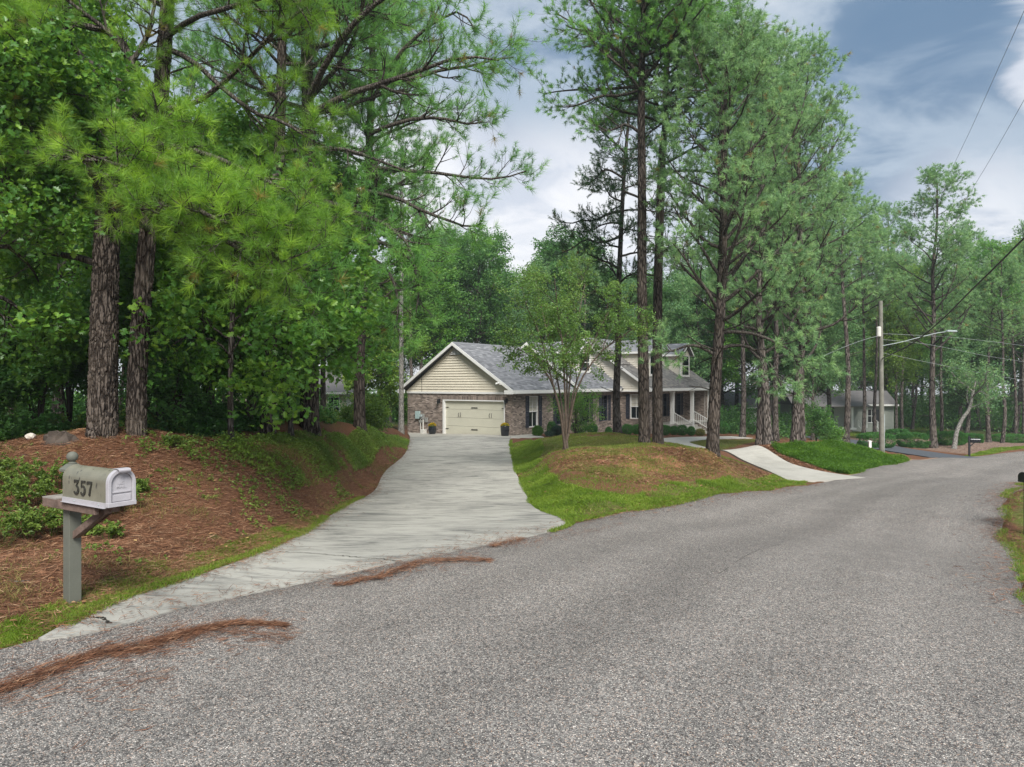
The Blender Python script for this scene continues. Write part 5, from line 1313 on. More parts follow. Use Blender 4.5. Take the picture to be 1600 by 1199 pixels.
# oaks of the left bank, with lobed leaves
def oak(px, D, pathpx, r0, label, seed, extra, nl=11, size=.15, n1=10, L1=2.2, leafm='oak_leaf', cb=.35, n2=6, n3=5, spread=.22, lobed=True, barkm='bark_dark'):
    b_ = gbase(px, D); pth = np.concatenate([[b_], [P(*c) for c in pathpx]])-b_
    return tree_obj('oak_tree', b_, broad(seed, pth, r0, .04, cb, n1, L1, n2, n3, nl, size, spread, M[leafm], M[barkm], extra=[pxpath(e, b_) for e in extra] if extra else None, lobed=lobed, aspect=.62), label)
oak(361, 14, [(360,600,14),(362,520,14),(366,440,13.8),(372,360,13.6)], .06, 'thin oak sapling with dark lobed leaves between the first two bank pines', 501,
    [[(362,560,14),(340,535,13.6),(320,530,13.2),(300,528,13),(285,530,12.8),(270,540,12.6)],[(362,550,14),(385,520,13.8),(410,505,13.5),(430,500,13.2),(450,505,13),(470,515,12.8)],
     [(363,520,14),(390,540,13.4),(410,550,13),(425,560,12.8),(440,570,12.7),(450,585,12.6)]], nl=14, size=.11, n1=8, L1=1.6)
oak(455, 18.5, [(452,600,18.5),(455,520,18.3),(462,430,18),(470,340,18)], .07, 'leafy oak with pale shining leaves beside the wide dark pine trunk', 502,
    [[(456,500,18.4),(480,480,17.6),(500,470,17),(520,470,16.6),(540,480,16.3),(555,500,16)],[(455,530,18.4),(480,540,17.4),(500,545,16.8),(520,540,16.4),(535,535,16.2),(550,540,16)],
     [(456,480,18.3),(440,455,17.6),(425,450,17),(410,455,16.6),(395,470,16.3),(385,485,16.2)]], nl=13, size=.13, n1=9, L1=1.9)
oak(-60, 11, [(-60,500,11),(-55,350,11),(-40,200,11),(-20,80,11)], .14, 'broad leaved oak whose branches fill the far left edge of the view', 503,
    [[(-50,330,11),(-20,300,11),(10,285,11),(35,290,11.4),(55,300,12),(75,320,12.6)],[(-50,400,11),(-20,390,10.8),(10,385,11),(30,400,11.4),(50,420,12),(60,440,12.6)],
     [(-45,250,11),(-10,200,11),(30,180,11.2),(60,185,11.4),(90,200,11.6),(115,215,11.8)],[(-50,460,11),(-30,460,11),(0,465,11.2),(20,475,11.6),(35,490,12),(45,510,12.4)],
     [(-40,200,11),(-10,140,11.2),(20,120,11.4),(50,130,11.5),(80,150,11.6),(100,170,11.7)]], nl=19, size=.095, n1=8, L1=2.0, n2=7, n3=5)
oak(300, 19, [(302,560,19),(306,460,19),(312,380,19),(318,310,19),(322,260,19)], .12, 'oak filling the gap behind the leaning furrowed pine', 504, None, nl=16, size=.12, n1=18, L1=2.8, cb=.25)
oak(90, 18, [(92,560,18),(96,420,18),(90,280,18),(86,150,18),(80,20,18)], .14, 'oak behind and left of the thick forked pine', 505, None, nl=18, size=.12, n1=20, L1=3.2, cb=.2)
oak(250, 16, [(252,560,16),(256,480,16),(262,400,16),(268,330,16)], .09, 'low oak in the shade right behind the leaning pine trunk', 506, None, nl=15, size=.11, n1=12, L1=2.0, cb=.3)
oak(505, 30, [(505,560,30),(510,440,30),(520,380,30),(526,330,30)], .13, 'bright green leafy tree behind the wide dark pine trunk', 507, None, nl=13, size=.2, n1=20, L1=3.6, leafm='leaf_mid', cb=.18, lobed=False, spread=.3)
oak(596, 52, [(596,600,52),(598,560,52),(600,520,52),(602,490,52)], .12, 'light green tree in the gap between the slender pine and the garage', 508, None, nl=10, size=.22, n1=16, L1=2.6, leafm='leaf_light', cb=.1, lobed=False, spread=.35)
oak(400, 26, [(402,560,26),(408,480,26),(412,400,26),(420,330,26),(424,290,26)], .15, 'tall leafy tree in the woods behind the bank pines', 509, None, nl=12, size=.2, n1=24, L1=3.8, leafm='leaf_dark', cb=.2, lobed=False, spread=.32)
oak(555, 50, [(556,600,50),(560,540,50),(566,500,50),(570,470,50)], .12, 'low spreading tree right of the cream house', 510, None, nl=12, size=.24, n1=18, L1=3.4, leafm='leaf_light', cb=.1, lobed=False, spread=.35)

# the woods behind the house and round the back
k = 0
woods = [(650,66,400,1),(680,72,372,0),(705,80,380,3),(735,70,388,1),(760,84,420,2),(790,74,450,0),(822,86,430,1),(850,78,420,2),(880,90,405,3),(905,80,392,0),(935,86,410,1),(960,78,430,2),(1000,90,440,0),(1035,84,450,1),(1070,78,440,3),(1100,72,430,0),(1135,80,420,2),(1170,70,430,1),(1205,78,400,0),(1235,66,380,2)]
for px, D, top, v in woods:
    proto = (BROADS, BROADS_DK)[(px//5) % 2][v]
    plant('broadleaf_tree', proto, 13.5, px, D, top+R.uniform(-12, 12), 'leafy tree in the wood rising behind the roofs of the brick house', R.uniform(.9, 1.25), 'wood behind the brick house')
LBL = {700:'distant pine above the left slope of the garage roof', 745:'distant pine above the garage roof peak', 780:'distant low pine above the garage ridge', 850:'distant pine rising behind the small tan stemmed tree', 890:'distant pine at the right shoulder of the tan stemmed tree', 915:'pine close behind the middle gable of the brick house', 1060:'distant pine above the porch roof, right of the close trunk pair', 1110:'distant pine behind the full leaning pine', 1150:'tall distant pine just right of the leaning pine trunk',
 1300:'distant tall pine above the left part of the grey house', 1385:'distant pine rising just right of the utility pole top', 1430:'distant pine between the utility pole and the tall flat topped pine', 1500:'distant pine right of the tall flat topped pine', 1530:'distant pine above the black mailbox', 1600:'distant pine cut by the right edge of the view', 1410:'distant pine above the street lamp arm',
 330:'pine deeper in the wood, right of the leaning furrowed pine', 640:'far pine seen above the garage corner', 450:'pine deeper in the wood behind the wide dark trunk'}
for px, D, top, v in ((700,88,360,0),(745,94,365,2),(780,98,440,1),(850,96,415,0),(890,98,395,2),(915,70,385,1),(1060,96,400,0),(1110,90,330,2),(1150,84,300,0)):
    plant('pine_tree', PINES[v], 19.5, px, D, top, LBL[px], .9, 'pines above the wood')
for px, D, top, v in ((1280,96,460,0),(1310,110,450,1),(1360,104,470,2),(1395,96,480,3),(1440,104,470,0),(1480,92,460,1),(1520,100,460,2),(1545,88,430,3),(1580,96,410,0),(1625,84,380,1),(1660,72,400,2),(1415,120,480,1),(1500,118,460,0),(1250,110,440,2)):
    plant('broadleaf_tree', (BROADS_DK, BROADS)[v % 2][v], 13.5, px, D, top, 'leafy tree in the dark wood beyond the far lawn and hedges', 1.2, 'wood beyond the far lawn')
for px, D, top, v in ((1300,78,300,2),(1385,82,330,0),(1430,88,380,1),(1500,80,350,2),(1530,86,365,1),(1600,66,360,0),(1410,72,400,2)):
    plant('pine_tree', PINES[v], 19.5, px, D, top, LBL[px], .85, 'pines beyond the far lawn')
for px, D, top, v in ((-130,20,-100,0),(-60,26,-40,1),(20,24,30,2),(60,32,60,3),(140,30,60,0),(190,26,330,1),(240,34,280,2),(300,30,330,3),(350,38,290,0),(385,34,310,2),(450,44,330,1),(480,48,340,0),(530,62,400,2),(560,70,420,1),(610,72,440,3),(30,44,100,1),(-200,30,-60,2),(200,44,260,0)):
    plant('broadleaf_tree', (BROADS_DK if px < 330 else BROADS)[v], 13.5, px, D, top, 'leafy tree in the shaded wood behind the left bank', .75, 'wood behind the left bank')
for px, D, top, v in ((330,34,60,1),(640,62,300,1),(450,60,160,2)):
    plant('pine_tree', PINES_DK[v], 19.5, px, D, top, LBL[px], .8, 'pines behind the left bank')

# ================================================================== shrubs
def ellipsoid_pts(n, r, rng, inner=.72):
    v = unit(rng.normal(size=(n, 3))); return v*(inner+(1-inner)*rng.random((n, 1)))*np.array(r)
def clipped_bush(name, px, py, wpx, hpx, D, leafm, label, seed, group=None, n=1500, size=.05, boxy=False):
    rng = np.random.default_rng(seed); rx = wpx/2/FPX*D; rz_ = hpx/2/FPX*D
    x = (px-800)/FPX*D; z = float(H(np.array([x]), np.array([D]))[0])
    e = empty(name, (x, D, z), 0, label, 'bush', group)
    p = ellipsoid_pts(n, (1, 1, 1), rng)
    if boxy: p = np.sign(p)*np.abs(p)**.55*np.array([1, 1, 1]); p /= max(1, np.abs(p).max())
    lump = 1+.12*(vnoise(p[:, 0]*3+9+seed, p[:, 1]*3+p[:, 2]*4+9, 1, seed)-.5)*2
    p = p*lump[:, None]*np.array([rx, rx*.85, rz_])+np.array([0, 0, rz_*.96])
    V, F, T, _ = leaves(p, size, rng, size*.8, 3, None, .2, False, .6)
    link('foliage', raw_mesh('foliage', V, F, leafm, T), e)
    c = ellipsoid_pts(60, (.1, .1, .1), rng); S = np.stack([np.stack([q*.4*np.array([1, 1, 0]), q*np.array([rx*4, rx*4, 0])+np.array([0, 0, rz_*.6]), q*np.array([rx*7, rx*7, 0])+np.array([0, 0, rz_*1.1])]) for q in c[:14]])
    link('stems', tubes_mesh('stems', [(S, np.full(S.shape[:2], .012), 3)], M['twig']), e)
    return e
g1 = 'clipped round shrubs along the brick house'
for a in (('boxwood_bush',840,674,17,17,42.3,'boxwood_light','bright yellow green round bush below the first shuttered window'),
          ('boxwood_bush',861,670,20,20,45.5,'boxwood','dark round bush behind the bright one and the blue grey one'),
          ('boxwood_bush',870,673,18,17,43.2,'boxwood_grey','blue grey round bush left of the tan stemmed tree'),
          ('boxwood_bush',906,670,28,22,45.6,'boxwood','wide loose dark bush right of the tan stemmed tree foot'),
          ('boxwood_bush',926,672,17,18,45.8,'boxwood','dark round bush left of the crawl space vent'),
          ('boxwood_bush',951,674,10,12,47.5,'boxwood','small dark bush beside the flared roots of the dark tree'),
          ('boxwood_bush',980,673,20,18,48,'boxwood','round green bush just left of the close pair of pine trunks'),
          ('boxwood_bush',995,672,15,17,49,'boxwood','round green bush half behind the straight pine of the pair'),
          ('boxwood_bush',1039,674,19,17,50,'boxwood','leftmost round bush of the row before the porch columns'),
          ('boxwood_bush',1053,673,13,15,51,'boxwood','small round bush, second in the row before the porch columns'),
          ('boxwood_bush',1066,674,18,17,51,'boxwood','large round bush, third in the row before the porch columns'),
          ('boxwood_bush',1080,675,13,15,51.5,'boxwood','round bush at the row end beside the porch steps'),
          ('boxwood_bush',1130,672,22,20,57,'boxwood','round bush right of the leaning full pine, past the porch')):
    clipped_bush(*a[:6], M[a[6]], a[7], int(a[1]), g1)
clipped_bush('ornamental_grass', 1094, 679, 14, 11, 51.5, M['dry_grass'], 'low brownish plant at the foot of the porch steps', 77, n=500, size=.09)
clipped_bush('grey_plant', 858, 680, 12, 9, 42, M['boxwood_grey'], 'small silvery plant between the bright bush and the blue grey bush', 78, n=300, size=.09)
g2 = 'clipped box shaped hedges by the second driveway'
for a in ((1368,683,50,24,47.5,'wide clipped hedge right behind the utility pole'),(1402,675,30,15,60,'small clipped hedge set back behind two wider hedges'),(1426,688,42,24,48.5,'clipped hedge between the utility pole and the tall flat topped pine'),
          (1487,684,36,22,50,'clipped hedge behind the crooked leaning tree'),(1519,684,28,14,56,'low clipped hedge just above the black mailbox'),(1578,684,46,13,58,'long low clipped hedge at the right edge of the view'),(1462,676,22,12,64,'small far hedge glimpsed behind the reddish pine trunk')):
    clipped_bush('hedge', *a[:5], M['boxwood'], a[5], int(a[0]), g2, 2600, .07, True)

def shrub(px, D, wpx, hpx, label, seed, leafm, n=500, size=.1, nl=9, group=None, name='shrub'):
    rng = np.random.default_rng(seed); rx = wpx/2/FPX*D; h = hpx/FPX*D; b_ = gbase(px, D, -.02)
    e = empty(name, b_, 0, label, 'shrub', group)
    S0 = np.zeros((9, 1, 3))+0.0
    az = rng.random(9)*6.28; top = np.column_stack([np.cos(az)*rx*.7*rng.random(9), np.sin(az)*rx*.7*rng.random(9), h*(.6+.4*rng.random(9))])
    S = np.stack([np.zeros((9, 3)), top*.4*np.array([.6, .6, 1])+rng.normal(size=(9, 3))*.04, top*.75, top], 1); R_ = np.linspace(.025, .008, 4)[None].repeat(9, 0)
    C2, R2, _ = grow(S, R_, 6, .25, 1, (rx*.3, rx*.8), (30, 80), rng, 5, .1, .25, .5, rmin=.004)
    C3, R3, _ = grow(C2, R2, 5, .2, 1, (rx*.12, rx*.4), (30, 70), rng, 4, .1, .25, .5, rmin=.003)
    V, F, T, _ = leaves(np.concatenate([tips(C2)[0], tips(C3)[0], C3[:, 2]]), size, rng, size*1.8, nl, None, .5, False, .5)
    link('foliage', raw_mesh('foliage', V, F, leafm, T), e); link('stems', tubes_mesh('stems', [(S, R_, 4), (C2, R2, 3), (C3, R3, 3)], M['twig']), e)
    return e
g3 = 'dark undergrowth bushes behind the left bank'
for k, a in enumerate([(-40,13.5,170,230,'leaf_dark'),(60,14.5,160,200,'leaf_mid'),(110,16,160,220,'leaf_dark'),(20,18,220,260,'oak_leaf'),(270,15.5,150,170,'leaf_dark'),(330,17,160,200,'oak_leaf'),(390,18,150,170,'leaf_dark'),(230,19,180,260,'oak_leaf'),(440,20,140,150,'leaf_mid'),(160,21,200,280,'leaf_dark'),(300,22,200,240,'leaf_dark'),(410,25,160,170,'oak_leaf')]):
    shrub(a[0], a[1], a[2], a[3], 'dark leafy bush in the shade behind the left bank pines', 600+k, M[a[4]], size=.11, nl=14, group=g3)
shrub(546, 34, 34, 40, 'loose bright shrub between the wide dark pine and the slender pine', 631, M['leaf_light'], size=.1, nl=6)
shrub(585, 36, 60, 50, 'arching bright green shrub left of the garage corner', 632, M['leaf_light'], size=.13, nl=10)
shrub(628, 56, 30, 60, 'dark green shrub tucked behind the garage corner', 633, M['leaf_mid'], size=.14, nl=10)
shrub(1275, 40, 60, 50, 'loose dark shrub behind the ivy bank, left of the grey house', 634, M['leaf_dark'], size=.1, nl=9)
shrub(1300, 45, 50, 35, 'low loose shrub at the edge of the mulch by the grey house', 635, M['leaf_mid'], size=.1, nl=9)
shrub(900, 41, 90, 70, 'leafy green shrub growing up behind the tan stemmed tree', 636, M['leaf_mid'], size=.09, nl=9)

# ================================================================== ground level detail
LR = np.log(np.maximum(rad, 1e-6))
def gz(x, y):
    """height of the built ground mesh"""
    x = np.atleast_1d(x).astype(float); y = np.atleast_1d(y).astype(float)
    a = np.arctan2(x, y); lr = np.log(np.hypot(x, y)+1e-9)
    ia = np.interp(a, ang, np.arange(len(ang))); ir = np.interp(lr, LR, np.arange(len(LR)))
    i0 = np.minimum(ia.astype(int), len(ang)-2); j0 = np.minimum(ir.astype(int), len(LR)-2); fa, fr = ia-i0, ir-j0
    return (GZ[j0, i0]*(1-fa)+GZ[j0, i0+1]*fa)*(1-fr)+(GZ[j0+1, i0]*(1-fa)+GZ[j0+1, i0+1]*fa)*fr
def scatter(poly, n, rng, thresh=None, f=.9, seed=0, avoid=True, dmin=0):
    lo, hi = poly.min(0), poly.max(0); out = []
    got = 0; it = 0
    while got < n and it < 40:
        p = lo+(hi-lo)*rng.random((n*2, 2)); p = p[inpoly(p[:, 0], p[:, 1], poly)]
        if thresh is not None: p = p[vnoise(p[:, 0], p[:, 1], f, seed)*.65+vnoise(p[:, 0], p[:, 1], f*3.3, seed+1)*.35+rng.normal(size=len(p))*.07 > thresh]
        if avoid and len(p): p = p[~on_hard(p[:, 0], p[:, 1])]
        out.append(p); got += len(p); it += 1
    return np.concatenate(out)[:n]
def blades(name, pts, hgt, w, mat, rng, lean=.5, tintr=(0, 1)):
    n_ = len(pts); z = gz(pts[:, 0], pts[:, 1]); b_ = np.column_stack([pts, z-.005])
    d = unit(np.column_stack([rng.normal(size=(n_, 2))*lean, np.ones(n_)])); L = hgt*(.5+.9*rng.random(n_))[:, None]
    a = rng.random(n_)*2*PI; sd_ = np.column_stack([np.cos(a), np.sin(a), np.zeros(n_)])*(w*(.6+.8*rng.random(n_)))[:, None]*.5
    mid = b_+d*L*.55; tip = b_+d*L+np.column_stack([d[:, :2]*L*.7, -.15*L[:, 0]])
    V = np.stack([b_-sd_, b_+sd_, mid+sd_*.7, mid-sd_*.7, tip], 1).reshape(-1, 3); o = np.arange(n_)[:, None]*5
    F = np.concatenate([o+[0, 1, 2], o+[0, 2, 3], o+[3, 2, 4]])
    T = np.repeat(tintr[0]+(tintr[1]-tintr[0])*(.5*rng.random(n_)+.5*vnoise(pts[:, 0], pts[:, 1], 1.7, 5)), 5)
    o = link(name, raw_mesh(name, V, F, mat, T)); o['kind'] = 'stuff'; return o
def litter(name, pts, ln, w, mat, rng, hmax=.03, zf=None, aim=None):
    n_ = len(pts); z = (gz(pts[:, 0], pts[:, 1]) if zf is None else zf(pts))+rng.random(n_)**2*hmax+.004
    a = rng.random(n_)*2*PI if aim is None else aim+rng.normal(size=n_)*.5
    u = np.column_stack([np.cos(a), np.sin(a), rng.normal(size=n_)*.14]); L = (ln*(.5+.7*rng.random(n_)))[:, None]
    c = np.column_stack([pts, z]); sd_ = np.column_stack([-np.sin(a), np.cos(a), rng.normal(size=n_)*.4])*(w*.5)
    bend = np.column_stack([-np.sin(a), np.cos(a), np.zeros(n_)])*(rng.normal(size=n_)*.12)[:, None]*L
    V = np.stack([c-u*L/2, c+sd_+bend, c+u*L/2, c-sd_+bend], 1).reshape(-1, 3); o = np.arange(n_)[:, None]*4
    o = link(name, raw_mesh(name, V, np.concatenate([o+[0, 3, 1], o+[1, 3, 2]]), mat, np.repeat(rng.random(n_), 4))); o['kind'] = 'stuff'; return o

rg = np.random.default_rng(77)
NV = scatter(Z_VERGE, 36000, rg, .47, 1.1, 3)
blades('grass', NV, .055, .0065, M['grass'], rg, .6)
blades('grass', scatter(Z_VERGE, 14000, rg, .38, 1.5, 13), .05, .005, M['dry_grass'], rg, .9)
NL = scatter(Z_LAWN1, 110000, rg, .40, .55, 8); CZ = np.concatenate([Z_CLAY1])
keep = ~inpoly(NL[:, 0], NL[:, 1], Z_CLAY1) | (rg.random(len(NL)) < .16)
keep &= ~inpoly(NL[:, 0], NL[:, 1], Z_CLAY2) | (rg.random(len(NL)) < .05)
blades('grass', NL[keep], .085, .016, M['grass'], rg, .6)
Z_ISL = poly_w([(800,697),(845,687),(1000,684),(1035,688),(1110,706),(1255,753),(1200,765),(1015,797),(895,818),(836,792),(806,733)])
blades('grass', scatter(Z_ISL, 52000, rg, .47, .75, 41), .065, .015, M['grass'], rg, .8)
blades('grass', scatter(Z_ISL, 34000, rg, .44, .9, 42), .055, .015, M['dry_grass'], rg, .8)
NM = scatter(Z_MOUNDTOP, 26000, rg, .42, .7, 9); blades('grass', NM, .05, .018, M['dry_grass'], rg, .8)
NC = scatter(Z_CLAY1, 16000, rg, .50, .9, 10); blades('grass', NC, .07, .016, M['dry_grass'], rg, .8)
blades('grass', scatter(Z_RIGHT, 34000, rg, .40, .9, 11), .075, .012, M['grass'], rg, .6)
blades('grass', scatter(Z_VERGE2, 16000, rg), .07, .024, M['grass'], rg, .6)
blades('grass', scatter(Z_BACKLAWN, 16000, rg, .3, .6, 12), .05, .03, M['dry_grass'], rg, .6, (.0, .6))
blades('grass', scatter(Z_FARLAWN, 12000, rg), .08, .06, M['grass'], rg, .6)
blades('grass', scatter(Z_FARVERGE, 9000, rg), .07, .04, M['grass'], rg, .6)
def cover(name, pts, size, mat, rng, h=.12, nl=3):
    z = gz(pts[:, 0], pts[:, 1]); mound = vnoise(pts[:, 0], pts[:, 1], 1.6, 21)
    C = np.column_stack([pts, z+h*mound*rng.random(len(pts))+.01])
    V, F, T, _ = leaves(C, size, rng, size*.8, nl, vnoise(pts[:, 0], pts[:, 1], 1.2, 23)*.65, .9, False, .75)
    o = link(name, raw_mesh(name, V, F, mat, T)); o['kind'] = 'stuff'; return o
cover('ivy', scatter(Z_IVY, 30000, rg, .25, .5, 22), .05, M['ivy'], rg, .28, 3)
blades('grass', scatter(Z_IVY, 26000, rg), .2, .02, M['ivy'], rg, .6)
cover('ground_cover', scatter(Z_BANKGREEN, 9000, rg, .47, .8, 24), .055, M['weed_leaf'], rg, .22, 4)
cover('ground_cover', scatter(Z_BANKGREEN, 5000, rg, .45, .8, 25), .05, M['leaf_light'], rg, .3, 3)
blades('grass', scatter(Z_BANKGREEN, 14000, rg, .42, 1., 26), .16, .009, M['dry_grass'], rg, .7)
Z_BANK = poly_w([(-60,700),(0,698),(130,676),(330,690),(600,700),(652,691),(602,738),(584,768),(537,794),(470,812),(400,838),(250,880),(60,950),(0,975),(-60,985)])
Z_CREST = np.array([(-16,13.0),(-8.5,13.2),(-6.6,15.5),(-6.3,19),(-6.6,26),(-7,34),(-8,34),(-7,22),(-9,15.5),(-17,15)])
cover('undergrowth', scatter(Z_CREST, 5200, rg, .42, .5, 27), .085, M['leaf_dark'], rg, .7, 6)
cover('undergrowth', scatter(Z_CREST, 2600, rg, .5, .7, 28), .07, M['weed_leaf'], rg, .6, 4)
litter('pine_straw', scatter(Z_BANK, 95000, rg), .17, .0045, M['straw'], rg, .05)
blades('grass', scatter(Z_BANK, 9000, rg, .62, .8, 35), .11, .006, M['dry_grass'], rg, .9)
cover('ground_cover', scatter(Z_BANK, 2600, rg, .64, .9, 36), .045, M['weed_leaf'], rg, .16, 4)
litter('pine_straw', scatter(np.array([(-15,11),(-5.5,10.5),(-4.6,13),(-5.2,16),(-9,16),(-16,15)]), 30000, rg), .17, .0055, M['straw'], rg, .05)
litter('twigs', scatter(Z_BANK, 420, rg), .32, .012, M['bark_limb'], rg, .04)
litter('twigs', scatter(Z_LAWN1, 160, rg), .3, .014, M['bark_limb'], rg, .04)
litter('pine_straw', scatter(Z_CLAY1, 22000, rg, .42, .6, 30), .16, .012, M['straw'], rg, .03)
litter('pine_straw', scatter(poly_w([(1110,712),(1125,716),(1262,752),(1200,752),(1120,735),(1060,720),(1010,700),(1090,706)]), 16000, rg), .16, .013, M['straw'], rg, .04)
litter('pine_straw', scatter(Z_VERGE, 16000, rg, .44, 1.2, 31), .15, .004, M['straw'], rg, .04)
litter('pine_straw', scatter(Z_RIGHT, 9000, rg, .5, .9, 33), .16, .009, M['straw'], rg, .05)
Z_WALKSTRAW = poly_w([(1150,706),(1200,697),(1225,708),(1260,722),(1310,742),(1250,730),(1190,712)])
litter('pine_straw', scatter(Z_WALKSTRAW, 9000, rg), .16, .016, M['straw'], rg, .05)
roadz = lambda p: H(p[:, 0], p[:, 1])+.04
def streak(pl, w, n_, wpile, seed, h=.05):
    h *= .25; n_ = int(n_*.55); w *= .85
    q = arc(WW(pl), 60); t_ = rg.random(n_)*58.9; i0 = t_.astype(int); f = (t_-i0)[:, None]
    c = q[i0]*(1-f)+q[i0+1]*f; tg = unit(q[i0+1]-q[i0]); nn = np.column_stack([-tg[:, 1], tg[:, 0]])
    dens = .35+1.3*vnoise(t_*.35, t_*0, 1, seed)
    o_ = rg.normal(size=n_)*w*dens*(1+2.2*(rg.random(n_) > .7))*np.sin(np.clip(t_/59, 0.02, .98)*PI)**.3+(vnoise(t_*.3, t_*0, 1, seed+7)-.5)*w*1.6
    litter('pine_straw', c+nn*o_[:, None], .15, .0042, M['straw_red'], rg, h, roadz, np.arctan2(tg[:, 1], tg[:, 0]))
streak([(-30,1096),(0,1084),(60,1062),(130,1035),(190,1022),(250,1010),(330,988),(380,981),(450,985)], .05, 6500, 1, 1)
streak([(170,1032),(260,1015),(340,996),(400,998),(460,1003)], .10, 1500, 1, 2, .02)
streak([(525,921),(570,911),(610,902),(640,888),(680,882),(730,880),(770,880)], .10, 4200, 1, 3, .035)
streak([(765,858),(790,852),(818,845)], .09, 1300, 1, 4, .03)
streak([(0,1110),(60,1095),(150,1070),(260,1050)], .25, 700, 1, 5, .015)
streak([(830,850),(900,838),(980,822)], .12, 300, 1, 6, .015)
for pl in ([(1600,756),(1590,772),(1570,785),(1562,800)], [(1558,812),(1560,826),(1566,850)]): streak(pl, .2, 2200, 1, 9, .03)
# fallen leaves
def fallen(poly, n_, size):
    p = scatter(poly, n_, rg, avoid=False); z = np.maximum(gz(p[:, 0], p[:, 1]), H(p[:, 0], p[:, 1])-.02)+.045
    V, F, T, _ = leaves(np.column_stack([p, z]), size, rg, .01, 1, None, 2.5, True, .6)
    link('fallen_leaves', raw_mesh('fallen_leaves', V, F, M['dead_leaf'], T))['kind'] = 'stuff'
fallen(Z_VERGE, 60, .05); fallen(Z_BANK, 260, .055); fallen(Z_LAWN1, 120, .07)

# weedy plants round the mailbox
for k, (px, py, D, s_) in enumerate([(20,800,8.9,1.2),(60,790,9.2,1),(95,765,9.8,1),(10,760,10,1.2),(45,840,7.9,1),(80,835,8.1,.9),(150,812,8.9,1),(185,800,9.2,.9),(130,835,8.2,.7),(0,850,7.8,1.1),(170,845,8.2,.6),(30,770,9.6,1.1),(110,800,9,.9),(270,700,12,.6),(215,770,10.6,.5)]):
    q = Wp(px, py); rr = np.random.default_rng(700+k); b_ = np.array([q[0], q[1], float(gz(q[0], q[1])[0])])
    e = empty('weed_plant', b_, 0, 'light green leafy weed on the straw covered bank behind the mailbox', 'plant', 'light green weeds on the bank')
    ns_ = 13; az = rr.random(ns_)*6.28; r_ = rr.random(ns_)**.5*.26*s_
    top = np.column_stack([np.cos(az)*r_, np.sin(az)*r_, (.16+.2*rr.random(ns_))*s_]); S = np.stack([top*[.3, .3, 0], top*[.6, .6, .5], top*[.85, .85, .85], top], 1)
    S2, SR2, _ = grow(S, np.full((ns_, 4), .003), 4, .3, 1, (.05*s_, .14*s_), (30, 70), rr, 4, .3, .2, .8, rmin=.002)
    C = np.concatenate([tips(S)[0], S[:, 2], tips(S2)[0], S2[:, 2]]); V, F, T, _ = leaves(C, .05, rr, .025, 6, None, .9, False, .5)
    link('foliage', raw_mesh('foliage', V, F, M['weed_leaf'], T), e); link('stems', tubes_mesh('stems', [(S, np.full((ns_, 4), .003), 3), (S2, SR2, 3)], M['weed_leaf']), e)
# rotten stump and white stone on the bank crest
q = Wp(92, 690); zq = float(gz(q[0], q[1])[0]); mb = MB()
prof = [(.26, -.1), (.2, .02), (.14, .09), (.11, .14), (.05, .15), (0, .12)]
mb.lathe(prof, (0, 0, 0), 14); me = mb.mesh('rotten_stump', M['twig'])
for v in me.vertices: v.co *= .8+.45*random.random(); v.co.x *= 1.3
o = link('rotten_stump', me, loc=(q[0], q[1], zq)); tag(o, 'rotten dark stump at the foot of the thick forked pine', 'stump')
q = Wp(48, 692); bmm = bmesh.new(); bmesh.ops.create_icosphere(bmm, subdivisions=2, radius=.085)
for v in bmm.verts: v.co *= .8+.3*random.random(); v.co.z *= .7
me = bpy.data.meshes.new('stone'); bmm.to_mesh(me); bmm.free(); M['stone'] = simple('stone', c4(.55,.5,.44), .9, .2, .15, 10); me.materials.append(M['stone'])
o = link('white_stone', me, loc=(q[0], q[1], float(gz(q[0], q[1])[0])+.04)); tag(o, 'small pale stone lying on the straw at the bank top, far left', 'stone')

# ================================================================== mailboxes
M['post_paint'] = simple('post_paint', c4(.125,.128,.105), .65, .3, .10, 5, .001)
m, t, b = new_mat('box_paint', .45, .4); p_ = obj_pos(t)
base_c = t.ramp(t.noise(p_, 7, 5, .6), [(.3, c4(.145,.14,.105)), (.7, c4(.21,.20,.15))])
spk = t.smooth(t.vor(scaled(t, p_, (1, 1, .45)), 30), .30, .16)
sel = t.smooth(t.noise(p_, 9, 3), .40, .52)
sx = t.new('ShaderNodeSeparateXYZ'); t.l.new(p_, sx.inputs[0])
spk = t.math('MULTIPLY', t.math('MULTIPLY', spk, sel), t.smooth(sx.outputs[2], 1.0, 1.12))
t.l.new(t.mix(t.math('MULTIPLY', spk, .85), base_c, c4(.03,.03,.028)), b.inputs['Base Color']); M['box_paint'] = m
M['mauve'] = simple('mauve', c4(.38,.365,.385), .5, .35, .08, 14)
M['old_wood'] = simple('old_wood', c4(.15,.105,.085), .85, .2, .35, 14, .004)
M['grey_wood'] = simple('grey_wood', c4(.26,.235,.21), .9, .15, .3, 8, .004)
M['dark_num'] = simple('dark_num', c4(.028,.028,.022), .5, .4, .2, 10)
mp = Wp(113, 940); mz = float(gz(mp[0], mp[1])[0])
mbx = empty('mailbox', (mp[0], mp[1], mz-.02), math.atan2(-.525, .851), 'grey green mailbox numbered 357 on a ball topped wooden post', 'mailbox')
S_ = float(np.hypot(*mp)*0+mp[1])/6.2
mbx.scale = (S_, S_, S_)
mb = MB(); h_ = .052; mb.box((-h_, -h_, -.2), (h_, h_, 1.185)); mb.build('post', M['post_paint'], mbx, bevel=.004)
fin = MB(); fin.box((-.074, -.074, 1.186), (.074, .074, 1.205))
V = [(-.074,-.074,1.206),(.074,-.074,1.206),(.074,.074,1.206),(-.074,.074,1.206),(-.035,-.035,1.25),(.035,-.035,1.25),(.035,.035,1.25),(-.035,.035,1.25)]
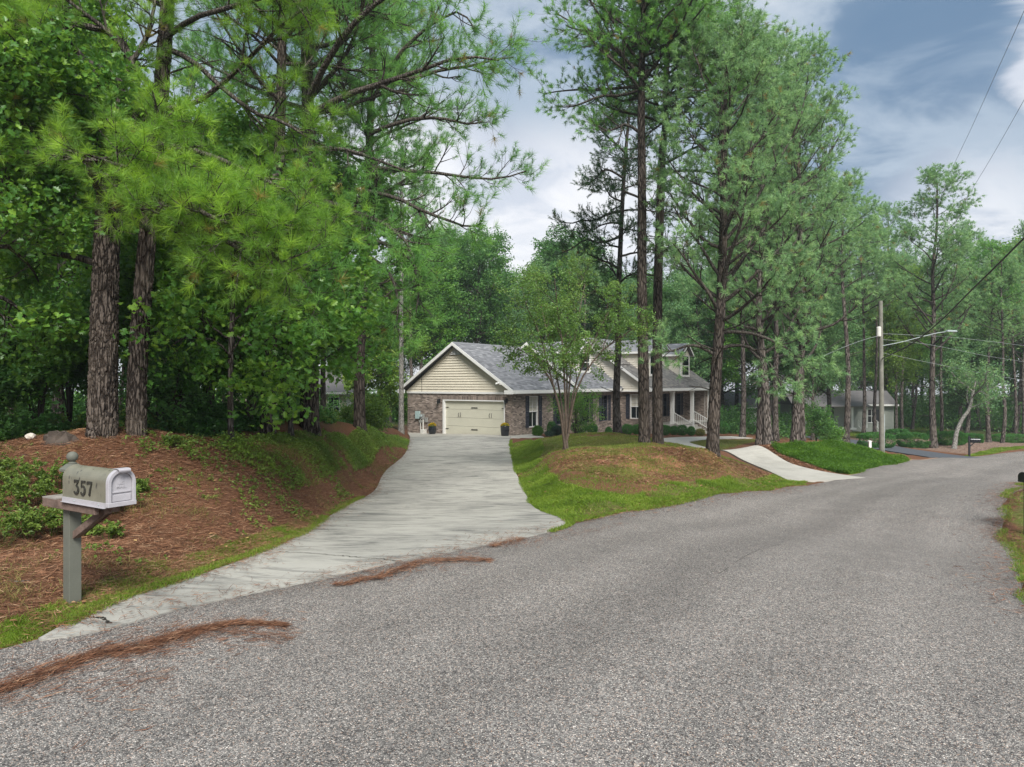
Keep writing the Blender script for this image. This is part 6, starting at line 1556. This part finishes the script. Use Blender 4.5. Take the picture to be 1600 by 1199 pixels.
fin.add(V, [(0,3,2,1),(4,5,6,7),(0,1,5,4),(1,2,6,5),(2,3,7,6),(3,0,4,7)])
fin.lathe([(.034, 0), (.036, .008), (.022, .016), (.022, .022)]+[(.046*math.sin(a), .062-.046*math.cos(a)) for a in np.linspace(.5, PI, 14)], (0, 0, 1.25), 24)
fin.build('finial', M['post_paint'], mbx, smooth=False)
def arch_pts(w, h, n=18, x0=0):
    r = w/2; return [(-r, 0)]+[(-r*math.cos(a), h-r+r*math.sin(a)) for a in np.linspace(0, PI, n)]+[(r, 0)]
BZ, BL, BX0 = .955, .70, .06
def arch_shell(mb, w, h, xa, xb, n=18, dz=0):
    p = arch_pts(w, h, n); mb.prism([(y, z+BZ+dz) for y, z in p], 0, xa, xb)
mb = MB(); arch_shell(mb, .206, .29, BX0, BX0+BL); mb.build('box_body', M['box_paint'], mbx, smooth=False)
mb = MB()                                          # seam ring at the back
po, pi_ = arch_pts(.212, .293), arch_pts(.202, .288)
def ring(mb, po, pi_, xa, xb, dz=0):
    n_ = len(po); V = []
    for x in (xa, xb):
        for y, z in po: V.append((x, y, z+BZ+dz))
        for y, z in pi_: V.append((x, y, z+BZ+dz))
    F = []
    for i in range(n_-1):
        F += [(i, i+1, n_+i+1, n_+i), (2*n_+i+1, 2*n_+i, 3*n_+i, 3*n_+i+1), (i+1, i, 2*n_+i, 2*n_+i+1), (n_+i, n_+i+1, 3*n_+i+1, 3*n_+i)]
    mb.add(V, F)
ring(mb, po, pi_, BX0-.006, BX0+.004); mb.build('rear_rim', M['box_paint'], mbx)
mb = MB(); ring(mb, arch_pts(.228, .302), arch_pts(.176, .270), BX0+BL-.015, BX0+BL+.028)
mb.box((BX0+BL-.012, -.118, BZ-.006), (BX0+BL+.03, .118, BZ+.03)); mb.build('door_frame', M['mauve'], mbx, bevel=.003)
door = MB(); arch_shell(door, .172, .268, BX0+BL+.001, BX0+BL+.009); dr_ = door.build('door', M['mauve'], mbx)
mb = MB(); mb.box((BX0+BL+.010, -.078, BZ+.105), (BX0+BL+.017, .078, BZ+.118)); mb.build('door_rib', M['mauve'], dr_, bevel=.002)
mb = MB(); mb.box((BX0+BL+.010, -.078, BZ+.035), (BX0+BL+.015, .078, BZ+.090)); mb.build('lower_panel', M['mauve'], dr_, bevel=.003)
mb = MB()
for u in range(7):                                 # rolled latch tab on top of the door
    pass
cs = np.array([(BX0+BL-.04, 0, BZ+.300), (BX0+BL+.0, 0, BZ+.306), (BX0+BL+.05, 0, BZ+.304), (BX0+BL+.065, 0, BZ+.292), (BX0+BL+.055, 0, BZ+.274), (BX0+BL+.04, 0, BZ+.268)])
rs = resample(cs, 14)
V = np.concatenate([rs+[0, -.05, 0], rs+[0, .05, 0], rs+[0, -.05, -.004], rs+[0, .05, -.004]]); k_ = 14
mb.add(V, [(i, i+1, k_+i+1, k_+i) for i in range(13)]+[(2*k_+i+1, 2*k_+i, 3*k_+i, 3*k_+i+1) for i in range(13)]+[(i, 2*k_+i, 2*k_+i+1, i+1) for i in range(13)]+[(k_+i+1, 3*k_+i+1, 3*k_+i, k_+i) for i in range(13)])
mb.build('latch', M['mauve'], mbx, smooth=False)
mb = MB(); mb.box((BX0-.0, -.115, BZ-.012), (BX0+BL-.02, -.1035, BZ+.026)); mb.box((BX0, -.128, BZ-.016), (BX0+BL-.02, -.1035, BZ-.0125)); mb.build('base_trim', M['mauve'], mbx)
for x in (.2, .58):
    mb = MB(); mb.cyl((BX0+x, -.1152, BZ+.008), (BX0+x, -.119, BZ+.008), .007, n=8); mb.build('screw', M['galv'], mbx)
# raised numerals 357 on the near side (x increases towards the door = to the right for the reader)
def stroke(mb, pts, w, y0, y1):
    pts = np.array(pts, float)
    w = np.broadcast_to(w, (len(pts),)).astype(float)
    t_ = np.gradient(pts, axis=0); t_ /= np.linalg.norm(t_, axis=1, keepdims=True); nn = np.column_stack([-t_[:, 1], t_[:, 0]])*w[:, None]/2
    a, b_ = pts+nn, pts-nn; n_ = len(pts)
    V = [(p[0], y0, p[1]) for p in a]+[(p[0], y0, p[1]) for p in b_]+[(p[0], y1, p[1]) for p in a]+[(p[0], y1, p[1]) for p in b_]
    F = []
    for i in range(n_-1): F += [(i, i+1, n_+i+1, n_+i), (i+1, i, 2*n_+i, 2*n_+i+1), (n_+i, n_+i+1, 3*n_+i+1, 3*n_+i)]
    F += [(0, n_, 3*n_, 2*n_), (n_-1, 3*n_-1, 4*n_-1, 2*n_-1)]; mb.add(V, F)
def arcpts(cx_, cz_, rx, rz_, a0, a1, n_=14): return [(cx_+rx*math.cos(a), cz_+rz_*math.sin(a)) for a in np.radians(np.linspace(a0, a1, n_))]
ya, yb = -.1105, -.103
hN = .118; zb_ = BZ+.068; x0_ = BX0+.19; wN = .068; gap = .104
def digit(ch, x):
    mb = MB(); q = lambda L: [(x+a*wN, zb_+b_*hN) for a, b_ in L]
    if ch == '3':
        stroke(mb, q([(.02, .93), (.95, .93)]), .018, ya, yb); stroke(mb, q([(.93, .93), (.45, .58)]), .011, ya-.001, yb); stroke(mb, q([(.03, .98), (.03, .78)]), .008, ya-.0012, yb)
        stroke(mb, q([(.35, .58)]+[(a, b_) for a, b_ in arcpts(.38, .30, .52, .28, 80, -150, 18)]), np.array([.008]+list(.010+.014*np.sin(np.linspace(0, PI, 18)))), ya-.0008, yb)
    if ch == '5':
        stroke(mb, q([(.14, .93), (.95, .93)]), .018, ya, yb); stroke(mb, q([(.18, .95), (.14, .52)]), .012, ya-.001, yb)
        stroke(mb, q([(.14, .52), (.3, .6)]+[(a, b_) for a, b_ in arcpts(.40, .31, .50, .31, 80, -150, 18)]), np.array([.008, .009]+list(.010+.014*np.sin(np.linspace(0, PI, 18)))), ya-.0008, yb)
    if ch == '7':
        stroke(mb, q([(.0, .92), (1.0, .92)]), .020, ya, yb); stroke(mb, q([(.03, .98), (.03, .76)]), .008, ya-.0012, yb); stroke(mb, q([(.95, .90), (.65, .5), (.42, .0)]), np.array([.010, .018, .022]), ya-.001, yb)
    mb.build('numeral', M['dark_num'], mbx)
for k, ch in enumerate('357'): digit(ch, x0_+k*gap)
for txt, z, s_ in (('U.S.', BZ+.172, .036), ('MAIL', BZ+.140, .036)):
    cu = bpy.data.curves.new('lettering', 'FONT'); cu.body = txt; cu.size = s_; cu.extrude = .0012; cu.offset = .0008; cu.align_x = 'CENTER'; cu.materials.append(M['mauve'])
    to = bpy.data.objects.new('tmp', cu); COL.objects.link(to); me = bpy.data.meshes.new_from_object(to); bpy.data.objects.remove(to)
    o = bpy.data.objects.new('lettering', me); COL.objects.link(o); o.parent = dr_; o.location = (BX0+BL+.0105, 0, z); o.rotation_euler = (PI/2, 0, PI/2)
# wooden arm, platform and brace
mb = MB(); mb.box((-.30, -.105, BZ-.088), (.56, -.064, BZ-.014)); mb.build('arm_board', M['old_wood'], mbx, bevel=.003)
mb = MB(); mb.box((-.30, .064, BZ-.088), (.56, .105, BZ-.014)); mb.build('arm_board', M['old_wood'], mbx, bevel=.003)
mb = MB(); mb.box((-.30, -.105, BZ-.013), (-.064, .105, BZ-.003)); mb.build('arm_top', M['grey_wood'], mbx)
mb = MB(); mb.box((.064, -.11, BZ-.0125), (.70, .11, BZ-.0005)); mb.build('platform', M['old_wood'], mbx)
mb = MB(); mb.box((.565, -.03, BZ-.06), (.68, .03, BZ-.0135)); mb.build('platform_block', M['old_wood'], mbx)
mb = MB(); mb.prism([(.0635, .60), (.54, BZ-.09), (.60, BZ-.02), (.54, BZ-.02), (.0635, .68)][:2]+[(.58, BZ-.09), (.58, BZ-.055), (.50, BZ-.055), (.0635, .665)], 1, -.03, .03); mb.build('brace', M['old_wood'], mbx, bevel=.002)

def far_mailbox(px, D, dx, label, rz, scale=1.0, pbase=None):
    q = gbase(px, D, -.02); e = empty('mailbox', q, rz, label, 'mailbox'); e.scale = (scale,)*3
    mb = MB(); mb.box((-.05, -.05, -.1), (.05, .05, 1.2)); mb.prism([(-.06, 1.2), (.06, 1.2), (0, 1.27)], 1, -.06, .06); mb.build('post', M['black'], e, bevel=.004)
    mb = MB(); p = arch_pts(.18, .22); mb.prism([(y, z+.90) for y, z in p], 0, .06, .56); mb.build('box_body', M['gloss_black'], e)
    mb = MB(); p = arch_pts(.19, .226); mb.prism([(y, z+.897) for y, z in p], 0, .561, .575); mb.build('door', M['gloss_black'], e)
    mb = MB(); mb.box((.0505, -.07, .86), (.45, .07, .898)); mb.build('arm', M['black'], e)
    mb = MB(); mb.prism([(.0505, .62), (.3, .859), (.24, .859), (.0505, .68)], 1, -.025, .025); mb.build('brace', M['black'], e)
    return e
m, t, b = new_mat('gloss_black', .12, .6); b.inputs['Base Color'].default_value = c4(.012,.014,.018); M['gloss_black'] = m
far_mailbox(1514.5, 43, 1, 'black mailbox on a black post at the far bend of the road', -.25)
q = gbase(1606, 13.9, -.02); e = empty('mailbox', q, PI+.35, 'glossy black mailbox cut off by the right edge of the view', 'mailbox')
mb = MB(); mb.box((-.05, -.05, -.1), (.05, .05, 1.05)); mb.build('post', M['black'], e, bevel=.004)
mb = MB(); p = arch_pts(.17, .19); mb.prism([(y, z+1.06) for y, z in p], 0, -.36, .13); mb.build('box_body', M['gloss_black'], e)
mb = MB(); p = arch_pts(.185, .20); mb.prism([(y, z+1.055) for y, z in p], 0, .131, .15); mb.build('door', M['gloss_black'], e, bevel=.004)

# ================================================================== planters with yellow mums
def planter(px, D, w, h, mumr, label, round_=True, seed=1):
    x = (px-800)/FPX*D; z = float(H(np.array([x]), np.array([D]))[0])+.03; e = empty('planter', (x, D, z), 0, label, 'planter', 'black pots of yellow mums beside the garage door')
    mb = MB(); r = w/2
    prof = [(0, 0), (r*.72, .0), (r*.95, h*.22), (r, h*.5), (r*.92, h*.85), (r*.86, h*.93), (r*.98, h*.96), (r*.98, h), (r*.84, h), (r*.82, h*.88), (0, h*.87)] if round_ else [(0, 0), (r*.8, 0), (r*.86, h*.1), (r*.96, h*.55), (r*.98, h*.9), (r*1.04, h*.92), (r*1.04, h), (r*.9, h), (r*.88, h*.9), (0, h*.88)]
    mb.lathe(prof, (0, 0, 0), 28); mb.build('pot', M['gloss_black'], e, smooth=True)
    rr = np.random.default_rng(seed); p = ellipsoid_pts(900, (mumr, mumr, mumr*.8), rr, .5); p[:, 2] = np.abs(p[:, 2])*1.0+h*.9
    V, F, T, _ = leaves(p, .05, rr, .02, 3, None, .4, False, .6); link('foliage', raw_mesh('foliage', V, F, M['leaf_light'], T), e)
    p = ellipsoid_pts(420, (mumr*1.03, mumr*1.03, mumr*.86), rr, .93); p = p[p[:, 2] > mumr*.1]; p[:, 2] += h*.9
    V, F, T, _ = leaves(p, .055, rr, .008, 3, None, .9, False, .9); link('flowers', raw_mesh('flowers', V, F, M['mum'], T), e)
planter(675.5, 44.7, .52, .56, .25, 'round black pot of yellow mums left of the garage door', True, 1)
planter(789, 41.4, .54, .60, .26, 'taller straight black pot of yellow mums right of the garage door', False, 2)

# ================================================================== utility pole, wires and post
M['pole'] = simple('pole', c4(.19,.185,.155), .9, .15, .25, 3, .006)
pb = gbase(1378, 42, -.2); up = empty('utility_pole', pb, 0, 'weathered grey wooden utility pole with a street lamp arm and white box', 'utility pole')
mb = MB(); q = np.linspace(0, 1, 12)[:, None]*np.array([[-.08, 0, 9.35]]); v, f = tube(q[None], np.linspace(.15, .115, 12)[None], 14); mb.add(v, f); mb.cyl((-.08, 0, 9.35), (-.08, 0, 9.37), .115, .10, 14); mb.build('pole', M['pole'], up, smooth=True)
def rel(px, py, D): return P(px, py, D)-pb
c = rel(1373, 519, 41.9); mb = MB(); mb.lathe([(0, -.30), (.12, -.29), (.13, -.26), (.13, .24), (.11, .29), (0, .31)], c, 16); mb.build('transformer_can', M['pvc'], up, smooth=False)
mb = MB(); mb.cyl(c+[.05, 0, .1], rel(1377, 517, 42), .03, n=6); mb.build('bracket', M['galv'], up)
a = np.array([rel(1379, 541, 41.9), rel(1405, 536, 41.7), rel(1440, 527, 41.4), (rel(1465, 521, 41.2)), rel(1480, 519, 41.1)]); v, f = tube(resample(a, 20)[None], np.full((1, 20), .02), 8); mb = MB(); mb.add(v, f); mb.build('lamp_arm', M['galv'], up)
c = rel(1486, 518.3, 41.05); mb = MB(); mb.prism([(c[0]-.3, c[2]-.03), (c[0]+.32, c[2]-.04), (c[0]+.26, c[2]+.05), (c[0]-.24, c[2]+.07)], 1, c[1]-.12, c[1]+.12); mb.build('lamp_head', M['galv'], up, bevel=.02)
mb = MB(); mb.box((.13, -.02, .0), (.16, .02, 2.6)); mb.build('ground_wire_guard', M['galv'], up)
def wire(pts, r, label, n_=40, name='cable', cat_='cable', group=None):
    p = resample([P(*c) for c in pts], n_); mb = MB(); v, f = tube(p[None], np.full((1, n_), r), 6); mb.add(v, f); o = mb.build(name, M['black'] if r > .012 else M['wire_grey'], smooth=True); tag(o, label, cat_, group)
M['wire_grey'] = simple('wire_grey', c4(.09,.09,.1), .6, .3, .05, 1); M['wire_pale'] = simple('wire_pale', c4(.3,.31,.32), .5, .4, .05, 1)
wire([(1378,561,42),(1404,549,39),(1432,533,36),(1472,500,31),(1512,460,27),(1556,417,23),(1600,373,20),(1690,285,16),(1820,120,11)], .030, 'thick black cable climbing from the utility pole to the right edge of the view')
wire([(1470,322,60),(1481,280,55),(1520,196,45),(1560,107,36),(1600,18,28),(1660,-120,20)], .0115, 'thin wire, the upper left of two crossing the sky at the right', name='overhead_wire')
wire([(1486,368,58),(1507,318,53),(1550,245,44),(1600,157,34),(1680,10,24),(1740,-110,18)], .0115, 'thin wire, the lower right of two crossing the sky at the right', name='overhead_wire')
for k, (pts, lb) in enumerate([([(1378,522,42),(1420,524,44),(1500,529,48),(1600,541,54),(1700,556,60)], 'topmost of the pale service wires running right from the utility pole'), ([(1378,531,42),(1450,539,45),(1537,556,50),(1600,566,54),(1700,580,60)], 'middle of the pale service wires running right from the utility pole'), ([(1378,552,42),(1455,568,46),(1530,583,50),(1600,595,54),(1700,610,60)], 'lowest of the pale service wires running right from the utility pole'), ([(1378,524,42),(1340,535,40),(1280,560,36),(1200,600,44),(1118,610,62)], 'service wire running left from the utility pole to the brick house')]):
    p = resample([P(*c) for c in pts], 30); mb = MB(); v, f = tube(p[None], np.full((1, 30), .010), 5); mb.add(v, f); o = mb.build('service_wire', M['wire_pale'], smooth=True); tag(o, lb, 'wire')
q = gbase(1359, 44.5, -.03); e = empty('marker_post', q, 0, 'short white capped post in the ivy left of the utility pole', 'post')
mb = MB(); mb.box((-.08, -.08, 0), (.08, .08, .60)); mb.build('post', M['white'], e, bevel=.01); mb = MB(); mb.prism([(-.1, .60), (.1, .60), (.1, .63), (0, .68), (-.1, .63)], 1, -.1, .1); mb.build('cap', M['white'], e)

# ================================================================== low growth filling the floor of the woods
def low_growth(poly, n_, h, size, mat, seed, nl=4):
    rr = np.random.default_rng(seed); p = scatter(np.array(poly, float), n_, rr, .36, .22, seed); z = gz(p[:, 0], p[:, 1])
    hh = h*(vnoise(p[:, 0], p[:, 1], .3, seed)*.9+.35)*rr.random(len(p))
    V, F, T, _ = leaves(np.column_stack([p, z+hh]), size, rr, size*1.6, nl, None, .5, False, .6)
    link('undergrowth', raw_mesh('undergrowth', V, F, mat, T))['kind'] = 'stuff'
low_growth([(-60,17),(-8.5,17),(-8.5,30),(-11,45),(-11,56),(-60,56)], 15000, 2.6, .16, M['leaf_dark'], 51)
low_growth([(-90,56),(-20,56),(-12,66),(-6,80),(-10,130),(-110,130)], 16000, 4.0, .28, M['leaf_mid'], 52)
low_growth([(-20,78),(6,72),(30,84),(60,84),(60,110),(-20,110)], 14000, 4.5, .28, M['leaf_dark'], 53)
low_growth([(24,84),(46,80),(54,66),(64,58),(110,66),(120,120),(30,120)], 20000, 4.2, .28, M['leaf_dark'], 54)
low_growth([(19,50),(26,58),(24,70),(20,74),(17,66)], 2600, 2.2, .17, M['leaf_dark'], 55)

# ragged grass and needles creeping over the pavement edges
def edge_growth(line, n_, inw, side, mat, seed, hgt=.05, w=.007):
    rr = np.random.default_rng(seed); k = rr.random(n_)*(len(line)-1.01); i0 = k.astype(int); f = (k-i0)[:, None]
    p = line[i0]*(1-f)+line[i0+1]*f; tg = unit(line[i0+1]-line[i0]); nn = np.column_stack([-tg[:, 1], tg[:, 0]])*side
    amt = vnoise(p[:, 0], p[:, 1], 1.3, seed)
    o_ = (rr.random(n_)*.14-inw*rr.random(n_)*np.clip(amt*2-.5, 0, 1))
    p = p+nn*o_[:, None]; sel = amt > .3; p = p[sel]; z = H(p[:, 0], p[:, 1])+.03
    n2 = len(p); b_ = np.column_stack([p, z]); d = unit(np.column_stack([rr.normal(size=(n2, 2))*.9, np.ones(n2)])); L = hgt*(.4+rr.random((n2, 1)))
    a = rr.random(n2)*6.28; sd_ = np.column_stack([np.cos(a), np.sin(a), np.zeros(n2)])*w*.5
    V = np.stack([b_-sd_, b_+sd_, b_+d*L], 1).reshape(-1, 3)
    link('grass', raw_mesh('grass', V, np.arange(n2*3).reshape(-1, 3), mat, np.repeat(rr.random(n2), 3)))['kind'] = 'stuff'
edge_growth(DL[10:150], 15000, .12, 1, M['grass'], 61)
edge_growth(DRR[100:230], 12000, .10, -1, M['grass'], 62, .06, .012)
edge_growth(ROADL[e0:e1], 9000, .12, 1, M['grass'], 63, .06, .012)
edge_growth(ROADR[kx(ROADR, (5, 6.5)):kx(ROADR, (18, 23.6))], 9000, .2, -1, M['grass'], 64, .06, .01)
def strew(line, n_, w_, seed, ln=.14, wd=.0045):
    rr = np.random.default_rng(seed); k = rr.random(n_)*(len(line)-1.01); i0 = k.astype(int); f = (k-i0)[:, None]
    p = line[i0]*(1-f)+line[i0+1]*f+rr.normal(size=(n_, 2))*w_*(.3+vnoise(i0*.2, i0*0., 1, seed))[:, None]
    litter('pine_straw', p, ln, wd, M['straw_red'], rr, .012, roadz)
strew(DL[60:235], 5200, .22, 71); strew(DL[8:60], 700, .12, 72)
strew(ROADL[ea:e0], 1800, .3, 73); strew(ROADL[e0:e1], 2200, .3, 74, .14, .009)
strew(ROADR[kx(ROADR, (5, 6.5)):kx(ROADR, (18, 23.6))], 3000, .3, 75, .15, .008)
# longitudinal joint and hairline cracks in the chip seal
M['tar'] = simple('tar', c4(.06,.055,.05), .9, .2, .2, 10)
mid = (ROADL*.46+ROADR*.54)
k0, k1 = kx(mid, (2.2, 6.5)), kx(mid, (24, 35)); p = mid[k0:k1].copy(); p += np.column_stack([vnoise(np.arange(len(p))*1., np.zeros(len(p)), .6, 81)-.5]*2)*.12
b_ = MB()
for a, c in zip(p[:-1], p[1:]):
    if random.random() < .5: continue
    d = c-a; d /= np.linalg.norm(d)+1e-9; nn = np.array([-d[1], d[0]])*.0035*(.4+random.random())
    V = [(*(a+nn), 0), (*(c+nn), 0), (*(c-nn), 0), (*(a-nn), 0)]; b_.add([(x, y, float(H(x, y))+.047) for x, y, z in V], [(3, 2, 1, 0)])
b_.build('crack', M['tar'], road)

# ================================================================== thin haze box, added to lift shadows and pale the distance
hm = bpy.data.materials.new('haze'); hm.use_nodes = True; hn = hm.node_tree; hn.nodes.clear()
hv_ = hn.nodes.new('ShaderNodeVolumePrincipled'); hv_.inputs['Color'].default_value = (.86, .93, 1, 1); hv_.inputs['Density'].default_value = HAZE; hv_.inputs['Anisotropy'].default_value = .2
ho = hn.nodes.new('ShaderNodeOutputMaterial'); hn.links.new(hv_.outputs[0], ho.inputs['Volume'])
mb = MB(); mb.box((-560, -560, -11), (560, 560, 32)); hz_ = mb.build('haze', hm); hz_['kind'] = 'stuff'
